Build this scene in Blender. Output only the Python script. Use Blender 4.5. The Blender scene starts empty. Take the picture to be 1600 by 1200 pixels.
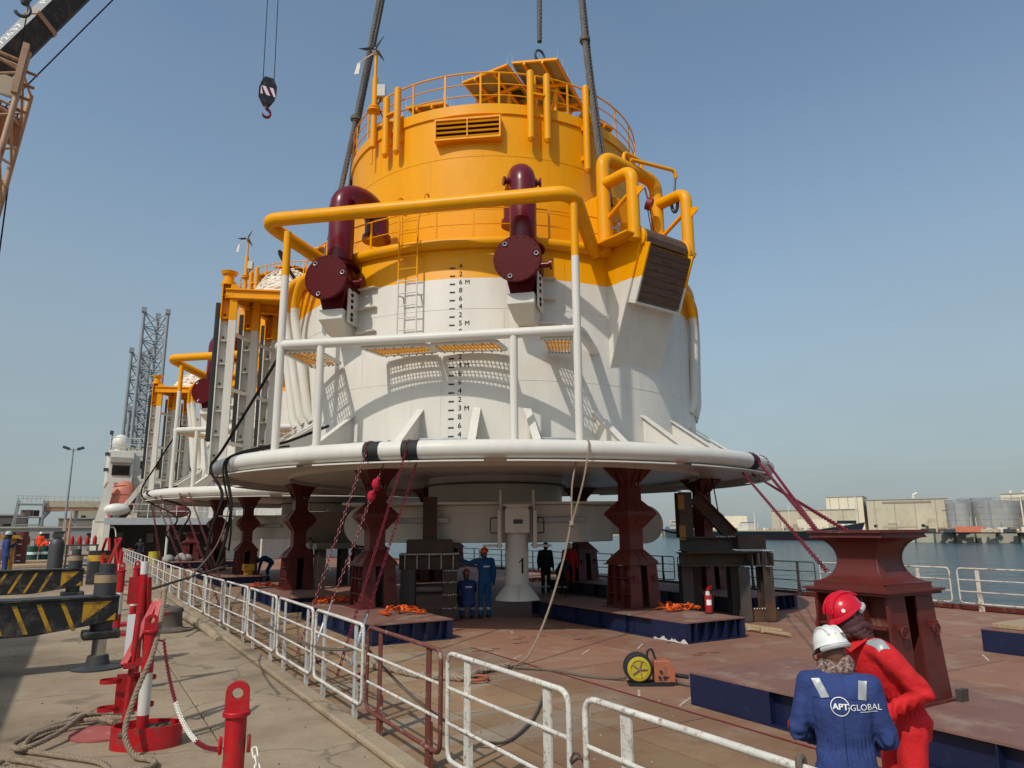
import bpy, bmesh, math, random
from math import sin, cos, pi, radians as rad, atan2, hypot, sqrt
from mathutils import Vector, Matrix, noise
from mathutils.bvhtree import BVHTree
SC = bpy.context.scene
COL = SC.collection
random.seed(7)

# ------------------------------------------------------------------ camera
cam_d = bpy.data.cameras.new("camera")
cam = bpy.data.objects.new("camera", cam_d); COL.objects.link(cam)
YAW, PITCH, ROLL = rad(30.8), rad(11.6), rad(0.4)
cam_d.sensor_width = 36.0
cam_d.lens = 36.0 * 1109.0 / 1600.0
cam_d.clip_start = 0.1; cam_d.clip_end = 6000
_f = Vector((sin(YAW)*cos(PITCH), cos(YAW)*cos(PITCH), sin(PITCH)))
_r = Vector((cos(YAW), -sin(YAW), 0)); _u = _r.cross(_f)
_r2 = _r*cos(ROLL) - _u*sin(ROLL); _u2 = _r*sin(ROLL) + _u*cos(ROLL)
_m = Matrix((( _r2.x, _u2.x, -_f.x), (_r2.y, _u2.y, -_f.y), (_r2.z, _u2.z, -_f.z))).to_4x4()
_m.translation = Vector((0, 0, 1.7))
cam.matrix_world = _m
SC.camera = cam

# ------------------------------------------------------------------ sky, sun, exposure
SUN_AZ, SUN_EL = 242.0, 47.0          # compass style from +Y towards +X
w = bpy.data.worlds.new("World"); SC.world = w; w.use_nodes = True
nt = w.node_tree; nt.nodes.clear()
sky = nt.nodes.new("ShaderNodeTexSky"); sky.sky_type = 'NISHITA'; sky.sun_disc = False
sky.sun_elevation = rad(SUN_EL); sky.sun_rotation = rad(SUN_AZ)
sky.altitude = 0; sky.air_density = 1.0; sky.dust_density = 1.3; sky.ozone_density = 1.3
bg = nt.nodes.new("ShaderNodeBackground"); bg.inputs[1].default_value = 0.15
hsv = nt.nodes.new("ShaderNodeHueSaturation"); hsv.inputs['Saturation'].default_value = 0.92
out = nt.nodes.new("ShaderNodeOutputWorld")
# pale dust haze thickening evenly towards the horizon, all round
tc0 = nt.nodes.new("ShaderNodeTexCoord"); sx0 = nt.nodes.new("ShaderNodeSeparateXYZ"); nt.links.new(tc0.outputs['Generated'], sx0.inputs[0])
hz = nt.nodes.new("ShaderNodeMapRange"); hz.interpolation_type = 'SMOOTHSTEP'; hz.inputs['From Min'].default_value = -.02; hz.inputs['From Max'].default_value = .62; hz.inputs['To Min'].default_value = .88; hz.inputs['To Max'].default_value = 0.0
nt.links.new(sx0.outputs[2], hz.inputs[0])
hm = nt.nodes.new("ShaderNodeMix"); hm.data_type = 'RGBA'; hm.inputs[7].default_value = (1.98, 2.30, 2.48, 1)
hn_ = nt.nodes.new("ShaderNodeTexNoise"); hn_.inputs['Scale'].default_value = 2.2; hn_.inputs['Detail'].default_value = 4.0; hmp = nt.nodes.new("ShaderNodeMapping"); hmp.inputs['Scale'].default_value = (1, 1, 3.5); nt.links.new(tc0.outputs['Generated'], hmp.inputs[0]); nt.links.new(hmp.outputs[0], hn_.inputs['Vector'])
hr_ = nt.nodes.new("ShaderNodeMapRange"); hr_.inputs['From Min'].default_value = .3; hr_.inputs['From Max'].default_value = .7; hr_.inputs['To Min'].default_value = -.07; hr_.inputs['To Max'].default_value = .07; nt.links.new(hn_.outputs[0], hr_.inputs[0])
ha_ = nt.nodes.new("ShaderNodeMath"); ha_.operation = 'ADD'; ha_.use_clamp = True; nt.links.new(hz.outputs[0], ha_.inputs[0]); nt.links.new(hr_.outputs[0], ha_.inputs[1])
nt.links.new(ha_.outputs[0], hm.inputs[0]); nt.links.new(sky.outputs[0], hsv.inputs['Color']); tn_ = nt.nodes.new('ShaderNodeMix'); tn_.data_type = 'RGBA'; tn_.blend_type = 'MULTIPLY'; tn_.inputs[0].default_value = 1.0; tn_.inputs[7].default_value = (.96, 1.04, .98, 1); nt.links.new(hsv.outputs[0], tn_.inputs[6]); nt.links.new(tn_.outputs[2], hm.inputs[6]); nt.links.new(hm.outputs[2], bg.inputs[0]); nt.links.new(bg.outputs[0], out.inputs[0])
sd = bpy.data.lights.new("sun", 'SUN'); sd.energy = 2.75; sd.angle = rad(0.9); sd.color = (1.0, 0.945, 0.86)
so = bpy.data.objects.new("sun", sd); COL.objects.link(so)
_sv = Vector((sin(rad(SUN_AZ))*cos(rad(SUN_EL)), cos(rad(SUN_AZ))*cos(rad(SUN_EL)), sin(rad(SUN_EL))))
so.rotation_euler = _sv.to_track_quat('Z', 'Y').to_euler(); so.location = (-30, -20, 60)
SC.view_settings.view_transform = 'Standard'; SC.view_settings.look = 'None'
SC.view_settings.exposure = 0.0; SC.view_settings.gamma = 1.0; SC.view_settings.use_curve_mapping = False

# ------------------------------------------------------------------ materials
MATS = {}
def N(nt, t, **kw):
    n = nt.nodes.new(t)
    for k, v in kw.items():
        if k in n.inputs: n.inputs[k].default_value = v
        else: setattr(n, k, v)
    return n
def mat(name, col, rough=0.5, metal=0.0, var=0.12, scale=3.0, bump=0.0, bscale=60.0, dirt=None, dirt_amt=0.0, dscale=1.5, spec=0.5, coat=0.0, stretch=None, world=False):
    """painted / raw surface: base colour, gentle tone variation, blotches of dirt or rust, fine relief"""
    if name in MATS: return MATS[name]
    m = bpy.data.materials.new(name); m.use_nodes = True; t = m.node_tree
    b = t.nodes["Principled BSDF"]
    b.inputs['Roughness'].default_value = rough; b.inputs['Metallic'].default_value = metal
    b.inputs['Specular IOR Level'].default_value = spec; b.inputs['Coat Weight'].default_value = coat
    if world:
        g = N(t, "ShaderNodeNewGeometry"); src = g.outputs['Position']
    else:
        g = N(t, "ShaderNodeTexCoord"); src = g.outputs['Object']
    if stretch:
        mp = N(t, "ShaderNodeMapping"); mp.inputs['Scale'].default_value = stretch
        t.links.new(src, mp.inputs[0]); src2 = mp.outputs[0]
    else: src2 = src
    n1 = N(t, "ShaderNodeTexNoise", Scale=scale, Detail=6.0, Roughness=0.6); t.links.new(src2, n1.inputs['Vector'])
    r1 = N(t, "ShaderNodeMapRange"); r1.inputs['From Min'].default_value = .3; r1.inputs['From Max'].default_value = .7
    r1.inputs['To Min'].default_value = 1-var; r1.inputs['To Max'].default_value = 1+var*.6
    t.links.new(n1.outputs[0], r1.inputs[0])
    mx = N(t, "ShaderNodeMix", data_type='RGBA', blend_type='MULTIPLY'); mx.inputs[0].default_value = 1.0
    mx.inputs[6].default_value = (*col, 1); t.links.new(r1.outputs[0], mx.inputs[7])
    last = mx.outputs[2]
    if dirt:
        n2 = N(t, "ShaderNodeTexNoise", Scale=dscale, Detail=8.0, Roughness=0.72); t.links.new(src2, n2.inputs['Vector'])
        r2 = N(t, "ShaderNodeMapRange"); r2.inputs['From Min'].default_value = .62-dirt_amt*.35; r2.inputs['From Max'].default_value = .72-dirt_amt*.2
        t.links.new(n2.outputs[0], r2.inputs[0])
        m2 = N(t, "ShaderNodeMix", data_type='RGBA'); m2.inputs[7].default_value = (*dirt, 1)
        t.links.new(r2.outputs[0], m2.inputs[0]); t.links.new(last, m2.inputs[6]); last = m2.outputs[2]
        rr = N(t, "ShaderNodeMapRange"); rr.inputs['To Min'].default_value = rough; rr.inputs['To Max'].default_value = min(1, rough+.3)
        t.links.new(r2.outputs[0], rr.inputs[0]); t.links.new(rr.outputs[0], b.inputs['Roughness'])
    t.links.new(last, b.inputs['Base Color'])
    if bump > 0:
        n3 = N(t, "ShaderNodeTexNoise", Scale=bscale, Detail=4.0); t.links.new(src2, n3.inputs['Vector'])
        bp = N(t, "ShaderNodeBump", Strength=bump, Distance=0.02); t.links.new(n3.outputs[0], bp.inputs['Height'])
        t.links.new(bp.outputs[0], b.inputs['Normal'])
    MATS[name] = m; return m

def buoy_paint():
    """two coats of marine paint meeting at a level line 8.0 m up the buoy: yellow above, white below"""
    m = bpy.data.materials.new("buoy_paint"); m.use_nodes = True; t = m.node_tree; b = t.nodes["Principled BSDF"]
    tc = N(t, "ShaderNodeTexCoord"); sx = N(t, "ShaderNodeSeparateXYZ"); t.links.new(tc.outputs['Object'], sx.inputs[0])
    gt = N(t, "ShaderNodeMath", operation='GREATER_THAN'); gt.inputs[1].default_value = 8.0; t.links.new(sx.outputs[2], gt.inputs[0])
    mx = N(t, "ShaderNodeMix", data_type='RGBA'); mx.inputs[6].default_value = (.68, .645, .575, 1); mx.inputs[7].default_value = (.84, .35, .0, 1)
    t.links.new(gt.outputs[0], mx.inputs[0])
    mp = N(t, "ShaderNodeMapping"); mp.inputs['Scale'].default_value = (1, 1, .35); t.links.new(tc.outputs['Object'], mp.inputs[0])
    n = N(t, "ShaderNodeTexNoise", Scale=1.3, Detail=8.0, Roughness=.65); t.links.new(mp.outputs[0], n.inputs['Vector'])
    r = N(t, "ShaderNodeMapRange"); r.inputs['From Min'].default_value = .3; r.inputs['From Max'].default_value = .7; r.inputs['To Min'].default_value = .9; r.inputs['To Max'].default_value = 1.04
    t.links.new(n.outputs[0], r.inputs[0])
    m2 = N(t, "ShaderNodeMix", data_type='RGBA', blend_type='MULTIPLY'); m2.inputs[0].default_value = 1
    t.links.new(mx.outputs[2], m2.inputs[6]); t.links.new(r.outputs[0], m2.inputs[7])
    # faint dust streaks
    mp2 = N(t, "ShaderNodeMapping"); mp2.inputs['Scale'].default_value = (5, 5, .25); t.links.new(tc.outputs['Object'], mp2.inputs[0])
    n2 = N(t, "ShaderNodeTexNoise", Scale=1.0, Detail=6.0, Roughness=.6); t.links.new(mp2.outputs[0], n2.inputs['Vector'])
    r2 = N(t, "ShaderNodeMapRange"); r2.inputs['From Min'].default_value = .58; r2.inputs['From Max'].default_value = .8; r2.inputs['To Max'].default_value = .34
    t.links.new(n2.outputs[0], r2.inputs[0])
    m3 = N(t, "ShaderNodeMix", data_type='RGBA'); m3.inputs[7].default_value = (.42, .33, .22, 1)
    t.links.new(r2.outputs[0], m3.inputs[0]); t.links.new(m2.outputs[2], m3.inputs[6]); t.links.new(m3.outputs[2], b.inputs['Base Color'])
    b.inputs['Roughness'].default_value = .38; b.inputs['Specular IOR Level'].default_value = .22
    n3 = N(t, "ShaderNodeTexNoise", Scale=1.1, Detail=3.0); t.links.new(tc.outputs['Object'], n3.inputs['Vector'])
    bp = N(t, "ShaderNodeBump", Strength=.12, Distance=.06); t.links.new(n3.outputs[0], bp.inputs['Height']); t.links.new(bp.outputs[0], b.inputs['Normal'])
    MATS["buoy_paint"] = m; return m
BP = buoy_paint()
DUST = (.36, .27, .18); RUST = (.20, .07, .025)
M_white = mat("white_paint", (.70, .67, .60), .42, dirt=DUST, dirt_amt=.12)
M_rail = mat("rail_paint", (.66, .63, .56), .5, dirt=(.24, .12, .06), dirt_amt=.27, dscale=16.0, bump=.2, bscale=40, var=.2)
M_railgrey = mat("weathered_grey_paint", (.50, .50, .49), .6, dirt=(.30, .24, .18), dirt_amt=.35, dscale=6.0, bump=.2)
M_railred = mat("primer_red_rail", (.16, .045, .032), .6, dirt=(.5, .42, .34), dirt_amt=.16, dscale=8.0)
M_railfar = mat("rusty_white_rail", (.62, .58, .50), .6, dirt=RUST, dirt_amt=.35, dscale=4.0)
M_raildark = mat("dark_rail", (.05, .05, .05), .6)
M_yellow = mat("yellow_paint", (.84, .35, .0), .38, var=.06, dirt=(.5, .3, .1), dirt_amt=.03)
M_maroon = mat("maroon_gloss", (.13, .004, .012), .28, var=.08, coat=.12, spec=.35)
M_marood = mat("dark_maroon", (.085, .002, .004), .5, var=.1, spec=.15)
M_oxide = mat("red_oxide_primer", (.115, .017, .012), .5, dirt=(.065, .02, .016), dirt_amt=.2, dscale=1.2, var=.15)
M_oxided = mat("red_oxide_worn", (.105, .018, .013), .55, dirt=(.22, .12, .08), dirt_amt=.2, dscale=2.5)
M_red = mat("safety_red", (.46, .007, .012), .42, var=.22, dirt=(.20, .045, .035), dirt_amt=.30, dscale=11, bump=.12, bscale=50)
M_redflat = mat("faded_red", (.40, .10, .085), .7, dirt=DUST, dirt_amt=.2, dscale=6)
M_navy = mat("navy_steel", (.008, .014, .050), .42, dirt=(.03, .03, .04), dirt_amt=.15, dscale=3)
M_top = mat("grillage_top_plate", (.205, .098, .075), .75, dirt=(.27, .18, .13), dirt_amt=.3, dscale=1.6, var=.15, bump=.15)
M_brown = mat("raw_brown_steel", (.055, .036, .026), .65, dirt=(.13, .055, .02), dirt_amt=.33, dscale=1.6, var=.3)
M_browng = mat("raw_grey_steel", (.055, .047, .042), .65, dirt=(.11, .05, .025), dirt_amt=.25, dscale=2.2, var=.25)
M_weld = mat("weld_white", (.62, .60, .56), .7)
M_black = mat("black_paint", (.013, .013, .014), .45, dirt=(.085, .075, .06), dirt_amt=.34, dscale=5, var=.3)
M_blackr = mat("black_rubber", (.014, .015, .017), .75)
M_hyel = mat("hazard_yellow", (.50, .27, .012), .55, dirt=(.12, .075, .03), dirt_amt=.34, dscale=5)
M_grey = mat("grey_steel", (.33, .33, .33), .45, .4)
M_dgrey = mat("dark_grey_steel", (.05, .052, .055), .5)
M_chrome = mat("chrome_rod", (.6, .6, .6), .15, 1.0)
M_silver = mat("galvanised", (.55, .56, .57), .38, .85, var=.2)
M_zinc = mat("anode_zinc", (.42, .43, .44), .55, .5, var=.2)
M_wire = mat("steel_wire_rope", (.12, .10, .085), .65, .2, bump=.5, bscale=120)
M_cable = mat("dark_cable", (.018, .015, .013), .9, spec=.1)
M_rope = mat("manila_rope", (.30, .225, .155), .9, var=.3, scale=30, bump=.3, bscale=150)
M_roped = mat("dark_rope", (.13, .10, .075), .9, var=.3, scale=30, bump=.3, bscale=150)
M_ropew = mat("white_rope", (.80, .74, .63), .9, var=.2, scale=25)
M_chainred = mat("red_chain_paint", (.17, .004, .016), .4)
M_chainwhite = mat("white_chain_plastic", (.75, .71, .60), .5)
M_chaing = mat("dark_chain", (.10, .055, .05), .5, .4)
M_orange = mat("orange_webbing", (.72, .11, .006), .75, var=.25, scale=8)
M_hard = mat("hard_hat_white", (.80, .79, .74), .3, var=.06, dirt=(.45, .40, .32), dirt_amt=.05, dscale=12)
M_hardred = mat("hard_hat_red", (.60, .006, .022), .22, var=.05)
M_hardor = mat("hard_hat_orange", (.75, .10, .01), .35)
M_hardbl = mat("hard_hat_blue", (.02, .09, .5), .35)
M_hardgr = mat("hard_hat_grey", (.45, .45, .44), .4)
M_refl = mat("reflective_tape", (.36, .38, .38), .4, .1, var=.15, scale=20)
M_blueco = mat("blue_coverall", (.022, .044, .165), .85, var=.2, scale=6, bump=.35, bscale=28)
M_bluedk = mat("teal_blue_coverall", (.01, .075, .21), .85, var=.2, scale=6)
M_redco = mat("red_coverall", (.60, .008, .012), .8, var=.14, scale=6, bump=.35, bscale=28)
M_orco = mat("orange_coverall", (.75, .06, .012), .8)
M_darkco = mat("dark_coverall", (.012, .013, .02), .85)
M_skin = mat("brown_skin", (.14, .062, .036), .5)
M_glove = mat("work_glove", (.05, .048, .045), .85)
M_boot = mat("dark_boot", (.02, .017, .014), .6)
M_scarf = mat("patterned_scarf", (.42, .32, .28), .9, var=.2, scale=14, dirt=(.085, .03, .025), dirt_amt=.75, dscale=42)
M_scarfd = mat("dark_scarf", (.075, .022, .025), .8, var=.5, scale=10)
M_wood = mat("dark_timber", (.125, .068, .042), .75, var=.45, scale=2.5, stretch=(1.2, 1.2, 9), bump=.3, bscale=14)
M_timber = mat("pale_timber", (.38, .27, .16), .8, var=.3, scale=4, stretch=(1, 9, 1))
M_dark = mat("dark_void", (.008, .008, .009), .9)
M_grate = mat("yellow_grating", (.72, .31, .006), .55)
M_solar = mat("solar_back", (.26, .25, .22), .5)
M_cell = mat("solar_cells", (.01, .015, .05), .15)
M_ink = mat("black_lettering", (.008, .008, .008), .6, var=0)
M_inkw = mat("white_lettering", (.80, .80, .78), .6, var=0)
M_glass = mat("dark_window_glass", (.012, .013, .014), .08)
M_shipw = mat("ship_white", (.70, .66, .57), .5, dirt=(.34, .21, .12), dirt_amt=.16, dscale=.6, stretch=(2, 2, .4))
M_lifeor = mat("lifeboat_orange", (.56, .17, .10), .55, dirt=(.4, .2, .14), dirt_amt=.3, dscale=2)
M_tank = mat("tank_grey", (.32, .32, .31), .7, var=.22, dirt=(.22, .20, .18), dirt_amt=.3, dscale=.25, scale=.15, stretch=(1, 1, .3))
M_beige = mat("beige_cladding", (.50, .44, .32), .8, var=.14, scale=.1, dirt=(.38, .33, .24), dirt_amt=.3, dscale=.15)
M_cream = mat("cream_cladding", (.70, .62, .46), .8, var=.05, scale=.1)
M_sand = mat("sandy_ground", (.42, .35, .26), .95, var=.2, scale=.05)
M_conc = mat("sea_wall_concrete", (.40, .37, .30), .9, var=.25, scale=.3)
M_green = mat("dark_green", (.01, .07, .045), .5)
M_teal = mat("faded_green_pile", (.05, .10, .085), .7)
M_hullbk = mat("dark_ship_hull", (.012, .02, .026), .55, var=.2, scale=.2)
M_hullgr = mat("grey_green_hull", (.075, .11, .12), .55)
M_boot2 = mat("boot_top_red", (.24, .035, .03), .6)
M_legs = mat("grey_lattice", (.30, .31, .32), .6, var=.15)
M_tan = mat("tan_paint", (.42, .255, .15), .5, dirt=(.25, .10, .05), dirt_amt=.22, dscale=2)
M_tan2 = mat("orange_tan_sheet", (.38, .14, .05), .6)
M_boomtop = mat("boom_grey_top", (.30, .29, .27), .5)
M_leaf = mat("hazy_foliage", (.07, .075, .05), .9)
M_spool = mat("spool_yellow", (.45, .36, .02), .5)
M_orbox = mat("welder_orange", (.38, .12, .06), .55, dirt=(.12, .08, .06), dirt_amt=.3, dscale=8)
M_conv = mat("conveyor_beige", (.50, .41, .27), .7, dirt=(.35, .17, .09), dirt_amt=.2, dscale=.6)
M_bollard = mat("iron_bollard", (.10, .083, .068), .75, dirt=(.22, .16, .11), dirt_amt=.3, dscale=4)
M_labelw = mat("white_sticker", (.8, .8, .8), .5, var=0)

# ------------------------------------------------------------------ mesh building
class MB:
    def __init__(s): s.v = []; s.f = []; s.mi = []; s.sm = []
    def add(s, vs, fs, mi=0, smooth=False):
        o = len(s.v); s.v += [tuple(v) for v in vs]
        for f in fs: s.f.append(tuple(i+o for i in f)); s.mi.append(mi); s.sm.append(smooth)
        return s
    def box(s, c, size, rz=0.0, mi=0, M=None):
        hx, hy, hz = (q/2 for q in size)
        vs = [Vector((x*hx, y*hy, z*hz)) for x in (-1, 1) for y in (-1, 1) for z in (-1, 1)]
        R = M if M is not None else Matrix.Rotation(rz, 3, 'Z')
        c = Vector(c); vs = [R @ v + c for v in vs]
        return s.add(vs, [(0, 1, 3, 2), (4, 6, 7, 5), (0, 4, 5, 1), (2, 3, 7, 6), (0, 2, 6, 4), (1, 5, 7, 3)], mi)
    def beam(s, p0, p1, w, h, up=(0, 0, 1), mi=0, ext=0.0):
        p0 = Vector(p0); p1 = Vector(p1); d = (p1-p0); L = d.length; d.normalize(); up = Vector(up)
        x = d.cross(up)
        if x.length < 1e-4: x = d.cross(Vector((1, 0, 0)))
        x.normalize(); z = x.cross(d)
        R = Matrix((x, d, z)).transposed()
        return s.box((p0+p1)/2, (w, L+2*ext, h), M=R, mi=mi)
    def ibeam(s, p0, p1, w, h, up=(0, 0, 1), tf=.02, tw=.015, mi=0):
        p0 = Vector(p0); p1 = Vector(p1); d = (p1-p0).normalized(); up = Vector(up)
        x = d.cross(up).normalized(); z = x.cross(d)
        for k in (-1, 1): s.beam(p0+z*k*(h/2-tf/2), p1+z*k*(h/2-tf/2), w, tf, up, mi)
        return s.beam(p0, p1, tw, h-2*tf, up, mi)
    def tube(s, pts, r, seg=10, closed=False, cap=True, mi=0, smooth=True):
        P = [Vector(p) for p in pts]; n = len(P)
        if n < 2: return s
        rs = r if isinstance(r, (list, tuple)) else [r]*n
        T = []
        for i in range(n):
            a = P[i-1] if (i > 0 or closed) else P[i]; b = P[(i+1) % n] if (i < n-1 or closed) else P[i]
            t = (b-a)
            T.append(t.normalized() if t.length > 1e-9 else Vector((0, 0, 1)))
        ref = Vector((0, 0, 1)) if abs(T[0].z) < .9 else Vector((1, 0, 0))
        u = T[0].cross(ref).normalized(); vs = []; ring = []
        for i in range(n):
            u = (u - T[i]*u.dot(T[i]))
            u = u.normalized() if u.length > 1e-6 else T[i].orthogonal().normalized()
            v = T[i].cross(u)
            for k in range(seg):
                a = 2*pi*k/seg; vs.append(P[i] + (u*cos(a)+v*sin(a))*rs[i])
        fs = []
        for i in range(n if closed else n-1):
            j = (i+1) % n
            for k in range(seg):
                k2 = (k+1) % seg; fs.append((i*seg+k, i*seg+k2, j*seg+k2, j*seg+k))
        s.add(vs, fs, mi, smooth)
        if cap and not closed:
            o = len(s.v)-len(vs)
            s.f.append(tuple(o+k for k in reversed(range(seg)))); s.mi.append(mi); s.sm.append(False)
            s.f.append(tuple(o+(n-1)*seg+k for k in range(seg))); s.mi.append(mi); s.sm.append(False)
        return s
    def cyl(s, p0, p1, r0, r1=None, seg=16, mi=0, smooth=True):
        return s.tube([p0, p1], [r0, r0 if r1 is None else r1], seg, mi=mi, smooth=smooth)
    def lathe(s, prof, seg=48, c=(0, 0, 0), a0=0.0, a1=2*pi, mi=0, smooth=True):
        full = abs(a1-a0) > 2*pi-1e-4; m = seg if full else seg+1; n = len(prof); vs = []; fs = []
        for k in range(m):
            a = a0+(a1-a0)*k/seg
            for (r, z) in prof: vs.append((c[0]+r*sin(a), c[1]-r*cos(a), c[2]+z))
        for k in range(seg):
            k2 = (k+1) % m
            for i in range(n-1):
                fs.append((k*n+i, k2*n+i, k2*n+i+1, k*n+i+1))
        return s.add(vs, fs, mi, smooth)
    def prism(s, poly, o, ex, ey, depth, mi=0, ez=None):
        """polygon in the plane o+ex*u+ey*v, extruded by depth along ez, centred"""
        o = Vector(o); ex = Vector(ex).normalized(); ey = Vector(ey).normalized(); ez = Vector(ez).normalized() if ez is not None else ex.cross(ey)
        n = len(poly)
        vs = [o+ex*u+ey*v-ez*depth/2 for u, v in poly] + [o+ex*u+ey*v+ez*depth/2 for u, v in poly]
        fs = [tuple(reversed(range(n))), tuple(range(n, 2*n))] + [(i, (i+1) % n, n+(i+1) % n, n+i) for i in range(n)]
        return s.add(vs, fs, mi)
    def sphere(s, c, r, seg=14, rings=8, sc=(1, 1, 1), lo=-pi/2, hi=pi/2, mi=0, M=None):
        vs = []; fs = []; c = Vector(c)
        for i in range(rings+1):
            a = lo+(hi-lo)*i/rings
            for k in range(seg):
                b = 2*pi*k/seg
                v = Vector((cos(a)*cos(b)*sc[0], cos(a)*sin(b)*sc[1], sin(a)*sc[2]))*r
                if M is not None: v = M @ v
                vs.append(c+v)
        for i in range(rings):
            for k in range(seg):
                k2 = (k+1) % seg; fs.append((i*seg+k, i*seg+k2, (i+1)*seg+k2, (i+1)*seg+k))
        return s.add(vs, fs, mi, True)
    def mesh(s, name, mats):
        me = bpy.data.meshes.new(name); me.from_pydata([tuple(v) for v in s.v], [], s.f)
        mats = mats if isinstance(mats, (list, tuple)) else [mats]
        for m in mats: me.materials.append(m)
        me.polygons.foreach_set("material_index", s.mi); me.polygons.foreach_set("use_smooth", s.sm)
        me.validate(); me.update()
        bm = bmesh.new(); bm.from_mesh(me); bmesh.ops.recalc_face_normals(bm, faces=bm.faces); bm.to_mesh(me); bm.free()
        try: me.set_sharp_from_angle(angle=rad(40))
        except Exception: pass
        return me
    def build(s, name, mats, parent=None, loc=None, bevel=0.0, **props):
        o = bpy.data.objects.new(name, s.mesh(name, mats)); COL.objects.link(o)
        if parent is not None: o.parent = parent
        if loc is not None: o.location = loc
        if bevel:
            b = o.modifiers.new("edge", 'BEVEL'); b.width = bevel; b.segments = 2; b.limit_method = 'ANGLE'; b.angle_limit = rad(40)
        for k, v in props.items(): o[k] = v
        return o

def thing(name, label, cat, loc=(0, 0, 0), rz=0.0, group=None):
    o = bpy.data.objects.new(name, None); COL.objects.link(o); o.empty_display_size = .3
    o.location = loc; o.rotation_euler = (0, 0, rz); tag(o, label, cat, group); return o
def tag(o, label, cat, group=None):
    o['label'] = label; o['category'] = cat
    if group: o['group'] = group
    return o
def link_copy(o, parent=None):
    c = o.copy(); COL.objects.link(c)
    if parent is not None: c.parent = parent
    for ch in KIDS.get(o.name, ()):
        link_copy(bpy.data.objects[ch], c)
    return c
KIDS = {}
def index_kids():
    KIDS.clear()
    for o in bpy.data.objects:
        if o.parent: KIDS.setdefault(o.parent.name, []).append(o.name)
def copy_thing(o, loc, rz=None, label=None):
    c = link_copy(o); c.location = loc
    if rz is not None: c.rotation_euler = (0, 0, rz)
    if label: c['label'] = label
    return c
def fillet(pts, r, n=6, closed=False):
    P = [Vector(p) for p in pts]; outp = []; m = len(P)
    for i in range(m):
        if not closed and i in (0, m-1): outp.append(P[i]); continue
        a, b, c = P[i-1], P[i], P[(i+1) % m]
        d0 = (a-b); d1 = (c-b); q = min(r, d0.length*.49, d1.length*.49)
        p0 = b+d0.normalized()*q; p1 = b+d1.normalized()*q
        for k in range(n+1):
            t = k/n; outp.append(p0*(1-t)**2 + b*2*t*(1-t) + p1*t*t)
    return outp
def spline(pts, n=8, closed=False):
    P = [Vector(p) for p in pts]; o = []; m = len(P)
    for i in range(m if closed else m-1):
        if closed: a, b, c, d = P[i-1], P[i], P[(i+1) % m], P[(i+2) % m]
        else: a, b, c, d = P[max(i-1, 0)], P[i], P[i+1], P[min(i+2, m-1)]
        for k in range(n):
            t = k/n
            o.append(.5*((2*b)+(c-a)*t+(2*a-5*b+4*c-d)*t*t+(3*b-a-3*c+d)*t**3))
    if not closed: o.append(P[-1])
    return o
def resample(pts, step):
    P = [Vector(p) for p in pts]; o = [P[0]]; acc = 0.0
    for a, b in zip(P, P[1:]):
        L = (b-a).length; t = step-acc
        while t <= L: o.append(a.lerp(b, t/L)); t += step
        acc = (acc+L) % step
    return o
def rope(mb, pts, r, pitch=None, seg=6, strands=3, step=None, mi=0):
    """laid rope: strands twisted round the path"""
    pitch = pitch or r*7; P = resample(pts, step or pitch/7)
    if len(P) < 3: return
    u = None; fr = []
    for i in range(len(P)):
        t = (P[min(i+1, len(P)-1)]-P[max(i-1, 0)]).normalized()
        if u is None: u = t.orthogonal().normalized()
        u = (u-t*u.dot(t)).normalized(); fr.append((u, t.cross(u)))
    st = step or pitch/7
    for k in range(strands):
        mb.tube([P[i]+(fr[i][0]*cos(2*pi*(i*st/pitch+k/strands))+fr[i][1]*sin(2*pi*(i*st/pitch+k/strands)))*r*.52 for i in range(len(P))], r*.56, seg, mi=mi)
def chain(mb, pts, pitch, length, r, width=None, seg=5, mi=0, n=10):
    P = resample(pts, pitch); width = width or length*.6
    for i in range(len(P)-1):
        a, b = P[i], P[i+1]; d = (b-a).normalized(); s1 = d.cross(Vector((0, 0, 1)))
        s1 = s1.normalized() if s1.length > 1e-3 else Vector((1, 0, 0)); s2 = d.cross(s1)
        ang = (i % 2)*pi/2+.5; s = s1*cos(ang)+s2*sin(ang); c = (a+b)/2; ring = []
        hl = length/2-width/2
        for k in range(n):
            q = 2*pi*k/n; x = cos(q)*width/2*.8; ring.append(c+d*((hl if cos(q) > 0 else -hl)+cos(q)*width/2*.7)+s*sin(q)*width/2)
        mb.tube(ring, r, seg, closed=True, mi=mi)
SIDE = bpy.data.scenes.new("side")
def side_graph(o):
    """evaluate one object by itself, without re-evaluating the whole place"""
    SIDE.collection.objects.link(o); vl = SIDE.view_layers[0]; vl.update(); dg = vl.depsgraph
    dg.update(); return dg
TRASH = []
def done(o): SIDE.collection.objects.unlink(o); TRASH.append(o)
def text_mesh(body, size, align='LEFT', res=3, spacing=1.0):
    c = bpy.data.curves.new("t", 'FONT'); c.body = body; c.size = size; c.align_x = align; c.resolution_u = res; c.space_character = spacing
    o = bpy.data.objects.new("t", c); dg = side_graph(o); me = o.evaluated_get(dg).to_mesh()
    bm = bmesh.new(); bm.from_mesh(me); bmesh.ops.triangulate(bm, faces=bm.faces)
    vs = [v.co.copy() for v in bm.verts]; fs = [tuple(v.index for v in f.verts) for f in bm.faces]; bm.free()
    o.evaluated_get(dg).to_mesh_clear(); done(o)
    return vs, fs
ORD = ["first", "second", "third", "fourth", "fifth", "sixth", "seventh", "eighth", "ninth", "tenth", "eleventh", "twelfth", "thirteenth", "fourteenth", "fifteenth", "sixteenth", "seventeenth", "eighteenth", "nineteenth", "twentieth"]
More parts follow.
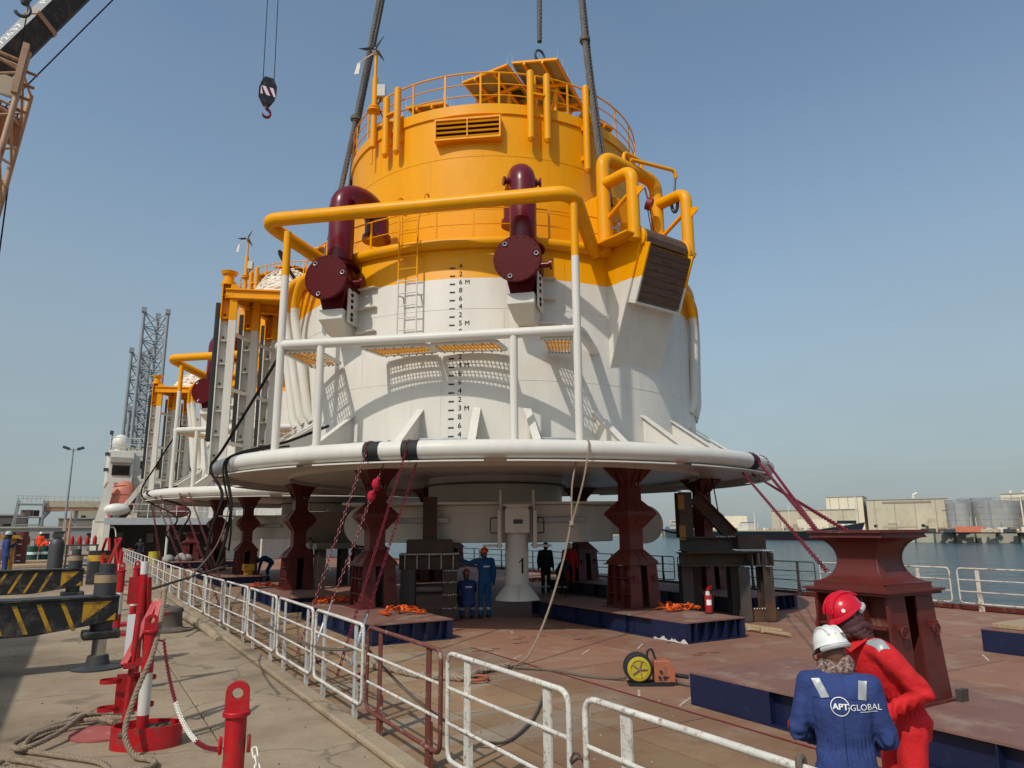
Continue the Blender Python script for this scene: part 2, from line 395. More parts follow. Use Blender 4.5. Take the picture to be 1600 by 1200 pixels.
def sag(p0, p1, drop, n=14):
    p0 = Vector(p0); p1 = Vector(p1)
    return [p0.lerp(p1, i/n)-Vector((0, 0, drop*4*(i/n)*(1-i/n))) for i in range(n+1)]

# ------------------------------------------------------------------ setting: water, quay, barge deck, far shore
DZ = -0.5                                   # barge deck level; quay is 0, water -3
def water():
    m = bpy.data.materials.new("harbour_water"); m.use_nodes = True; t = m.node_tree; b = t.nodes["Principled BSDF"]
    b.inputs['Base Color'].default_value = (.02, .062, .078, 1); b.inputs['Roughness'].default_value = .12; b.inputs['IOR'].default_value = 1.33
    g = N(t, "ShaderNodeNewGeometry"); mp = N(t, "ShaderNodeMapping"); mp.inputs['Scale'].default_value = (.55, 1.0, 1); mp.inputs['Rotation'].default_value = (0, 0, .6); t.links.new(g.outputs['Position'], mp.inputs[0])
    n = N(t, "ShaderNodeTexNoise", Scale=.9, Detail=6.0, Roughness=.62); t.links.new(mp.outputs[0], n.inputs['Vector'])
    n2 = N(t, "ShaderNodeTexNoise", Scale=.06, Detail=3.0); t.links.new(mp.outputs[0], n2.inputs['Vector'])
    r = N(t, "ShaderNodeMapRange"); r.inputs['From Min'].default_value = .35; r.inputs['From Max'].default_value = .65; r.inputs['To Min'].default_value = .5; r.inputs['To Max'].default_value = 1.0; t.links.new(n2.outputs[0], r.inputs[0])
    bp = N(t, "ShaderNodeBump", Distance=.5); t.links.new(r.outputs[0], bp.inputs['Strength']); t.links.new(n.outputs[0], bp.inputs['Height'])
    mp3 = N(t, "ShaderNodeMapping"); mp3.inputs['Scale'].default_value = (.12, .30, 1); mp3.inputs['Rotation'].default_value = (0, 0, .9); t.links.new(g.outputs['Position'], mp3.inputs[0])
    n7 = N(t, "ShaderNodeTexNoise", Scale=1.0, Detail=5.0, Roughness=.6); t.links.new(mp3.outputs[0], n7.inputs['Vector'])
    b7 = N(t, "ShaderNodeBump", Distance=2.6, Strength=.6); t.links.new(n7.outputs[0], b7.inputs['Height']); t.links.new(bp.outputs[0], b7.inputs['Normal']); t.links.new(b7.outputs[0], b.inputs['Normal'])
    return m
MB().add([(-3000, -1500, -3), (3500, -1500, -3), (3500, 3500, -3), (-3000, 3500, -3)], [(0, 1, 2, 3)]).build("water", water(), kind="structure")

def quay_mat():
    m = bpy.data.materials.new("quay_concrete"); m.use_nodes = True; t = m.node_tree; b = t.nodes["Principled BSDF"]; b.inputs['Roughness'].default_value = .9
    g = N(t, "ShaderNodeNewGeometry")
    n = N(t, "ShaderNodeTexNoise", Scale=.7, Detail=9.0, Roughness=.68); t.links.new(g.outputs['Position'], n.inputs['Vector'])
    cr = N(t, "ShaderNodeValToRGB"); t.links.new(n.outputs[0], cr.inputs[0])
    e = cr.color_ramp.elements; e[0].position = .33; e[0].color = (.225, .162, .10, 1); e[1].position = .68; e[1].color = (.41, .315, .205, 1)
    el = e.new(.5); el.color = (.33, .25, .162, 1)
    n2 = N(t, "ShaderNodeTexNoise", Scale=3.2, Detail=10.0, Roughness=.75); t.links.new(g.outputs['Position'], n2.inputs['Vector'])
    r2 = N(t, "ShaderNodeMapRange"); r2.inputs['From Min'].default_value = .57; r2.inputs['From Max'].default_value = .72; r2.inputs['To Max'].default_value = .55; t.links.new(n2.outputs[0], r2.inputs[0])
    mx = N(t, "ShaderNodeMix", data_type='RGBA'); mx.inputs[7].default_value = (.14, .098, .062, 1); t.links.new(r2.outputs[0], mx.inputs[0]); t.links.new(cr.outputs[0], mx.inputs[6])
    n4 = N(t, "ShaderNodeTexNoise", Scale=90.0, Detail=3.0); t.links.new(g.outputs['Position'], n4.inputs['Vector'])
    r4 = N(t, "ShaderNodeMapRange"); r4.inputs['From Min'].default_value = .3; r4.inputs['From Max'].default_value = .7; r4.inputs['To Min'].default_value = .82; r4.inputs['To Max'].default_value = 1.12; t.links.new(n4.outputs[0], r4.inputs[0])
    mm = N(t, "ShaderNodeMix", data_type='RGBA', blend_type='MULTIPLY'); mm.inputs[0].default_value = 1; t.links.new(mx.outputs[2], mm.inputs[6]); t.links.new(r4.outputs[0], mm.inputs[7])
    # hairline cracks and oil drips
    vd = N(t, "ShaderNodeTexNoise", Scale=1.6, Detail=5.0); t.links.new(g.outputs['Position'], vd.inputs['Vector'])
    va_ = N(t, "ShaderNodeMix", data_type='RGBA', blend_type='ADD'); va_.inputs[0].default_value = .55; t.links.new(g.outputs['Position'], va_.inputs[6]); t.links.new(vd.outputs['Color'], va_.inputs[7])
    vo = N(t, "ShaderNodeTexVoronoi", Scale=.42); vo.feature = 'DISTANCE_TO_EDGE'; t.links.new(va_.outputs[2], vo.inputs['Vector'])
    vr = N(t, "ShaderNodeMapRange"); vr.inputs['From Min'].default_value = .0; vr.inputs['From Max'].default_value = .008; vr.inputs['To Min'].default_value = .55; vr.inputs['To Max'].default_value = 1.0; t.links.new(vo.outputs[0], vr.inputs[0])
    no_ = N(t, "ShaderNodeTexNoise", Scale=.9, Detail=3.0, Roughness=.5); mo = N(t, "ShaderNodeMapping"); mo.inputs['Location'].default_value = (17, 3, 0); t.links.new(g.outputs['Position'], mo.inputs[0]); t.links.new(mo.outputs[0], no_.inputs['Vector'])
    ro_ = N(t, "ShaderNodeMapRange"); ro_.inputs['From Min'].default_value = .62; ro_.inputs['From Max'].default_value = .68; ro_.inputs['To Min'].default_value = 1.0; ro_.inputs['To Max'].default_value = .62; t.links.new(no_.outputs[0], ro_.inputs[0])
    mu = N(t, "ShaderNodeMath", operation='MULTIPLY'); t.links.new(vr.outputs[0], mu.inputs[0]); t.links.new(ro_.outputs[0], mu.inputs[1])
    m9 = N(t, "ShaderNodeMix", data_type='RGBA', blend_type='MULTIPLY'); m9.inputs[0].default_value = 1; t.links.new(mm.outputs[2], m9.inputs[6]); t.links.new(mu.outputs[0], m9.inputs[7]); mm = m9
    t.links.new(mm.outputs[2], b.inputs['Base Color'])
    bp = N(t, "ShaderNodeBump", Strength=.35, Distance=.02); t.links.new(n4.outputs[0], bp.inputs['Height']); t.links.new(bp.outputs[0], b.inputs['Normal'])
    return m
M_quay = quay_mat()
QE = 2.28
quay = MB()
quay.box((-300+QE/2, 150, -3.03), (600+QE, 420, 5.94))
quay_o = quay.build("quay_ground", M_quay, kind="structure")
# cast concrete slabs of the quay apron, laid with open joints
ys = [-4, 3.0, 8.2, 12.6, 18.5, 25, 32, 40, 50, 62]
xs = [QE, 1.15, -2.6, -6.5, -10.5]
for i in range(len(ys)-1):
    for j in range(len(xs)-1):
        x1, x0 = xs[j]-.006, xs[j+1]+.006
        mb = MB().box(((x0+x1)/2, (ys[i]+ys[i+1])/2, -.03), (x1-x0, ys[i+1]-ys[i]-.014, .06))
        mb.build("quay_slab", M_quay, quay_o, bevel=.008)
# kerb along the edge with the worn rounded nose
kb = MB().tube(fillet([(1.05, 23.5, .06), (1.55, 22.0, .08), (1.86, 17.5, .09), (2.02, 13.6, .07), (2.06, 12.6, .0)], .6, 5), .075, 10)
kb.build("quay_kerb", M_quay, kind="structure")
MB().box((QE-.09, 30, .035), (.17, 90, .06)).build("quay_edge", M_quay, kind="structure", bevel=.02)

def deck_mat():
    m = bpy.data.materials.new("barge_deck_paint"); m.use_nodes = True; t = m.node_tree; b = t.nodes["Principled BSDF"]; b.inputs['Roughness'].default_value = .82
    g = N(t, "ShaderNodeNewGeometry"); sx = N(t, "ShaderNodeSeparateXYZ"); t.links.new(g.outputs['Position'], sx.inputs[0])
    n = N(t, "ShaderNodeTexNoise", Scale=.55, Detail=9.0, Roughness=.7); t.links.new(g.outputs['Position'], n.inputs['Vector'])
    # sandy wear is strongest along the rail side
    r = N(t, "ShaderNodeMapRange"); r.inputs['From Min'].default_value = 5.0; r.inputs['From Max'].default_value = 7.6; r.inputs['To Min'].default_value = .30; r.inputs['To Max'].default_value = -.22; t.links.new(sx.outputs[0], r.inputs[0])
    ad = N(t, "ShaderNodeMath", operation='ADD'); t.links.new(n.outputs[0], ad.inputs[0]); t.links.new(r.outputs[0], ad.inputs[1])
    cr = N(t, "ShaderNodeValToRGB"); t.links.new(ad.outputs[0], cr.inputs[0]); e = cr.color_ramp.elements
    e[0].position = .2; e[0].color = (.25, .11, .066, 1); e[1].position = .82; e[1].color = (.29, .18, .092, 1); q = e.new(.42); q.color = (.262, .13, .078, 1); q = e.new(.62); q.color = (.23, .126, .068, 1)
    n2 = N(t, "ShaderNodeTexNoise", Scale=2.6, Detail=9.0, Roughness=.75); t.links.new(g.outputs['Position'], n2.inputs['Vector'])
    r2 = N(t, "ShaderNodeMapRange"); r2.inputs['From Min'].default_value = .54; r2.inputs['From Max'].default_value = .75; r2.inputs['To Max'].default_value = .6; t.links.new(n2.outputs[0], r2.inputs[0])
    mx = N(t, "ShaderNodeMix", data_type='RGBA'); mx.inputs[7].default_value = (.145, .085, .062, 1); t.links.new(r2.outputs[0], mx.inputs[0]); t.links.new(cr.outputs[0], mx.inputs[6])
    n5 = N(t, "ShaderNodeTexNoise", Scale=1.1, Detail=7.0, Roughness=.7); mp = N(t, "ShaderNodeMapping"); mp.inputs['Location'].default_value = (31, 7, 3); t.links.new(g.outputs['Position'], mp.inputs[0]); t.links.new(mp.outputs[0], n5.inputs['Vector'])
    r5 = N(t, "ShaderNodeMapRange"); r5.inputs['From Min'].default_value = .52; r5.inputs['From Max'].default_value = .66; r5.inputs['To Max'].default_value = .55; t.links.new(n5.outputs[0], r5.inputs[0])
    m5 = N(t, "ShaderNodeMix", data_type='RGBA'); m5.inputs[7].default_value = (.33, .25, .17, 1); t.links.new(r5.outputs[0], m5.inputs[0]); t.links.new(mx.outputs[2], m5.inputs[6])
    # scuffed pale streaks left by dragged dunnage, on the rail side
    mp6 = N(t, "ShaderNodeMapping"); mp6.inputs['Rotation'].default_value = (0, 0, -.62); mp6.inputs['Scale'].default_value = (.45, 2.6, 1); t.links.new(g.outputs['Position'], mp6.inputs[0])
    n6 = N(t, "ShaderNodeTexVoronoi", Scale=1.0); n6.feature = 'F1'; n6.distance = 'CHEBYCHEV'; t.links.new(mp6.outputs[0], n6.inputs['Vector'])
    sc6 = N(t, "ShaderNodeSeparateColor"); t.links.new(n6.outputs['Color'], sc6.inputs[0])
    r6 = N(t, "ShaderNodeMapRange"); r6.inputs['From Min'].default_value = .70; r6.inputs['From Max'].default_value = .76; r6.inputs['To Max'].default_value = 1.0; t.links.new(sc6.outputs[0], r6.inputs[0])
    x6 = N(t, "ShaderNodeMapRange"); x6.inputs['From Min'].default_value = 5.2; x6.inputs['From Max'].default_value = 6.6; x6.inputs['To Min'].default_value = .75; x6.inputs['To Max'].default_value = .12; t.links.new(sx.outputs[0], x6.inputs[0])
    q6 = N(t, "ShaderNodeMath", operation='MULTIPLY'); t.links.new(r6.outputs[0], q6.inputs[0]); t.links.new(x6.outputs[0], q6.inputs[1])
    q7 = N(t, "ShaderNodeMath", operation='MULTIPLY'); t.links.new(q6.outputs[0], q7.inputs[0]); t.links.new(n2.outputs[0], q7.inputs[1])
    m6 = N(t, "ShaderNodeMix", data_type='RGBA'); m6.inputs[7].default_value = (.36, .33, .26, 1); t.links.new(q7.outputs[0], m6.inputs[0]); t.links.new(m5.outputs[2], m6.inputs[6]); m5 = m6
    oi = N(t, "ShaderNodeObjectInfo"); ro = N(t, "ShaderNodeMapRange"); ro.inputs['To Min'].default_value = .80; ro.inputs['To Max'].default_value = 1.12; t.links.new(oi.outputs['Random'], ro.inputs[0])
    mm = N(t, "ShaderNodeMix", data_type='RGBA', blend_type='MULTIPLY'); mm.inputs[0].default_value = 1; t.links.new(m5.outputs[2], mm.inputs[6]); t.links.new(ro.outputs[0], mm.inputs[7])
    t.links.new(mm.outputs[2], b.inputs['Base Color'])
    bp = N(t, "ShaderNodeBump", Strength=.25, Distance=.02); t.links.new(n2.outputs[0], bp.inputs['Height']); t.links.new(bp.outputs[0], b.inputs['Normal'])
    return m
M_deck = deck_mat()
DX0, DX1 = 2.62, 20.75
hullb = MB()
hullb.box(((DX0+DX1)/2, 27, -2.27), (DX1-DX0-.1, 80, 3.48))
hull_o = hullb.build("barge_deck", [mat("barge_side_black", (.03, .028, .028), .6, dirt=RUST, dirt_amt=.2)], kind="structure")
xe = [DX0, 4.15, 5.35, 6.6, 8.9, 11.2, 13.5, 15.8, 18.1, DX1]
plate_mesh = {}
for i in range(len(xe)-1):
    wx = xe[i+1]-xe[i]-.024
    off = (i % 3)*1.7
    y = -8-off
    while y < 60:
        key = round(wx, 3)
        if key not in plate_mesh: plate_mesh[key] = MB().box((0, 0, 0), (wx, 5.976, .028)).mesh("deck_plate", M_deck)
        o = bpy.data.objects.new("deck_plate", plate_mesh[key]); COL.objects.link(o); o.parent = hull_o
        o.location = ((xe[i]+xe[i+1])/2, y+3, DZ-.014); y += 6
# raised toe bars along both deck edges
MB().box((DX0+.05, 27, DZ+.05), (.06, 80, .10)).build("deck_toe_bar", M_oxided, hull_o)
MB().box((DX1-.05, 27, DZ+.07), (.06, 80, .14)).build("deck_toe_bar", M_oxided, hull_o)
# painted dashes, dark weld marks and the red guide line on the deck
mk = MB()
for (x, y, L, a) in [(6.86, 11.35, .55, 8), (8.13, 11.08, .7, 10), (9.39, 11.04, .7, 10), (7.0, 7.35, .8, 0), (6.75, 8.0, .5, 20), (8.3, 14.0, .5, 30), (12.9, 9.0, .6, 6), (13.5, 6.9, .8, 4), (16.3, 8.1, .9, 4), (11.8, 8.3, .5, 12)]:
    mk.box((x, y, DZ+.004), (.035, L*.8, .003), rz=rad(a-90+30))
mk.build("deck_marking", mat("worn_white_marking", (.50, .44, .38), .8, dirt=(.27, .15, .11), dirt_amt=.45, dscale=14), hull_o, kind="stuff")
mk = MB()
rnd = random.Random(3)
for (x, y) in [(7.6, 12.6), (7.9, 13.2), (8.9, 12.4), (9.2, 12.9), (6.5, 12.2), (10.2, 11.1), (9.7, 8.6), (10.1, 8.4), (8.2, 7.7), (10.6, 7.2), (12.2, 7.6), (13.6, 6.2), (13.2, 5.6), (11.6, 5.4), (9.6, 9.8), (15.3, 9.0), (16.2, 6.7)]:
    for k in range(rnd.randint(2, 4)):
        mk.box((x+k*.22, y+rnd.uniform(-.12, .12), DZ+.003), (.16, .05, .003), rz=rnd.uniform(-.3, .3)-.5)
mk.build("weld_scar", mat("dark_weld_scar", (.06, .018, .014), .8), hull_o, kind="stuff")
MB().box((6.62, 6.2, DZ+.004), (.03, 13, .003)).build("guide_line", mat("red_line", (.22, .02, .03), .7), hull_o)

# far shore: quay wall, hinterland
Q0 = Vector((215.0, 165.0)); Q1 = Vector((250.0, 20.0))        # wall foot seen at right
far_dir = (Q1-Q0).normalized(); fn = Vector((-far_dir.y, far_dir.x))     # inland normal
if fn.x < 0: fn = -fn
fl = MB()
P0 = Vector((220.5, 141)); far_dir = Vector((.242, -.970)); fn = Vector((.970, .242)); P1 = P0+far_dir*500
back = 900
c_left = Vector((330, 395)); c_left2 = Vector((150, 620))
outline = [P1, P0, Vector((258, 150)), Vector((262, 245)), Vector((322, 350)), Vector((300, 420)), c_left2, Vector((-100, 1100)), Vector((500, 1900)), Vector((1600, 1200)), P1+fn*back]
fl.prism([(p.x, p.y) for p in outline], (0, 0, -1.6), (1, 0, 0), (0, 1, 0), 3.2)
far_o = fl.build("far_shore_ground", M_sand, kind="structure")
fw = MB()
wl = (P1-P0).length
fw.beam((P0.x, P0.y, -1.5), ((P0+far_dir*300).x, (P0+far_dir*300).y, -1.5), .6, 3.3)
wall_o = fw.build("sea_wall", M_conc)
tag(wall_o, "pale concrete sea wall across the harbour with green timber piles", "sea wall")
for k in range(26):
    p = P0+far_dir*(6+k*5.4)-fn*.5
    MB().beam((p.x, p.y, -3.2), (p.x, p.y, -.1), .45, .45, up=(far_dir.x, far_dir.y, 0)).build("fender_pile", M_teal, wall_o)
cp = MB().beam((P0.x, P0.y, .22), ((P0+far_dir*300).x, (P0+far_dir*300).y, .22), 1.4, .28)
cp.build("coping", mat("coping_pale", (.55, .50, .40), .9), wall_o)
# grit and litter on the quay and in the deck corners
gr = MB(); r3 = random.Random(11)
for k in range(420):
    x, y = r3.uniform(-1.5, 2.1), 3+12*r3.random()**1.6; s = r3.uniform(.002, .008)
    gr.sphere((x, y, s*.5), s, 5, 3, mi=r3.randrange(2))
gr.build("quay_grit", [mat("grit_pale", (.42, .36, .28), .9), mat("grit_dark", (.10, .08, .06), .9)], kind="stuff")
gr = MB()
for k in range(260):
    x, y = 2.75+4*r3.random()**2, 2+14*r3.random(); s = r3.uniform(.003, .012)
    gr.box((x, y, DZ+s*.5), (s*2.2, s, s), rz=r3.uniform(0, 3), mi=r3.randrange(2))
gr.build("deck_grit", [MATS["grit_pale"], MATS["grit_dark"]], kind="stuff")

# ------------------------------------------------------------------ the mooring buoy (local frame: -Y towards the quay camera side, z=0 at deck)
BC = Vector((10.72, 19.02, DZ)); BR = rad(-29.4)
Zr = lambda zw: zw+.5
def pol(t, r, zw): t = rad(t); return Vector((r*sin(t), -r*cos(t), Zr(zw)))
def ab(a, b, zw): return Vector((a, -b, Zr(zw)))
buoy = thing("mooring_buoy", "huge yellow and white mooring buoy nearest the quay, hung from slings over the barge deck", "buoy", BC, BR, "mooring buoys on the barge deck")
B = buoy
# skirt disc and rim fender
MB().lathe([(0.0, Zr(3.32)), (7.62, Zr(3.32)), (7.74, Zr(3.28)), (7.74, Zr(3.05)), (7.70, Zr(3.05)), (7.66, Zr(3.2)), (2.0, Zr(3.2)), (0.0, Zr(3.2))], 128).build("skirt_disc", BP, B)
MB().tube([pol(k*360/128, 7.84, 3.27) for k in range(128)], .19, 16, closed=True).build("rim_fender", BP, B)
for t0 in range(0, 360, 30):
    MB().lathe([(7.745, Zr(3.02)), (7.97, Zr(3.02)), (7.97, Zr(3.05)), (7.745, Zr(3.05))], 18, a0=rad(t0+1.6), a1=rad(t0+28.4), smooth=False).build("light_catch_lip", BP, B)  # added lip that catches the sun, for the bright dashed line under the fender
# main hull and upper house
MB().lathe([(6.02, Zr(3.1)), (6.02, Zr(8.25)), (5.98, Zr(8.36)), (5.86, Zr(8.44)), (5.5, Zr(8.46)), (4.6, Zr(8.46))], 128).build("lower_hull", BP, B)
MB().tube([pol(k*360/120, 6.06, 8.37) for k in range(120)], .14, 12, closed=True).build("hull_ring", BP, B)
MB().lathe([(4.61, Zr(8.44)), (4.61, Zr(12.62)), (4.66, Zr(12.64)), (4.66, Zr(12.93)), (4.60, Zr(12.93)), (4.60, Zr(12.68)), (0, Zr(12.75))], 128).build("upper_house", BP, B)
for zz in (11.42, 9.9):
    MB().lathe([(4.605, Zr(zz)-.012), (4.618, Zr(zz)-.004), (4.618, Zr(zz)+.004), (4.605, Zr(zz)+.012)], 128).build("weld_seam", BP, B)
for zz in (5.05, 6.75):
    MB().lathe([(6.015, Zr(zz)-.012), (6.026, Zr(zz)-.004), (6.026, Zr(zz)+.004), (6.015, Zr(zz)+.012)], 128).build("weld_seam", BP, B)
for (r_, z0_, z1_, ts) in ((6.02, 3.35, 5.05, range(-80, 90, 34)), (6.02, 5.05, 6.75, range(-66, 90, 34)), (6.02, 6.75, 8.2, range(-86, 90, 34)), (4.61, 8.5, 9.9, range(-80, 90, 40)), (4.61, 9.9, 11.42, range(-62, 90, 40)), (4.61, 11.42, 12.6, range(-84, 90, 40))):
    for t in ts: MB().box(pol(t, r_+.001, (z0_+z1_)/2), (.014, .008, z1_-z0_-.03), rz=rad(t)).build("weld_seam", BP, B)
# brackets between hull and skirt
for t in [-78, -63, -49, -34.5, -16.5, -3.9, 6.9, 22.8, 36.8, 48.7, 62, 76] + list(range(92, 272, 18)):
    e1 = pol(t, 1, 0)-Vector((0, 0, Zr(0))); e1.normalize(); tn = Vector((-e1.y, e1.x, 0))
    mb = MB().prism([(6.0, Zr(3.3)), (7.45, Zr(3.3)), (7.45, Zr(3.36)), (6.0, Zr(4.32))], (0, 0, 0), e1, (0, 0, 1), .025)
    p0, p1 = e1*7.5+Vector((0, 0, Zr(3.33))), e1*5.98+Vector((0, 0, Zr(4.42)))
    mb.beam(p0, p1, .17, .03, up=tn.cross(p1-p0))
    mb.build("bracket", BP, B)
# anodes lying on the skirt
for t in [-28, -9.5, 14.5, 31, 44, 58, -46, -62] + list(range(80, 290, 24)):
    c = pol(t, 6.32, 3.62); mb = MB().box(c, (1.35, .13, .15), rz=rad(t)); mb.box(c+pol(t, -.15, 0)-Vector((0, 0, Zr(0))), (1.1, .25, .04), rz=rad(t))
    mb.build("anode", M_zinc, B, bevel=.02)
# draft marks, wrapped on the plating
dm = MB()
def wrap(vs, fs, t, zw, r=6.024, mb=dm):
    o = []
    for v in vs:
        a = t+math.degrees(v.x/r); o.append(pol(a, r, zw+v.y))
    mb.add(o, fs)
cuts = {}
def glyph(ch, size):
    if (ch, size) not in cuts: cuts[(ch, size)] = text_mesh(ch, size)
    return cuts[(ch, size)]
for k in range(12, 33):
    d = k/5.0; zw = 1.357+d
    if zw > 7.9: continue
    bar = [(-.17, -.018), (-.04, -.018), (-.04, .018), (-.17, .018)]
    wrap([Vector((x, y, 0)) for x, y in bar], [(0, 1, 2, 3)], -8.55, zw)
    tt = "%d" % round(d) if k % 5 == 0 else "%d" % (round((d % 1)*10))
    vs, fs = glyph(tt, .17); wrap([v*1.0 for v in vs], fs, -8.1, zw-.01)
    vs, fs = [(v+Vector((0.006, .003, 0))) for v in vs], fs; wrap(vs, fs, -8.1, zw-.01, 6.0245)
    if k % 5 == 0:
        vs, fs = glyph("M", .155); wrap(vs, fs, -6.75, zw-.01); wrap([v+Vector((.006, .003, 0)) for v in vs], fs, -6.75, zw-.01, 6.0245)
dm.build("draft_scale", M_ink, B)
# bumper frames
wl, wr = ab(-5.01, 6.03, 5.85), ab(1.79, 7.35, 5.85)
yl, yr = ab(-5.55, 5.87, 8.97), ab(1.72, 7.42, 8.97)
MB().tube(fillet([pol(-43, 6.0, 8.28), yl, yr, pol(24.0, 6.0, 8.30)], .42, 8), .165, 16).build("upper_bumper", BP, B)
MB().tube(fillet([pol(-49, 6.0, 5.85), wl, wr, pol(23.0, 6.0, 5.85)], .3, 8), .112, 14).build("lower_bumper", BP, B)
for (a, b, z1) in [(-4.87, 6.06, 8.6), (-3.92, 6.24, 5.82), (.40, 7.08, 5.82), (1.74, 7.34, 8.72)]:
    MB().cyl(ab(a, b, 3.2), ab(a, b, z1), .088, seg=14).build("bumper_post", BP, B)
# gratings below the white tube: frame, bars, bolts
def grating(q, n):
    """q = four corners (outer-left, outer-right, inner-right, inner-left)"""
    z = 5.72; c = [ab(x, y, z) for x, y in q]
    fr = MB()
    for i in range(4):
        fr.beam(c[i], c[(i+1) % 4], .09, .06)
    f = fr.build("grating_frame", BP, B)
    g = MB(); ol, orr, ir, il = c
    for k in range(1, n):
        t = k/n; g.beam(ol.lerp(orr, t), il.lerp(ir, t), .022, .022)
    for t in (.33, .66):
        g.beam(ol.lerp(il, t), orr.lerp(ir, t), .04, .03)
    for k in range(1, 10):
        g.beam(ol.lerp(il, k/10), orr.lerp(ir, k/10), .008, .012)
    g.build("grating_bars", M_grate, f, kind="stuff")
    bo = MB()
    for i in (0, 2):
        p, q2 = c[i], c[(i+1) % 4]
        for k in range(7): bo.cyl(p.lerp(q2, (k+.5)/7)-Vector((0, 0, .06)), p.lerp(q2, (k+.5)/7)-Vector((0, 0, .02)), .02, seg=6)
    bo.build("grating_bolts", M_grey, f, kind="stuff")
grating([(-2.98, 6.32), (-1.52, 6.60), (-1.36, 5.98), (-2.62, 5.62)], 17)
grating([(-1.40, 6.62), (.02, 6.90), (.25, 6.16), (-1.26, 6.04)], 17)
grating([(-4.85, 5.95), (-4.05, 6.10), (-3.80, 4.84), (-4.60, 4.55)], 10)
grating([(1.02, 7.10), (1.66, 7.2), (1.75, 5.98), (1.20, 6.05)], 8)
# goosenecks with valve boxes
def gooseneck(t, yaw):
    rI = .315; er = pol(t, 1, 0)-Vector((0, 0, Zr(0))); er.normalize(); tn = Vector((-er.y, er.x, 0))*1.0
    base = pol(t, 6.48, 0); base.z = 0
    Zv = lambda z: Vector((0, 0, Zr(z)))
    pts = [base+Zv(7.95), base+Zv(9.62)]
    R = .60
    for k in range(1, 15):
        a = pi*k/14; pts.append(base-er*(R-R*cos(a))+Zv(9.62+R*.72*sin(a)))
    pts.append(base-er*2*R+Zv(9.15))
    g = MB().tube(pts, [rI]*(len(pts)-1)+[rI], 22)
    g.cyl(pts[-1]+Vector((0, 0, .1)), pts[-1]-Vector((0, 0, .02)), rI+.06, seg=22)
    vp = g.build("vent_pipe", M_maroon, B)
    for s in (-1, 1):
        st = MB(); c = base+Zv(9.74)-er*.12; d = (tn*s+er*.15).normalized()
        st.cyl(c+d*.2, c+d*.44, .065, seg=10); st.cyl(c+d*.41, c+d*.46, .11, seg=12); st.cyl(c+d*.33, c+d*.36, .1, seg=12)
        st.build("stub_flange", M_maroon, vp)
    fl = MB().cyl(base+Zv(7.98), base+Zv(8.04), .50, seg=32); fl.cyl(base+Zv(8.04), base+Zv(8.14), .33, .29, seg=24); fl.cyl(base+Zv(8.14), base+Zv(8.18), .34, seg=24)
    fl.build("pipe_flange", M_marood, vp)
    # valve barrel pointing outwards, closed by a blind flange
    ca, sa = cos(rad(yaw)), sin(rad(yaw)); d = (er*ca+tn*sa).normalized()
    c = base+Zv(7.56)
    vb = MB().cyl(c-d*.35, c+d*.60, .41, seg=32); vb.sphere(c+Vector((0, 0, .18)), .42, 20, 10)
    q = er*ca+tn*sa; side = Vector((-q.y, q.x, 0))
    for (w0, z0, w1, z1) in [(.40, 7.56, .24, 6.86)]:
        o = c-Vector((0, 0, Zr(7.56))); vs = []
        for (w, z, dd) in ((w0, z0, .38), (w1, z1, .30)):
            for sx, sy in ((-1, -1), (1, -1), (1, 1), (-1, 1)): vs.append(o+side*w*sx*1.0+d*dd*sy+Vector((0, 0, Zr(z))))
        vb.add(vs, [(0, 1, 5, 4), (1, 2, 6, 5), (2, 3, 7, 6), (3, 0, 4, 7), (4, 5, 6, 7), (3, 2, 1, 0)])
    v = vb.build("valve_body", M_marood, B)
    MB().cyl(c+d*.60, c+d*.67, .545, seg=48).build("blind_flange", M_marood, v, bevel=.012)
    kn = MB()
    for k in range(3):
        a = 2*pi*k/3+.15; u = c+side*cos(a)*.44+Vector((0, 0, sin(a)*.44))
        kn.tube([u+d*.69+side*.045*cos(j)+Vector((0, 0, .045*sin(j))) for j in [i*pi/4 for i in range(8)]], .012, 6, closed=True)
    kn.build("flange_ring", M_silver, v)
    bt = MB()
    for k in range(20):
        a = 2*pi*k/20; u = c+side*cos(a)*.50+Vector((0, 0, sin(a)*.50)); bt.cyl(u+d*.66, u+d*.685, .013, seg=6)
    bt.build("flange_bolts", M_marood, v, kind="stuff")
    # white foundation bracket under it and a drilled side plate
    fb = MB(); o = c-Vector((0, 0, Zr(7.56))); vs = []
    for (w, z, d0, d1) in ((.31, 6.86, -.5, .36), (.31, 6.62, -.5, .36), (.22, 6.32, -.6, -.02)):
        for (sx, dd) in ((-1, d0), (1, d0), (1, d1), (-1, d1)): vs.append(o+side*w*sx+d*dd+Vector((0, 0, Zr(z))))
    fb.add(vs, [(3, 2, 1, 0), (8, 9, 10, 11)]+[(4*i+k, 4*i+(k+1) % 4, 4*i+4+(k+1) % 4, 4*i+4+k) for i in range(2) for k in range(4)])
    fb.build("valve_bracket", BP, B, bevel=.01)
    sg = 1
    pc = o+side*.36*sg+d*(-.1)
    sp = MB().box(pc+Vector((0, 0, Zr(7.08))), (.04, .62, 1.02), rz=atan2(d.y, d.x)-pi/2); s = sp.build("side_plate", BP, B, bevel=.015)
    hb = MB()
    for k, z in enumerate((7.42, 7.27, 7.12, 6.97, 6.78, 6.66)):
        u = pc+d*.14+Vector((0, 0, Zr(z))); hb.cyl(u+side*sg*.018, u+side*sg*.05, .045, seg=10)
    hb.build("plate_holes", M_dark, s)
    sc = MB(); u = c+side*.42+d*.05+Vector((0, 0, .02)); sc.cyl(u, u+side*.25, .07, seg=12); sc.cyl(u+side*.2, u+side*.26, .12, seg=14); sc.build("side_stub", M_maroon, v)
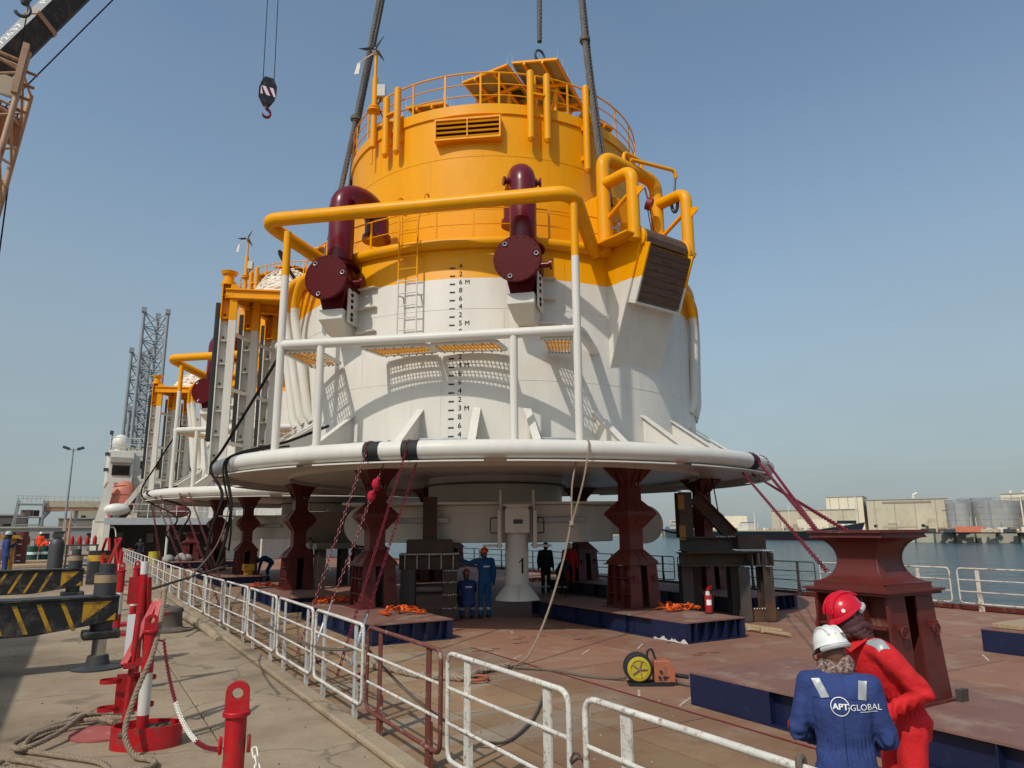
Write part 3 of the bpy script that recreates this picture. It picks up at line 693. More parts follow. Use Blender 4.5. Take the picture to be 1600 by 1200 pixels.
    for z in (6.4, 7.0, 7.5):
        MB().box(pol(t+5.2, 6.06, z), (.55, .2, .02), rz=rad(t+5)).build("bracket_lug", BP, B)
gooseneck(-36.0, 21); gooseneck(5.8, -20)
# boarding ladder
def ladder_pts(t): return [pol(t, 6.06, 5.95), pol(t, 6.30, 6.1), pol(t, 6.30, 9.0)]
lr = MB()
lad = None
for k, t in enumerate((-21.3, -16.9)):
    out = -1.2 if k == 0 else 1.2
    p = fillet([pol(t, 6.28, 5.72), pol(t, 6.28, 8.9), pol(t+out, 6.22, 9.62), pol(t+out, 5.95, 9.75), pol(t+out*.6, 5.85, 9.3)], .12, 4)
    o = MB().tube(p, .021, 8).build("ladder_rail", BP, B)
    for z in (6.05, 7.1, 8.1):
        MB().tube([pol(t, 6.0, z+.05), pol(t, 6.28, z)], .02, 6).build("standoff", BP, o)
for k in range(11):
    z = 5.95+k*.30; MB().tube([pol(-21.3, 6.28, z), pol(-16.9, 6.28, z)], .014, 6).build("rung", BP, B)
# guard rails round the walkway and on top
def ring_rail(r, z0, hs, posts, rr=.02):
    for h in hs: MB().tube([pol(k*360/96, r, z0+h) for k in range(96)], rr if h == max(hs) else rr*.7, 8, closed=True).build("guard_rail", BP, B)
    for t in posts: MB().box(pol(t, r, z0+max(hs)/2), (.05, .03, max(hs)), rz=rad(t)).build("rail_post", BP, B)
ring_rail(5.88, 8.46, (.88, .46), [k*9-5 for k in range(40)], .019)
ring_rail(4.63, 12.9, (.98, .64, .30), [k*12.2+1.5 for k in range(30)], .024)
# navigation-pole tubes at the upper house
for (t, z0, z1) in [(-38.9, 11.82, 13.66), (-33.8, 11.78, 13.80), (11.5, 11.77, 13.86), (17.0, 11.80, 13.83), (31.6, 11.2, 13.84)]:
    m_ = MB().cyl(pol(t, 4.84, z0+.08), pol(t, 4.84, z1-.04), .098, seg=16); m_.cyl(pol(t, 4.84, z0), pol(t, 4.84, z0+.08), .055, .098, seg=16); m_.cyl(pol(t, 4.84, z1-.04), pol(t, 4.84, z1), .098, .06, seg=16)
    m_.box(pol(t, 4.7, z0+.5), (.06, .2, .12), rz=rad(t)); m_.box(pol(t, 4.7, 12.6), (.06, .2, .12), rz=rad(t))
    m_.build("guide_tube", BP, B)
for (t0, t1, z) in [(-38.9, -33.8, 13.05), (11.5, 17.0, 13.15)]:
    MB().beam(pol(t0, 4.84, z), pol(t1, 4.84, z), .16, .05).build("tie_bar", BP, B)
MB().cyl(pol(-47, 4.78, 11.9), pol(-47, 4.78, 12.7), .03, seg=8).build("drain_pipe", BP, B)
# mast with wind generator
mt = pol(-46.5, 4.78, 0); mt.z = 0
ZV = lambda z: Vector((0, 0, Zr(z)))
ms = MB().cyl(mt+ZV(12.4), mt+ZV(14.6), .085, seg=12); ms.cyl(mt+ZV(14.6), mt+ZV(15.4), .045, seg=10); ms.cyl(mt+ZV(13.52), mt+ZV(13.56), .21, seg=18); ms.cyl(mt+ZV(13.62), mt+ZV(13.66), .17, seg=18)
mast = ms.build("mast", BP, B)
MB().box(mt+ZV(14.15)+Vector((.2, -.02, 0)), (.24, .2, .38)).build("junction_box", mat("box_grey", (.5, .5, .48), .5), mast, bevel=.015)
MB().tube(spline([mt+ZV(13.98)+Vector((.2, 0, 0)), mt+ZV(13.7)+Vector((.12, -.04, 0)), mt+ZV(13.3)+Vector((.26, 0, 0)), mt+ZV(12.9)+Vector((.24, .05, 0))], 6), .016, 6).build("mast_cable", M_cable, mast)
hub = mt+ZV(15.47)
MB().sphere(hub, .11, 12, 8, sc=(1, 1.3, 1)).build("turbine_hub", M_white, mast)
for a in (62, 178, 303):
    a = rad(a); d = Vector((cos(a), 0, sin(a)))
    MB().add([hub+Vector((0, -.14, 0))+d*.08+Vector((-d.z, 0, d.x))*.05, hub+Vector((0, -.14, 0))+d*.08-Vector((-d.z, .4, d.x))*.05, hub+Vector((0, -.13, 0))+d*.5, hub+Vector((0, -.11, 0))+d*.3+Vector((-d.z, 0, d.x))*.05], [(0, 1, 2, 3), (3, 2, 1, 0)]).tube([hub+Vector((0, -.13, 0)), hub+Vector((0, -.13, 0))+d*.5], [.024, .007], 6).build("turbine_blade", M_blackr, mast)
MB().tube([hub, hub+Vector((-.35, .25, -.02)), hub+Vector((-.6, .4, -.12))], .02, 6).prism([(0, 0), (.12, .05), (.06, -.36), (-.1, -.34)], hub+Vector((-.62, .4, -.1)), (1, -.4, 0), (0, 0, 1), .02).build("tail_vane", M_white, mast)
# louvre
lc = MB()
lvz0, lvz1 = 11.86, 12.44
tl, tr = -19.6, 2.2; tc_ = (tl+tr)/2; en = pol(tc_, 1, 0)-ZV(0); en.normalize(); et = Vector((-en.y, en.x, 0)); et = et if et.x > 0 else -et
wv = 4.72*sin(rad((tr-tl)/2))*2; o = en*4.62
lv = MB()
for z, h in ((lvz0, .05), (lvz1, .05)): lv.beam(o-et*wv/2+ZV(z), o+et*wv/2+ZV(z), .36, h)
for s in (-1, 1): lv.box(o+et*s*(wv/2-.02)+ZV((lvz0+lvz1)/2), (.04, .36, lvz1-lvz0-.05), rz=rad(tc_))
lvo = lv.build("louvre_frame", BP, B)
MB().box(o+en*.02+ZV((lvz0+lvz1)/2), (wv-.08, .05, lvz1-lvz0-.06), rz=rad(tc_)).build("louvre_shade_sheet", M_dark, lvo)  # near-black sheet, paints the dark interior behind the slats
for k in range(4):
    z = lvz0+.09+k*.135; p = o+en*.12+ZV(z)
    MB().beam(p-et*(wv/2-.05), p+et*(wv/2-.05), .10, .05, up=(en*.5+Vector((0, 0, 1)))).build("slat", BP, lvo)
MB().box(o+en*.185+ZV((lvz0+lvz1)/2), (.03, .02, lvz1-lvz0-.05), rz=rad(tc_)).build("divider", BP, lvo)
# solar panels on the roof: undersides seen from the deck
def solar(P, legs=True):
    """P: top-left, top-right, bottom-right, bottom-left as seen from the deck side, given as (right, towards viewer, height)"""
    P = [ab(*p) for p in P]; c = sum(P, Vector())/4
    ex = ((P[1]-P[0])+(P[2]-P[3])).normalized(); ey = ((P[0]-P[3])+(P[1]-P[2])); ey = (ey-ex*ey.dot(ex)).normalized(); ez = ex.cross(ey); ez = ez if ez.z > 0 else -ez
    w = ((P[1]-P[0]).length+(P[2]-P[3]).length)/2; l = ((P[0]-P[3]).length+(P[1]-P[2]).length)/2
    R = Matrix((ex, ey, ez)).transposed(); fr = MB(); h = .07
    for s in (-1, 1):
        fr.box(c+R @ Vector((s*(w/2-.03), 0, 0)), (.06, l, h), M=R); fr.box(c+R @ Vector((0, s*(l/2-.03), 0)), (w-.125, .06, h), M=R)
    for s in (-.2, .2): fr.box(c+R @ Vector((s*w, 0, -.08)), (.07, l+.02, .10), M=R)
    for s in (-.1, .3): fr.box(c+R @ Vector((0, -s*l, -.15)), (w*.95, .08, .07), M=R)
    f = fr.build("panel_frame", BP, B)
    MB().box(c+R @ Vector((0, 0, -.005)), (w-.13, l-.13, .02), M=R).build("panel_back", M_solar, f)
    MB().box(c+R @ Vector((0, 0, .022)), (w-.13, l-.13, .025), M=R).build("panel_cells", M_cell, f)
    jb = MB().box(c+R @ Vector((w*.32, -l*.12, -.06)), (.26, .34, .07), M=R); jb.box(c+R @ Vector((w*.1, l*.1, -.05)), (.14, .12, .05), M=R); jb.build("junction_box", M_blackr, f)
    sp = MB()
    for k in range(7):
        for s in (-1, 1):
            p = c+R @ Vector((s*w/2, -l/2+l*k/6, .03)); sp.cyl(p, p+Vector((0, 0, .28)), .007, .003, 5)
    sp.build("bird_spikes", M_silver, f, kind="stuff")
    for (u, v) in ((-.3, -.3), (.3, -.3), (-.2, .05), (.25, .05)):
        q = c+R @ Vector((u*w, v*l, -.18)); MB().cyl((q.x*.9, q.y*.9, Zr(12.7)), q, .055, seg=8).build("panel_leg", BP, f)
    q0, q1 = c+R @ Vector((-.3*w, -.3*l, -.18)), c+R @ Vector((.25*w, .05*l, -.18)); MB().beam((q0.x*.9, q0.y*.9, Zr(13.2)), q1, .09, .09).build("panel_brace", BP, f)
solar([(.52, 2.36, 15.85), (1.85, 3.17, 15.38), (2.94, 1.23, 14.95), (1.61, .4, 15.38)])
solar([(-1.03, 1.64, 15.63), (.34, 2.62, 15.57), (1.5, 1.12, 15.17), (.05, .12, 15.21)])
solar([(-2.8, 1.57, 14.78), (-1.59, 2.14, 14.59), (-.99, .99, 14.77), (-2.23, .41, 14.94)])
solar([(-3.9, .9, 14.5), (-2.9, 1.5, 14.55), (-2.2, .3, 13.8), (-3.2, -.3, 13.8)])
solar([(2.3, 1.5, 14.9), (3.4, .6, 14.7), (3.5, -1.0, 13.9), (2.4, -.2, 13.9)])
solar([(-1.2, -1.6, 14.6), (1.2, -1.6, 14.6), (1.2, -3.0, 13.8), (-1.2, -3.0, 13.8)])
# fairlead housing with timber face
tcf = 35.5; en = pol(tcf, 1, 0)-ZV(0); en.normalize(); et = Vector((-en.y, en.x, 0)); et = et if et.x > 0 else -et
fl = MB().prism([(5.5, Zr(8.42)), (7.06, Zr(8.42)), (7.10, Zr(8.3)), (5.84, Zr(5.17)), (5.5, Zr(5.17))], (0, 0, 0), en, (0, 0, 1), 1.74)
fl.build("fairlead_housing", BP, B, bevel=.02)
fd = Vector((0, 0, 0)); pt = en*7.10+ZV(8.3); pb = en*6.02+ZV(5.62); sl = (pb-pt).normalized(); no = et.cross(sl); no = no if no.dot(en) > 0 else -no
# planks: along et, stacked down the slope
MB().box(en*6.5+et*-.1+ZV(8.45), (2.5, 1.25, .05), rz=rad(tcf)).build('gantry_deck', BP, B, bevel=.01)
for k in range(7):
    q = pt+sl*(.14+k*.178)+no*.16
    MB().beam(q-et*.72, q+et*.72, .09, .171, up=sl).build("plank", M_wood, B, bevel=.006)
for s in (-1, 1):
    q0 = pt+sl*-.02+no*.1+et*s*.77; q1 = pt+sl*1.38+no*.1+et*s*.77
    MB().beam(q0, q1, .26, .06, up=et*s).build("plank_frame", BP, B, bevel=.01)
MB().beam(pt+sl*1.41+no*.1-et*.80, pt+sl*1.41+no*.1+et*.80, .26, .06, up=sl).build("plank_frame", BP, B, bevel=.01)
# timber roll over the top edge between two yellow cheeks
for k in range(5):
    a = rad(-10+k*24); q = en*6.86+ZV(8.42)+(en*cos(a)+Vector((0, 0, 1))*sin(a))*.31
    MB().beam(q-et*.70, q+et*.70, .14, .06, up=(en*cos(a)+Vector((0, 0, 1))*sin(a))).build("plank", M_wood, B, bevel=.006)
for s in (-1, 1):
    pr = [(cos(rad(a))*.36, sin(rad(a))*.36) for a in range(-30, 211, 20)]
    MB().prism(pr, en*6.86+ZV(8.42)+et*s*.80, en, (0, 0, 1), .12, ez=et).build("roll_cheek", BP, B, bevel=.02)
# tubular gantry
def ft(tn, rn, z): return en*rn+et*tn+ZV(z)
MB().tube(fillet([ft(-.98, 6.05, 8.3), ft(-.98, 6.05, 10.92), ft(.98, 6.05, 10.80), ft(.98, 6.05, 8.3)], .36, 8), .175, 16).build("gantry_arch", BP, B)
for s in (-1, 1):
    MB().tube(fillet([ft(.98*s, 6.15, 10.12), ft(.98*s, 7.02, 10.12), ft(.98*s, 7.02, 8.35)], .3, 8), .15, 16).build("gantry_leg", BP, B)
    MB().tube([ft(.98*s, 6.1, 9.15), ft(.98*s, 7.0, 9.6)], .055, 10).build("gantry_brace", BP, B)
    MB().prism([(-.02, -.12), (.22, .0), (.2, .1), (-.02, .14)], ft(.98*s, 7.15, 9.5), en, (0, 0, 1), .03).build("pad_eye", BP, B)
MB().tube(fillet([ft(-.2, 6.05, 10.92), ft(-.2, 6.05, 11.3), ft(.45, 6.05, 11.25), ft(.45, 6.05, 10.9)], .16, 6), .055, 10).build("gantry_handle", BP, B)
MB().tube(fillet([ft(-.1, 6.2, 11.05), ft(1.12, 6.6, 10.95), ft(1.16, 6.6, 10.75)], .1, 4), .05, 10).build("davit_arm", BP, B)
MB().beam(ft(.9, 4.4, 9.3), ft(.9, 6.05, 9.3), .14, .2).build("gantry_tie", BP, B)
bk = MB().cyl(ft(.42, 6.2, 9.98), ft(.5, 6.3, 9.92), .16, seg=16); bk.tube(sag(ft(.55, 6.05, 10.5), ft(.42, 6.25, 10.1), .0), .025, 6)
hb = bk.build("hoist_block", mat("dull_red", (.2, .02, .015), .5), B)
wv_ = MB()
for dx in (0, .09): wv_.cyl(ft(.42+dx, 6.22, 9.85), ft(.46+dx, 6.4, 8.45), .012, seg=6)
wv_.build("hoist_wire", M_cable, hb)
pl = MB().tube([ft(1.05, 6.6, 10.02)+(en*cos(a)*.10+Vector((0, 0, 1))*sin(a)*.26) for a in [i*pi/8 for i in range(16)]], .045, 8, closed=True); pl.tube([ft(1.14, 6.6, 10.76), ft(1.05, 6.6, 10.26)], .03, 6)
pl.build("snatch_block", M_dgrey, B)
# equipment house behind the gantry
MB().box(ft(.2, 5.0, 9.4), (1.2, .9, 1.9), rz=rad(tcf)).build("equipment_box", BP, B, bevel=.02)
# curved conduits down the port and starboard side
for (t0, t1, dr) in [(-47, -57, .34), (-52, -62, .42), (-58, -69, .36)]:
    MB().tube(fillet([pol(t0, 5.9, 8.36), pol((t0+t1)/2, 6.1+dr, 8.3), pol(t1, 6.12+dr*.9, 7.5), pol(t1+5, 6.08, 4.6), pol(t1+5.5, 6.0, 4.45)], .45, 6), .115, 12).build("conduit", BP, B)
for (t0, t1, dr) in [(56, 66, .09), (61, 74, .08), (66, 82, .08)]:
    MB().tube(fillet([pol(t0, 5.9, 8.30), pol((t0+t1)/2, 6.1+dr, 8.1), pol(t1, 6.1+dr, 7.3), pol(t1-2, 6.10, 5.1), pol(t1-3, 6.0, 4.8)], .4, 6), .115, 12).build("conduit", BP, B)
# boat-landing fender columns with rubber, and the rope platform
Binv = Matrix.Rotation(-BR, 4, 'Z') @ Matrix.Translation(-BC)
def wloc(x, y, z): return Binv @ Vector((x, y, z))
fcs = [(2.93, 20.61), (3.72, 21.45), (4.51, 22.26)]
ctr = Vector((10.72, 19.02, 0))
prev = None
for i, (x, y) in enumerate(fcs):
    p0, p1 = wloc(x, y, 3.2), wloc(x, y, 8.55)
    rd = (wloc(x, y, 0)-wloc(10.72, 19.02, 0)); rd.z = 0; rd.normalize(); sd_ = Vector((-rd.y, rd.x, 0))
    zt_ = Vector((0, 0, .02)); ang_ = atan2(rd.y, rd.x)
    c = MB().box((p0+p1)/2-rd*.17, (.20, .34, p1.z-p0.z), rz=ang_); c.box((p0+p1)/2+rd*.14, (.03, .40, p1.z-p0.z), rz=ang_); c.box((p0+p1)/2+rd*.028, (.19, .025, p1.z-p0.z), rz=ang_)
    co = c.build("fender_column", BP, B)
    MB().beam(p0+rd*.225+Vector((0, 0, .9)), p1+rd*.225-Vector((0, 0, .55)), .26, .13, up=rd).build("fender_rubber", M_blackr, co, bevel=.03)
    for k in range(8):
        z = 3.6+k*.66; MB().box(wloc(x, y, z)+rd*.028, (.185, .32, .02), rz=ang_).build("stiffener", BP, co)
        MB().cyl(wloc(x, y, z+.12)+rd*.04-sd_*.02, wloc(x, y, z+.12)+rd*.04+sd_*.05, .03, seg=8).build("bolt", M_dgrey, co)
    for z in (7.2, 5.6, 4.1):
        if prev is not None: MB().cyl(wloc(prev[0], prev[1], z)-rd*.1, wloc(x, y, z)-rd*.1, .055, seg=10).build("fender_tie", BP, B)
    if i == 2:
        for z in (7.2, 4.1):
            q = wloc(x, y, z); hd = Vector((q.x, q.y, 0)); n_ = hd.normalized(); MB().cyl(q-rd*.1, Vector((n_.x*5.95, n_.y*5.95, q.z)), .06, seg=10).build("fender_strut", BP, B)
    prev = (x, y)
mush = wloc(*fcs[0], 8.55); mm_ = MB().cyl(mush, mush+Vector((0, 0, .1)), .2, seg=16); mm_.cyl(mush+Vector((0, 0, .1)), mush+Vector((0, 0, .32)), .14, seg=16); mm_.cyl(mush+Vector((0, 0, .32)), mush+Vector((0, 0, .4)), .2, .24, seg=18)
mm_.build("mooring_post", BP, B)
pf = MB()
pc = [wloc(2.85, 20.5, 8.42), wloc(4.75, 22.6, 8.42), wloc(6.8, 22.6, 8.42), wloc(5.6, 19.4, 8.42), ]
pf.prism([(p.x, p.y) for p in pc], (0, 0, pc[0].z), (1, 0, 0), (0, 1, 0), .04)
for i in range(4): pf.ibeam(pc[i]-Vector((0, 0, .15)), pc[(i+1) % 4]-Vector((0, 0, .15)), .14, .26)
pf.ibeam((pc[0]+pc[1])/2-Vector((0, 0, .16)), (pc[2]+pc[3])/2-Vector((0, 0, .16)), .14, .24)
pf.build("rope_platform", BP, B)
# turntable, chain table and hanging foot below the skirt
MB().lathe([(2.02, Zr(3.2)), (2.02, Zr(2.15)), (1.7, Zr(2.0)), (0, Zr(2.0))], 64).build("turntable", BP, B)
MB().lathe([(2.025, Zr(3.0)), (2.16, Zr(3.0)), (2.16, Zr(2.96)), (2.025, Zr(2.96))], 64).build("turntable_ring", M_dgrey, B)
hx = [(3.0*sin(rad(k*60+30)), -3.0*cos(rad(k*60+30))) for k in range(6)]
tb = MB().prism([(-3.1, -1.5), (-1.3, -2.9), (2.2, -2.9), (3.3, -1.5), (3.3, 1.8), (1.5, 3.0), (-1.5, 3.0), (-3.1, 1.8)], (0, 0, Zr(1.86)), (1, 0, 0), (0, 1, 0), .98)
tb.build("chain_table", BP, B, bevel=.03)
for (x, y, w_) in [(-.2, 0, 7.2)]:
    MB().box((x-.1, -1.7, Zr(2.38)), (7.3, 3.0, .06)).build("table_flange", BP, B)
for (x0, x1) in ((-2.7, -1.1), (1.2, 2.5)):
    MB().box(((x0+x1)/2-.1, -2.96, Zr(1.95)), (x1-x0, .1, .15)).build("table_anode", M_zinc, B, bevel=.02)
for (x, y) in [(-3.75, -1.0), (4.35, -.7)]:
    MB().box((x*.9, y, Zr(1.9)), (1.3, .25, .7)).build("chain_arm", BP, B)
    MB().cyl((x, y-.14, Zr(1.83)), (x, y+.14, Zr(1.83)), .55, seg=36).build("chain_wheel", BP, B, bevel=.02)
fx, fy = .55, -3.15
ft_ = MB().cyl((fx, fy, Zr(.1)), (fx, fy, Zr(2.05)), .295, seg=28)
foot = ft_.build("guide_leg", BP, B)
sq = MB(); 
vs = []
for (h, z) in ((.305, .34), (.58, .0), (.58, -.03)):
    for k in range(8): a = rad(22.5+45*k); vs.append(Vector((fx+h*cos(a)/cos(rad(22.5))*.95, fy+h*sin(a)/cos(rad(22.5))*.95, Zr(z))))
sq.add(vs, [(i*8+k, i*8+(k+1) % 8, i*8+8+(k+1) % 8, i*8+8+k) for i in range(2) for k in range(8)]+[tuple(range(16, 24))]); sq.box((fx, fy-.42, Zr(.2)), (.02, .28, .36))
sq.build("leg_foot", BP, foot)
hd_ = MB().box((fx, fy-.06, Zr(1.93)), (.62, .85, .62)); hd_.box((fx, fy-.34, Zr(2.28)), (.75, .25, .12)); 
for s in (-1, 1): hd_.box((fx+s*.45, fy-.2, Zr(1.72)), (.1, .5, .95)); hd_.box((fx+s*.42, fy-.2, Zr(2.45)), (.06, .4, .5)); hd_.box((fx+s*.62, fy-.05, Zr(1.30)), (.5, .7, .05))
hd_.build("leg_clamp", BP, foot, bevel=.015)
pp = MB()
for s in (-1, 1): pp.tube(fillet([(fx+s*.5, fy-.3, Zr(2.0)), (fx+s*.68, fy-.3, Zr(2.0)), (fx+s*.68, fy-.3, Zr(1.62)), (fx+s*.5, fy-.3, Zr(1.62))], .06, 4), .02, 6); pp.cyl((fx+s*.33, fy-.5, Zr(2.24)), (fx+s*.33, fy-.42, Zr(2.24)), .05, seg=12)
pp.build("clamp_handle", M_dgrey, foot)
MB().box((fx+.02, fy-.49, Zr(1.9)), (.24, .012, .11)).build("name_plate", M_dgrey, foot)
vs = [Vector(p+(0,)) for p in [(-.028, 0), (.028, 0), (.028, .38), (-.015, .38), (-.028, .30), (-.09, .25), (-.09, .29), (-.028, .345)]]; fs = [(0, 1, 2, 3, 4), (4, 5, 6, 7), (4, 7, 3)]
on = MB(); ox = []
for v in vs:
    a = v.x/.30+.45; ox.append((fx+.2985*sin(a), fy-.2985*cos(a), Zr(.62)+v.y))
on.add(ox, fs); on.build("leg_number", M_ink, foot)
index_kids()
buoy2 = copy_thing(buoy, (10.2, 35.2, DZ), None, "second yellow and white mooring buoy, partly hidden behind the nearest one towards the white ship")

# ------------------------------------------------------------------ support pedestals
def loft_sq(mb, levels, mi=0, cham=0.0):
    """square sections (half width, z) joined up"""
    vs = []; 
    for (h, z) in levels:
        vs += [(-h, -h, z), (h, -h, z), (h, h, z), (-h, h, z)]
    n = len(levels); fs = [(3, 2, 1, 0), tuple(4*(n-1)+k for k in range(4))]
    for i in range(n-1):
        for k in range(4): fs.append((4*i+k, 4*i+(k+1) % 4, 4*i+4+(k+1) % 4, 4*i+4+k))
    mb.add(vs, fs, mi)
def pedestal_base(root, h=.97, wb=.46, wt=.41, ring=True):
    """slotted lower body: on every side two flange plates with a dark slot, crossed webs and stiffeners"""
    MB().box((0, 0, .012), (1.06, 1.06, .024)).build("base_plate", M_oxided, root)
    for k in range(4):
        R = Matrix.Rotation(k*pi/2, 3, 'Z')
        for s in (-1, 1):
            vs = []
            for (z, hw) in ((.03, wb), (h, wt)):
                a0, a1 = s*.10, s*hw*(.92 if k % 2 else .98)
                for x in (a0, a1):
                    for y in (-hw, -hw+.025): vs.append(R @ Vector((x, y, z)))
            pl = MB().add(vs, [(0, 1, 3, 2), (4, 6, 7, 5), (0, 2, 6, 4), (1, 5, 7, 3), (0, 4, 5, 1), (2, 3, 7, 6)]) if k % 2 == 0 else None
            if pl is not None:
                f = pl.build("flange_plate", M_oxide, root)
                c = R @ Vector((s*.29, -(wb+wt)/2-.0, h*.72)); tx = R @ Vector((1, 0, 0)); nn = R @ Vector((0, -1, 0))
                rg = MB().tube([c+nn*.05+(tx*cos(a)+Vector((0, 0, 1))*sin(a))*.058-Vector((0, 0, .05)) for a in [i*pi/8 for i in range(16)]], .013, 6, closed=True); rg.box(c+nn*.02, (.07, .07, .07), M=R)
                rg.build("lifting_ring", M_oxide, f)
    for s in (-1, 1):
        for q in (-.1, .26, ):
            MB().box((s*.28, 0, h/2), (.022, 2*wt-.03, h-.05)).build("web", M_oxided, root)
            break
    for sx in (-1, 1):
        for z in (h*.33, h*.70):
            MB().box((sx*(.29+.07), 0, z), (.13, 2*wt-.05, .022)).build("stiffener", M_oxide, root)
        for q in (-.14, .14): MB().box((sx*.36, q, h/2), (.13, .018, h-.05)).build("web", M_oxided, root)
    MB().box((0, 0, h/2), (.18, .5, h-.06)).build("slot_shade_block", M_dark, root)  # near-black block, shade of the slots put into its colour
    MB().box((0, 0, h+.015), (2*wt+.14, 2*wt+.14, .03)).build("cap_plate", M_oxide, root)
def tall_pedestal():
    r = thing("support_pedestal", "x", "support pedestal", (0, 0, 0), 0, "dark red pedestals under the mooring buoys")
    pedestal_base(r)
    m1 = MB(); loft_sq(m1, [(.44, .995), (.43, 1.05), (.21, 1.32), (.20, 1.33), (.20, 1.62)]); m1.build("lower_cone", M_oxide, r)
    m2 = MB(); loft_sq(m2, [(.20, 1.622), (.20, 1.80), (.42, 2.10), (.435, 2.12), (.435, 2.20), (.42, 2.22), (.20, 2.48), (.195, 2.90)]); m2.build("bulged_collar", M_oxide, r)
    MB().box((0, 0, 2.16), (.91, .91, .025)).build("collar_plate", M_oxide, r)
    m3 = MB(); loft_sq(m3, [(.195, 2.90), (.42, 3.24), (.44, 3.26), (.44, 3.295)]); m3.build("head", M_oxide, r)
    for k in range(4):
        R = Matrix.Rotation(k*pi/2, 3, 'Z')
        for s in (-1, 1):
            for (P) in ([(.195, 2.75), (.195, 2.90), (.42, 3.24)], [(.43, 1.05), (.21, 1.32), (.18, 1.1)], [(.42, 2.10), (.20, 1.80), (.18, 2.1)], [(.42, 2.22), (.20, 2.48), (.18, 2.22)]):
                g = MB(); g.prism([(a+.018, b) for a, b in P], R @ Vector((s*.09, 0, 0)), R @ Vector((0, -1, 0)), (0, 0, 1), .018); g.build("gusset", M_oxided, r)
    MB().tube([Vector((.10+.05*cos(a), -.21, 2.9+.08*sin(a))) for a in [rad(q) for q in range(180, 361, 20)]], .01, 6).build("hook", M_silver, r)
    return r
def saddle_pedestal():
    r = thing("saddle_pedestal", "x", "support pedestal", (0, 0, 0), 0, "empty saddle pedestals on the barge deck")
    pedestal_base(r, 1.09, .48, .42)
    prof = []
    for k in range(13):
        a = rad(-90+180*k/12); prof.append((.44-.20*cos(a), 1.45+.24*sin(a)))
    lv = [(.43, 1.15), (.425, 1.19)]+prof+[(.42, 1.72), (.42, 1.74)]
    body = MB(); loft_sq(body, [(q*.97 if 1 < i < len(lv)-2 else q, z) for i, (q, z) in enumerate(lv)]); body.build("saddle_body", M_oxide, r)
    MB().box((0, 0, 1.137), (1.04, 1.04, .024)).build("middle_plate", M_oxide, r)
    for k in range(4):
        R = Matrix.Rotation(k*pi/2+pi/4, 3, 'Z')
        P = [(q*1.40, z) for q, z in lv[1:-1]]+[(.30, 1.72), (.30, 1.19)]
        MB().prism(P, (0, 0, 0), R @ Vector((0, -1, 0)), (0, 0, 1), .02).build("corner_web", M_oxided, r)
    MB().box((0, 0, 1.755), (.90, .90, .03)).build("top_plate", M_oxided, r)
    MB().prism([(0, 0), (.13, 0), (.15, .12), (0, .12)], (.42, -.57, .0), (1, 0, 0), (0, 0, 1), .06).build("welded_stop", M_browng, r)
    return r
pd = tall_pedestal()
sp_ = saddle_pedestal()
index_kids()
peds = [((6.23, 17.1), "dark red pedestal behind the two red chains, on the platform with two orange webbing heaps"),
        ((6.06, 23.73), "dark red pedestal left of the red chains, under the nearest buoy's left side"),
        ((11.38, 13.55), "dark red pedestal on the platform with the fire extinguisher, nearest the white rope"),
        ((16.5, 16.2), "dark red pedestal half hidden behind the brown steel stool at the buoy's far right"),
        ((15.8, 21.65), "shadowed dark red pedestal seen behind the white chain table, right of the hanging leg"),
        ((10.9, 24.4), "shadowed dark red pedestal deep under the nearest buoy, left of the hanging leg"),
        ((6.3, 33.5), "dark red pedestal under the second buoy beside the small yellow machine"),
        ((5.6, 37.2), "dark red pedestal under the second buoy, just past the hanging black cables"),
        ((10.9, 29.8), "shadowed dark red pedestal between the two buoys, far under the second skirt"),
        ((15.9, 32.6), "shadowed dark red pedestal under the far side of the second buoy")]
for i, ((x, y), lab) in enumerate(peds):
    if i == 0: pd.location = (x, y, -.1); pd['label'] = lab
    else: copy_thing(pd, (x, y, -.1), 0, lab)
sp_.location = (7.66, 5.02, -.1); sp_['label'] = "empty dark red saddle pedestal with concave sides, right behind the worker in red"; sp_.rotation_euler = (0, 0, 0)
c1 = copy_thing(sp_, (6.1, 50.5, -.1), 0, "far empty saddle pedestal at the left, before the dark opening of the white ship")
c2 = copy_thing(sp_, (7.6, 50.5, -.1), 0, "far empty saddle pedestal at the right, before the dark opening of the white ship")

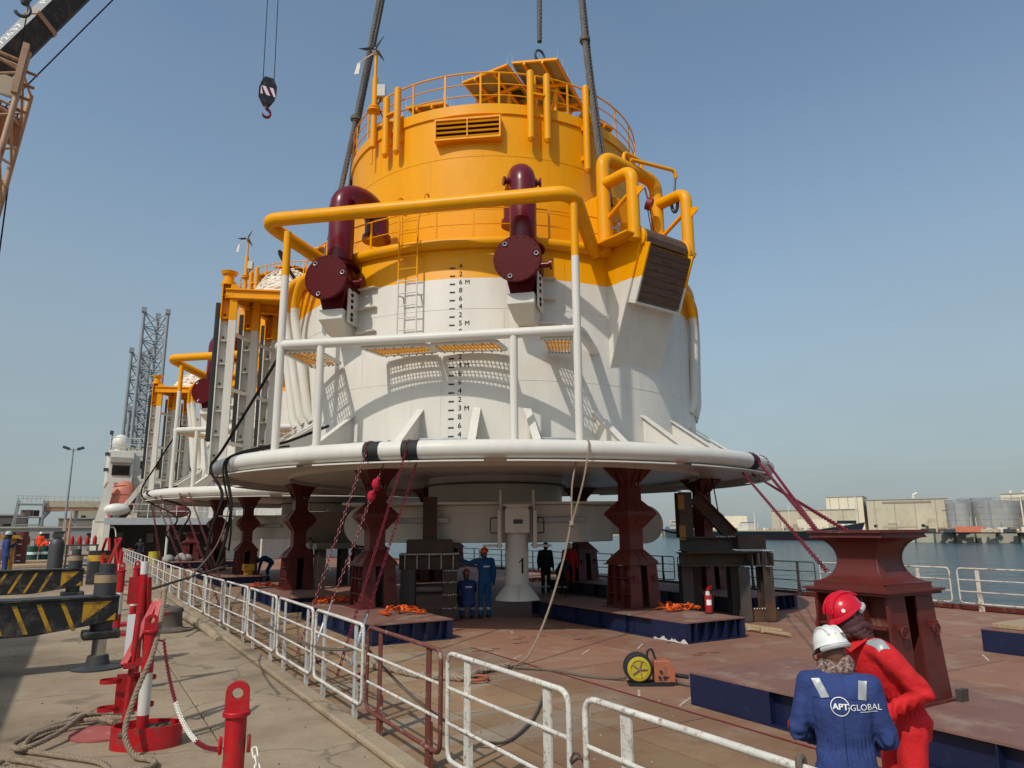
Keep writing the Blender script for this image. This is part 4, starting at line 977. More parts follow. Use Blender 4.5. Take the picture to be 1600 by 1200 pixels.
# ------------------------------------------------------------------ blue grillage platforms
def grillage(name, x0, x1, y0, y1, label, pitch=.26, boxed=None, long_pitch=.85):
    zt, zb = -.1, DZ+.004; cx, cy = (x0+x1)/2, (y0+y1)/2
    r = thing(name, label, "platform", (cx, cy, zb), 0, "blue grillage platforms on the barge deck")
    H = zt-zb; hx_, hy_ = (x1-x0)/2, (y1-y0)/2
    MB().box((0, 0, H-.012), (2*hx_, 2*hy_, .024)).build("top_plate", M_top, r)
    for sx in (-1, 1):
        MB().box((sx*(hx_-.09), 0, .01), (.18, 2*hy_, .02)).build("bottom_flange", M_navy, r)
        MB().box((sx*(hx_-.12), 0, H/2), (.014, 2*hy_-.02, H-.05)).build("web", M_navy, r)
        n = max(2, int(2*hy_/long_pitch))
        for k in range(n+1):
            y = -hy_+.02+(2*hy_-.04)*k/n
            MB().box((sx*(hx_-.055), y, H/2), (.105, .014, H-.05)).build("stiffener", M_navy, r)
    for sy in (-1, 1):
        MB().box((0, sy*(hy_-.09), .01), (2*hx_-.37, .17, .02)).build("bottom_flange", M_navy, r)
        MB().box((0, sy*(hy_-.14), H/2), (2*hx_-.26, .014, H-.05)).build("web", M_navy, r)
        n = int(2*hx_/pitch)
        for k in range(1, n):
            MB().box((-hx_+2*hx_*k/n, sy*(hy_-.065), H/2), (.014, .13, H-.05)).build("stiffener", M_navy, r)
    if boxed:
        for (sx, sy, L) in boxed:
            MB().box((sx*(hx_-.008), sy*(hy_-L/2), H/2), (.012, L, H-.046)).build("cover_plate", M_navy, r)
    return r
grillage("grillage_platform", 6.9, 8.85, -2.5, 7.17, "blue platform with brown top nearest the camera, under the empty saddle pedestal", boxed=[(-1, 1, 1.25)], long_pitch=1.15)
grillage("grillage_platform", 10.3, 11.95, 10.72, 16.35, "blue platform with brown top carrying the fire extinguisher and a white paint smear", boxed=[(-1, 1, .0001), (-1, -1, 1.0)])
grillage("grillage_platform", 5.05, 6.8, 13.85, 19.1, "blue ribbed platform with brown top just behind the brown rail panel, carrying two orange heaps")
grillage("grillage_platform", 5.05, 6.75, 20.6, 27.2, "blue platform with brown top behind the white rail, third platform along the quay side")
grillage("grillage_platform", 5.0, 6.8, 31.5, 39.3, "long far platform under the second buoy with a small yellow machine on it")
grillage("grillage_platform", 4.9, 8.6, 48.5, 53, "far platform carrying the two empty saddle pedestals before the ship")
grillage("grillage_platform", 14.15, 16.4, 3.5, 7.25, "blue box-sided platform at the right edge of the view, with pale timber on it", boxed=[(-1, 1, 2.6)])
grillage("grillage_platform", 15.0, 17.3, 13.6, 22.6, "dark shadowed platform along the far rail behind the brown steel stool")
tm = MB().box((15.2, 6.2, -.055), (1.7, 1.9, .08)); tag(tm.build("timber_mat", M_timber, bevel=.01), "pale timber mat lying on the blue platform at the right edge", "timber")
wt = MB()
rnd = random.Random(5)
pts = [(-.05, -.15)]
for k in range(46): pts.append((.03+k*.0198, -.135+.075*(.5+.5*sin(k*.42+1))*rnd.uniform(.25, 1.0)))
pts.append((.95, -.15))
wt.prism(pts, (10.285, 10.72, DZ+.155), (0, 1, 0), (0, 0, 1), .004); 
wt.build("paint_smear", M_weld, bpy.data.objects["grillage_platform.001"]).matrix_parent_inverse = Matrix.Translation(-bpy.data.objects["grillage_platform.001"].location)

# ------------------------------------------------------------------ raw steel stools (sea fastenings)
def hcol(mb, x, y, z0, z1, w, d, rz=0):
    R = Matrix.Rotation(rz, 3, 'Z')
    for s in (-1, 1): mb.box(Vector((x, y, (z0+z1)/2))+R @ Vector((0, s*(d/2-.012), 0)), (w, .024, z1-z0), M=R)
    mb.box((x, y, (z0+z1)/2), (.02, d-.05, z1-z0), M=R)
st = thing("steel_stool", "tall raw brown steel stool of H beams with a sloping strut, at the buoy's right", "steel stool", (14.0, 12.75, DZ), rad(-29)); st.scale = (.8, 1, 1)
s_ = MB().box((.45, -.35, .16), (1.15, .05, .30)); s_.build("base_beam", M_brown, st)
for i, (x, y) in enumerate([(.05, -.3), (.75, -.3), (-1.5, .2), (-1.0, .9), (.3, .9)]):
    m_ = MB(); hcol(m_, x, y, .02, 1.28, .34, .36, .2*(i % 2)); m_.build("leg", M_brown if i % 2 else M_browng, st)
MB().ibeam((-1.75, .0, 1.46), (.95, -.15, 1.46), .5, .32, tf=.03).build("cross_beam", M_brown, st)
for k in range(4): MB().box((.25+k*.21, -.42, 1.46), (.02, .5, .30)).build("web_stiffener", M_browng, st)
MB().box((-.3, -.1, 1.635), (2.6, .62, .025)).build("seat_plate", M_browng, st)
MB().ibeam((-1.65, .15, 1.82), (-.05, .0, 1.82), .4, .34, tf=.025).build("upper_beam", M_browng, st)
MB().box((.42, -.12, 1.86), (.86, .45, .34)).build("top_block", M_brown, st, bevel=.01)
MB().ibeam((-1.45, .2, 1.98), (-1.45, .2, 3.1), .42, .42, up=(0, 1, 0), tf=.03).build("upright", M_brown, st)
MB().ibeam((-1.1, .2, 3.0), (.0, .05, 2.0), .38, .36, tf=.03).build("sloping_strut", M_brown, st)
for z in (2.0, 2.75): MB().box((-1.6, -.03, z+.1), (.2, .02, .36)).build("yellow_patch", mat("ochre_paint", (.30, .15, .02), .6), st)
wl_ = MB()
for k in range(14):
    wl_.sphere((.1+k*.07, -.38, 1.655), .018+.01*rnd.random(), 5, 3); wl_.sphere((-.6+k*.06, -.2, 2.0), .016+.012*rnd.random(), 5, 3); wl_.sphere((.0+k*.08, -.40, .31), .015+.008*rnd.random(), 5, 3)
wl_.build("weld_bead", M_weld, st, kind="stuff")
s2 = thing("steel_stool", "square raw steel stool of H beams beside the worker reaching up in blue", "steel stool", (7.75, 17.2, DZ), rad(-25))
for i, (x, y) in enumerate([(-.52, -.35), (.52, -.35), (-.52, .45), (.52, .45)]):
    m_ = MB(); hcol(m_, x, y, .02, 1.24, .36, .34); m_.build("leg", M_browng if i == 0 else M_brown, s2)
MB().box((0, -.36, .14), (1.4, .05, .26)).build("base_beam", M_browng, s2)
for z in (.62, .82): MB().box((0, .1, z), (.75, .5, .05)).build("shelf_plate", M_brown, s2)
bm_ = MB()
for y in (-.36, .4): bm_.ibeam((-.75, y, 1.42), (.75, y, 1.42), .3, .36, tf=.022)
bm_.build("cross_beam", M_brown, s2)
for k in range(5): MB().box((-.6+k*.3, -.5, 1.42), (.016, .03, .33)).build("web_stiffener", M_weld, s2)
MB().box((0, 0, 1.615), (1.5, .95, .02)).build("seat_plate", M_weld, s2)
MB().box((0, -.05, 1.8), (1.15, .7, .34)).build("top_block", M_brown, s2, bevel=.01)
MB().ibeam((.0, 0, 1.98), (.0, 0, 3.05), .36, .36, up=(0, 1, 0), tf=.03).build("upright", M_brown, s2)
wd = MB()
for k in range(16): wd.sphere((-.7+k*.09, -.5, 1.60), .012+.012*rnd.random(), 5, 3)
for z in (.3, .62, .92, 1.2):
    for k in range(6): wd.sphere((.37+k*.06, -.54, z+.02*rnd.random()), .014+.012*rnd.random(), 5, 3)
wd.build("weld_bead", M_weld, s2, kind="stuff")
# a further dark stool and plate work deep under the buoys
s3 = thing("steel_stool", "dark steel stool with a pale cover sheet in the shade between the two buoys", "steel stool", (8.8, 29.0, DZ), .2)
for (x, y) in [(-.8, -.5), (.8, -.5), (-.8, .6), (.8, .6)]:
    m_ = MB(); hcol(m_, x, y, .02, 1.5, .34, .34); m_.build("leg", M_browng, s3)
MB().box((0, 0, 1.62), (2.2, 1.5, .22)).build("cross_beam", M_browng, s3)
cv = MB().box((-.1, -.6, 2.35), (2.9, .05, 1.35), M=Matrix.Rotation(.5, 3, 'X')); cv.build("cover_sheet", mat("dusty_sheet", (.22, .18, .14), .9), s3)
for s in (-1, 1): MB().beam((s*1.2, -.4, 1.7), (s*1.2, -.2, 2.9), .12, .12).build("sheet_post", M_browng, s3)

# ------------------------------------------------------------------ rails
def rail_panel(L, mats=(None, None, None), h=1.1, nr=2, leg=True, st_x=(.16, .80)):
    """one panel in its own frame: y runs along the panel from 0 to L"""
    r = thing("railing_panel", "x", "railing", (0, 0, 0)); fm, sm, rm = mats
    r0 = .0215
    z0 = .20
    fr = fillet([(0, .03, z0), (0, .03, h), (0, L-.03, h), (0, L-.03, z0)], .11, 5, closed=True)
    MB().tube(fr, r0, 10, closed=True).build("frame", fm, r)
    for k in range(nr):
        z = z0+(h-z0)*(k+1)/(nr+1); MB().cyl((0, .03, z), (0, L-.03, z), r0*.72, seg=8).build("rail", rm, r)
    for q in st_x:
        y = L*q; f = MB().box((.012, y, (h-.02)/2), (.016, .10, h-.03)); f.prism([(-.075, .0), (.075, 0), (.055, .42), (-.055, .42)], (.03, y, 0), (0, 1, 0), (0, 0, 1), .016)
        f.build("stanchion", sm, r)
    return r
PN = {}
seq = []
y = 4.21
edges = [1.95, 4.14, 4.27, 6.24, 6.33, 8.38, 8.48, 10.55, 10.65, 12.80, 12.92, 15.30]
def path_x(y):
    P = [(-5, 3.0), (15.5, 3.0), (21.5, 2.80), (26, 2.72), (60, 2.66), (90, 2.6)]
    for (a, xa), (b, xb) in zip(P, P[1:]):
        if y <= b: return xa+(xb-xa)*max(0, (y-a))/(b-a)
    return 2.6
k = 0
spans = [(edges[i], edges[i+1]) for i in range(0, 12, 2)]
yy = 15.42
while yy < 58: spans.append((yy, yy+2.2)); yy += 2.3
whites = 0
protos = {}
for i, (a, b) in enumerate(spans):
    brown = (i == 2); L = round(b-a, 2)
    mats_ = (M_railred, M_railred, M_rail) if brown else ((M_rail, M_rail, M_rail) if i < 2 else (M_rail, M_railgrey, M_rail))
    if i < 6: r = rail_panel(L, mats_)
    elif 'far' not in protos: r = protos['far'] = rail_panel(L, mats_); index_kids()
    else: r = link_copy(protos['far'])
    r.location = (path_x(a), a, DZ); r.rotation_euler = (0, 0, -atan2(path_x(b)-path_x(a), b-a))
    r['group'] = "railing panels along the quay side of the barge"
    if i == 0: r['label'] = "white railing panel nearest the camera with rusty chips and a rope hitched over it"
    elif i == 1: r['label'] = "white railing panel right of the brown primer-painted one"
    elif brown: r['label'] = "railing panel painted in brown primer between two white ones"
    elif i < 16: r['label'] = "%s white railing panel beyond the brown one, along the quay edge" % ORD[i-3]
    else: r['label'] = "white far railing panel near the ship, %s beyond the fourteenth" % ORD[i-17] if i > 16 else "fourteenth white railing panel beyond the brown one, towards the ship"
protos.clear()
lk = MB().tube([(3.0+.03*cos(a), 4.205+.075*sin(a), .19+.03*sin(2*a)) for a in [i*pi/6 for i in range(12)]], .009, 6, closed=True)
tag(lk.build("shackle_link", M_chaing), "small rusty link joining the two nearest white railing panels", "link")
# far side rail
yy = -1.6; j = 0
fp = None
far_spans = [(2.0, 5.3), (5.4, 7.9), (8.0, 10.95), (11.1, 15.2), (15.33, 18.5), (18.6, 21.65), (21.8, 25), (25.1, 28.3), (28.4, 31.6), (31.7, 34.9), (35, 38.2), (38.3, 41.5)]
for i, (a, b) in enumerate(far_spans):
    if b < 2: continue
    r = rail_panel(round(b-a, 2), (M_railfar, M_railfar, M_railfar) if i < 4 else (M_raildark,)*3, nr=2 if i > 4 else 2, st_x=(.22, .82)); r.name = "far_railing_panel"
    r.location = (20.5, a, DZ); r['group'] = "railing panels along the water side of the barge"
    r['label'] = ["rusty white water-side railing panel at the right edge of the view", "rusty white water-side railing panel just right of the saddle pedestal's foot", "rusty white water-side railing panel right of the saddle pedestal, next to a gap", "rusty white water-side railing panel behind the saddle pedestal", "dark water-side railing panel just right of the brown steel stool", "dark water-side railing panel behind the brown steel stool", "dark water-side railing panel left of the brown stool, behind the right pedestal"][i] if i < 7 else "dark water-side railing panel far under the buoys, %s past the stool" % ORD[i-6]

# ------------------------------------------------------------------ slings, shackles, lashing chains
def wp(t, r, z):
    v = Matrix.Rotation(BR, 4, 'Z') @ pol(t, r, z); return v+BC
def sling(name, pts, r, label, clamps=()):
    o = thing(name, label, "sling", pts[0], 0, "wire slings holding the nearest buoy"); m = MB()
    L = [Vector(p)-Vector(pts[0]) for p in pts]; rope(m, L, r, pitch=r*9, seg=6, strands=5, step=r*1.5); m.build("wire_strand", M_wire, o)
    for (p, rr) in clamps:
        q = Vector(p)-Vector(pts[0]); c = MB().cyl(q-Vector((0, 0, .12)), q+Vector((0, 0, .12)), rr, seg=10); c.cyl(q-Vector((0, 0, .05)), q+Vector((.0, 0, .05)), rr*1.35, seg=10); c.build("clamp", M_wire, o)
    return o
slings = [
 sling("wire_sling", spline([(9.9, 22.95, 36.8), (7.42, 21.24, 21.3), (6.39, 20.53, 14.84), (5.75, 20.05, 11.3), (5.33, 20.11, 8.65)], 10), .085, "nearer of the two dark wire slings rising at the buoy's left side", [((6.39, 20.53, 14.84), .13)]),
 sling("wire_sling", spline([(10.1, 23.2, 36.8), (7.62, 21.5, 21.3), (6.55, 20.75, 14.84), (6.15, 20.4, 11.3), (5.6, 20.35, 8.65)], 10), .07, "farther of the two dark wire slings rising at the buoy's left side"),
 sling("wire_sling", spline([(14.1, 19.7, 34.5), (11.87, 15.6, 18.97), (11.28, 14.53, 14.89), (10.80, 13.55, 11.49), (10.62, 13.1, 9.75)], 10), .085, "thick wire sling at the buoy's right, running down to the bright shackles", [((11.42, 14.8, 15.9), .12)]),
 sling("wire_sling", spline([(14.3, 19.8, 34.5), (12.03, 15.67, 18.97), (11.44, 14.6, 14.89), (10.98, 13.6, 11.49), (10.82, 13.15, 9.75)], 10), .065, "thinner wire sling beside the thick one at the buoy's right"),
 sling("wire_sling", [(12.4, 18.2, 36), (12.19, 18.32, 21.5), (12.17, 18.33, 19.8), (12.15, 18.34, 18.35)], .09, "short upper wire sling ending in the shackle above the solar panels"),
 sling("wire_sling", spline([(12.15, 18.36, 17.75), (12.6, 20.2, 14.2), (13.2, 22.8, 9.2)], 8), .08, "lower wire sling dropping behind the solar panels to the buoy's back")]
def shackle(p, s, label, m, tilt=0.0, rz=0.0, group=None):
    r = thing("shackle", label, "shackle", p, rz, group); R = Matrix.Rotation(tilt, 3, 'Y')
    bow = [R @ Vector((sin(a)*(.62 if abs(a) < 2.3 else .45)*s, 0, (-cos(a)*.75)*s+.2*s)) for a in [rad(q) for q in range(-150, 151, 20)]]
    MB().tube(bow, .14*s, 10).build("bow", m, r)
    e = bow[0]; f = bow[-1]; MB().cyl(R @ Vector((-.62*s, 0, .85*s)), R @ Vector((.62*s, 0, .85*s)), .13*s, seg=10).cyl(R @ Vector((.5*s, 0, .85*s)), R @ Vector((.66*s, 0, .85*s)), .22*s, seg=6).build("pin", m, r)
    return r
shackle((12.15, 18.34, 17.95), .30, "dark shackle joining two wire slings above the solar panels", M_dgrey, pi)
shackle((10.62, 13.08, 9.42), .30, "upper bright galvanised shackle under the thick right-hand sling", M_silver, .3, .5, "bright shackles on the fairlead deck")
shackle((11.0, 13.2, 9.18), .28, "right bright galvanised shackle next to the equipment house", M_silver, -.5, 1.2, "bright shackles on the fairlead deck")
shackle((10.7, 12.95, 8.9), .26, "lowest bright galvanised shackle lying against the gantry foot", M_silver, 1.0, 0.2, "bright shackles on the fairlead deck")
# chains
def lash(pts, label, m=M_chainred, tb=None, pitch=.088, length=.115, r=.0075, group="red lashing chains on the nearest buoy", seg=5, n=10):
    o = thing("lashing_chain", label, "chain", pts[0], 0, group); m_ = MB()
    chain(m_, [Vector(p)-Vector(pts[0]) for p in pts], pitch, length, r, length*.38, seg=seg, n=n); m_.build("chain_links", m, o, kind="stuff")
    if tb:
        a, b = Vector(tb[0])-Vector(pts[0]), Vector(tb[1])-Vector(pts[0]); t = MB().cyl(a, b, .035, seg=10); d = (b-a).normalized(); t.cyl(a-d*.22, a, .018, seg=8); t.cyl(b, b+d*.22, .018, seg=8)
        for s in (.3, .7): t.cyl(a.lerp(b, s-.02), a.lerp(b, s+.02), .045, seg=10)
        t.build("turnbuckle", M_silver, o)
    return o
def over(t, dz=0):     # points over the rim fender, from outside round the top
    return [tuple(wp(t, 7.84+.21*cos(rad(a)), 3.27+.21*sin(rad(a)))) for a in (110, 70, 30, -10)]
A1, A2_, B1, B2 = (3.42, 13.15, -.44), (3.72, 13.2, -.44), (3.46, 10.95, -.44), (3.68, 11.1, -.44)
def mid(p, q, t): return tuple(Vector(p).lerp(Vector(q), t))
tA = over(-18.7); tB = over(-12.6)
lash(tA+[mid(tA[-1], A1, .5), A1], "outer red chain of the left pair, wrapped over the black pad on the rim")
iA = tuple(wp(-17.0, 7.72, 3.02)); iB = tuple(wp(-11.8, 7.72, 3.02))
lash([iA, mid(iA, A2_, .5), mid(iA, A2_, .78)], "inner red chain of the left pair, with a turnbuckle and a tied red knot", tb=(mid(iA, A2_, .80), mid(iA, A2_, .92)))
kn = MB()
for t in (.12, .19): 
    q = Vector(mid(iA, A2_, t)); kn.sphere(q, .09, 10, 7, sc=(1, .8, 1.3)); 
    for k in range(5): kn.sphere(q+Vector((rnd.uniform(-.06, .06), rnd.uniform(-.06, .06), rnd.uniform(-.1, .1))), .05, 7, 5)
tag(kn.build("rag_knot", mat("crimson_cloth", (.42, .005, .03), .85)), "crimson cloth knotted on the inner left red chain below the rim", "cloth")
lash(tB+[mid(tB[-1], B1, .5), B1], "outer red chain of the right pair on the rim, running down before the red pedestal")
lash([iB, mid(iB, B2, .5), mid(iB, B2, .80)], "inner red chain of the right pair, ending in a bright turnbuckle", tb=(mid(iB, B2, .815), mid(iB, B2, .92)))
def heap(c, n, rr, label):
    P = [(c[0]+rnd.uniform(-rr, rr), c[1]+rnd.uniform(-rr, rr), c[2]+rnd.uniform(.02, .08)) for k in range(n)]
    return lash([tuple(p) for p in spline(P, 5)], label, group="slack red chain on the deck")
heap((3.62, 12.6, DZ), 9, .22, "slack red chain heaped on deck behind the fourth white rail panel")
heap((3.85, 10.9, DZ), 9, .2, "slack red chain heaped at the foot of the bright turnbuckle")
for t, lab in ((-18.2, "left black rubber pad round the white rim under a red chain"), (-12.3, "right black rubber pad round the white rim under a red chain")):
    m_ = MB(); a0 = [wp(t-1.2+k*.3, 7.84, 3.27) for k in range(9)]; m_.tube(a0, .2, 16); o = m_.build("chafing_pad", M_blackr); tag(o, lab, "pad", "black chafing pads on the rim fender")
m_ = MB(); m_.tube([wp(t, 7.84, 3.27) for t in (-66, -63, -60, -56, -52.5)], .2, 16); tag(m_.build("grey_wrap", mat("grey_sheeting", (.30, .30, .29), .5)), "grey sheeting wrapped round the white rim at its left end", "wrap")
R1, R2 = over(51.0), over(54.5)
pr_ = [(7.30, 5.40, 1.66), (7.42, 5.48, 1.66), (7.28, 5.0, 1.66), (7.3, 5.3, 1.2)]
lash(R1+[pr_[0]], "red chain from the right rim to the top corner of the saddle pedestal, left strand", group="red lashing chains at the right of the rim")
lash(over(57.5)+[pr_[1]], "red chain from the right rim, uppermost and rightmost strand", group="red lashing chains at the right of the rim")
lash([tuple(wp(50.0, 7.70, 3.0)), pr_[3]], "red chain from under the right rim to the pedestal's waist, lowest strand", group="red lashing chains at the right of the rim")
lash([tuple(wp(55.5, 7.70, 3.0)), mid(wp(55.5, 7.7, 3.0), pr_[2], .3)], "dark unpainted chain end hanging among the red ones at the right rim", m=M_chaing, group="red lashing chains at the right of the rim")
lash([mid(wp(55.5, 7.7, 3.0), pr_[2], .3), pr_[2]], "red chain continuing from the dark chain end to the saddle pedestal", group="red lashing chains at the right of the rim")
m_ = MB(); m_.tube([wp(t, 7.84, 3.27) for t in (49.6, 50.6, 51.6, 52.6)], .2, 16); tag(m_.build("chafing_pad", M_blackr), "dark rubber pad on the rim under the right-hand red chains", "pad", "black chafing pads on the rim fender")
# thinner lashings of the second buoy
B2C = Vector((10.2, 35.2, DZ))
def wp2(t, r, z): return Matrix.Rotation(BR, 4, 'Z') @ pol(t, r, z)+B2C
for i, (t, p) in enumerate([(-47, (3.3, 25.0, -.45)), (-43, (3.5, 24.5, -.45)), (-32, (3.4, 20.5, -.45)), (-28, (3.6, 20.2, -.45)), (-78, (3.2, 33.0, -.45)), (-82, (3.1, 34.5, -.45))]):
    lash([tuple(wp2(t, 7.95, 3.25)), p], "thin red lashing chain from the second buoy's rim, %s from the near end" % ORD[[3, 2, 1, 0, 4, 5][i]], pitch=.12, length=.16, r=.009, m=mat('dark_crimson_chain', (.12, .006, .014), .5), group="red lashing chains on the second buoy", seg=4, n=8)

# ------------------------------------------------------------------ hanging cables and ropes
def ropething(name, pts, r, m, label, cat, laid=True, group=None, seg=6, n=8):
    P = spline(pts, n); mb = MB()
    if laid: rope(mb, P, r, seg=seg)
    else: mb.tube(P, r, 8)
    return tag(mb.build(name, m, kind=None) if False else mb.build(name, m), label, cat, group)
cab = lambda pts, label, r=.032: ropething("power_cable", pts, r, M_cable, label, "cable", False, "dark cables looped over the buoy rims")
w1 = [tuple(wp(-64, 7.95, 3.5)), tuple(wp(-62.5, 8.06, 3.2))]
cab([tuple(wp(-41, 7.4, 6.1)), tuple(wp(-50, 7.6, 4.8)), tuple(wp(-59, 7.9, 3.7)), tuple(wp(-62, 8.09, 3.25)), (2.55, 16.6, 2.5), (2.35, 16.3, 1.75), (2.3, 16.2, 1.25), (2.45, 16.1, .95), (2.62, 16.05, 1.15)], "dark cable running from the white bumper over the rim's left end, looping down outside", .034)
cab([tuple(wp(-36, 6.6, 4.1)), tuple(wp(-44, 7.1, 3.75)), tuple(wp(-49.5, 7.8, 3.52)), tuple(wp(-51, 8.08, 3.25)), (2.75, 16.6, 2.3), (2.66, 16.4, 1.6), (2.5, 16.2, 1.05), (2.44, 16.1, .92), (2.36, 16.1, 1.1)], "dark cable lying on the skirt and hanging over the rim's grey wrap", .034)
cab([tuple(wp(-40, 7.3, 3.6)), tuple(wp(-46, 7.6, 3.55)), tuple(wp(-52.5, 8.06, 3.3)), (2.8, 16.8, 2.0), (2.75, 16.5, 1.3)], "thinner dark cable beside the one over the grey wrap", .022)
cab([tuple(wp2(-41, 7.4, 6.1)), tuple(wp2(-52, 7.75, 4.6)), tuple(wp2(-62, 8.08, 3.3)), (3.2, 31.6, 2.3), (2.9, 31.4, 1.7), (3.0, 31.3, 1.45), (3.3, 31.2, 1.7), (3.6, 31.3, 2.6), tuple(wp2(-52, 8.08, 3.3)), tuple(wp2(-44, 7.2, 3.6))], "dark cable looped over the second buoy's rim", .034)
cab([(9.0, 23.9, 7.5)] and [tuple(wp(-66, 6.2, 8.7)), tuple(wp(-72, 6.6, 9.6)), tuple(wp(-80, 6.6, 10.0)), tuple(wp(-95, 6.2, 9.2))], "black hose arching over the walkway rail left of the left gooseneck", .045)
cab([tuple(Matrix.Rotation(BR, 4, 'Z') @ ab(4.6, -.2, 1.95)+BC), tuple(Matrix.Rotation(BR, 4, 'Z') @ ab(5.0, .9, 1.62)+BC), (13.6, 13.9, 1.62), (13.25, 13.25, 1.95)], "black cable sagging between the white chain table and the stool at right", .025)
for i, (x0, lab) in enumerate(((15.45, "left thin cable hanging from the skirt above the sloping strut"), (16.05, "right thin cable hanging from the skirt above the sloping strut"))):
    ropething("thin_cable", [(x0, 15.3, 3.2), (x0+.12, 15.25, 2.2), (x0+.05+i*.1, 15.2, 1.5), (x0+.2, 15.1, .9)], .018, M_cable, lab, "cable", False, "thin cables hanging at the right of the skirt")
# pale tag line over the rim and down to the deck
ropething("tag_line", [tuple(wp(13.5, 7.7, 3.46)), tuple(wp(13.4, 8.04, 3.36)), (8.28, 11.22, 2.6), (8.06, 11.3, 1.85), (8.0, 11.3, 1.72), (7.75, 11.2, 1.1), (7.2, 10.95, .2), (6.7, 10.72, -.35), (6.38, 10.6, -.47), (6.2, 10.5, -.47)], .02, M_rope, "pale rope hanging over the rim in front and trailing down to the deck", "rope", True, seg=5)
ropething("tag_line", [tuple(wp(12.2, 7.72, 3.05)), (8.14, 11.4, 2.5), (8.06, 11.32, 1.8)], .018, M_rope, "second pale rope strand knotted to the long one under the rim", "rope", True, seg=5)
kn = MB()
for k in range(6): kn.sphere((8.04+rnd.uniform(-.03, .03), 11.3+rnd.uniform(-.03, .03), 1.77+rnd.uniform(-.06, .06)), .035, 8, 6)
tag(kn.build("rope_knot", M_rope), "knot where the two pale ropes meet below the rim", "knot")
# thick frayed hawser along the deck by the rail, ring and small cable
P = [(3.9, 14.6, DZ+.05), (4.2, 13.4, DZ+.05), (4.15, 12.1, DZ+.05), (4.45, 11.2, DZ+.05), (4.6, 10.6, DZ+.05), (4.9, 10.2, DZ+.05), (5.15, 10.0, DZ+.05), (5.6, 10.35, DZ+.05), (6.2, 10.45, DZ+.05)]
hw = MB(); Q = resample(spline(P, 8), .05)
Q = [q+Vector((rnd.uniform(-.02, .02), rnd.uniform(-.02, .02), rnd.uniform(-.01, .015))) for q in Q]
rope(hw, Q, .05, pitch=.3, seg=7, step=.05)
for q in Q[::2]:
    for k in range(2): hw.tube([q, q+Vector((rnd.uniform(-.14, .14), rnd.uniform(-.14, .14), rnd.uniform(.0, .06)))], [.012, .004], 4)
tag(hw.build("frayed_hawser", M_rope), "frayed tan hawser lying on the deck along the rail", "rope")
ropething("deck_cable", [(6.2, 10.4, DZ+.03), (6.6, 9.9, DZ+.02), (6.75, 9.3, DZ+.02), (6.95, 8.95, DZ+.02), (7.1, 8.7, DZ+.05)], .022, M_roped, "thin brown cable on the deck leading to the wire feeder", "cable", False)
ropething("deck_cable", [(7.45, 8.2, DZ+.12), (7.6, 8.0, DZ+.03), (7.7, 7.4, DZ+.03), (7.4, 6.9, DZ+.03)], .025, M_roped, "thin brown cable leaving the wire feeder's right side", "cable", False)
rg = MB().tube([(5.25+.17*cos(a), 9.9+.17*sin(a), DZ+.05) for a in [i*pi/12 for i in range(24)]], .022, 8, closed=True); tag(rg.build("hose_ring", mat("dull_orange_hose", (.34, .09, .04), .7)), "small orange hose ring lying beside the frayed hawser", "ring")
ropething("rail_rope", [(3.0, 15.3, .28), (3.0, 14.0, .10), (3.0, 12.0, .06), (3.0, 10.0, .14), (3.02, 8.5, .34)], .02, M_roped, "brown rope slung along the outside of the white railing panels", "rope", True, seg=5)
ropething("rail_rope", [(3.03, 8.45, .34), (3.3, 7.6, -.1), (3.8, 6.9, -.44), (4.6, 7.4, -.47), (5.6, 8.6, -.47)], .016, M_roped, "thin dark rope trailing from the brown rail panel over the deck", "rope", False)
ropething("hitch_rope", [(3.02, 2.30, -.3), (2.96, 2.36, .2), (2.965, 2.40, .58), (3.0, 2.42, .64), (3.04, 2.43, .58), (3.05, 2.46, .1)], .016, M_roped, "brown rope hitched over the nearest white rail", "rope", False)
bb = MB()
for k in range(3): bb.cyl((12.66+.02*k, 10.2+.1*k, DZ+.05+.05*(k == 2)), (12.78+.03*k, 12.2-.1*k, DZ+.05+.05*(k == 2)), .045, .035, seg=8)
for k in range(3): bb.cyl((12.7, 10.9+k*.4, DZ+.02), (12.7, 10.93+k*.4, DZ+.13), .07, seg=8)
tag(bb.build("timber_pole", M_timber), "bundle of pale poles lying on deck right of the brown stool's base", "pole")

# ------------------------------------------------------------------ small deck gear
def webbing(c, label, s=1.0, n=20):
    m_ = MB()
    for k in range(n):
        P = []; q = Vector((rnd.uniform(-.25, .25), rnd.uniform(-.18, .18), .03))*s
        a = rnd.uniform(0, 6.3)
        for j in range(7):
            a += rnd.uniform(-1.1, 1.1); q = q+Vector((cos(a), sin(a), 0))*.13*s; q.z = rnd.uniform(.02, .17)*s*(1.0 if abs(q.x) < .3*s else .5)
            q.x = max(-.45*s, min(.45*s, q.x)); q.y = max(-.26*s, min(.26*s, q.y)); P.append(q.copy())
        P = spline(P, 4); up = Vector((rnd.uniform(-.4, .4), rnd.uniform(-.4, .4), 1)).normalized(); vs = []; 
        for i, p in enumerate(P):
            t = (P[min(i+1, len(P)-1)]-P[max(i-1, 0)]).normalized(); sd = t.cross(up).normalized()*.026*s; nn = sd.cross(t).normalized()*.004
            vs += [p-sd+nn, p+sd+nn, p+sd-nn, p-sd-nn]
        fs = []
        for i in range(len(P)-1):
            for q4 in range(4): fs.append((4*i+q4, 4*i+(q4+1) % 4, 4*i+4+(q4+1) % 4, 4*i+4+q4))
        m_.add(vs, fs)
    o = m_.build("webbing_sling", M_orange, loc=c); return tag(o, label, "webbing sling", "orange webbing slings heaped on the platforms")
webbing((5.75, 18.7, -.098), "orange webbing heap on the far end of the ribbed platform, behind the chains")
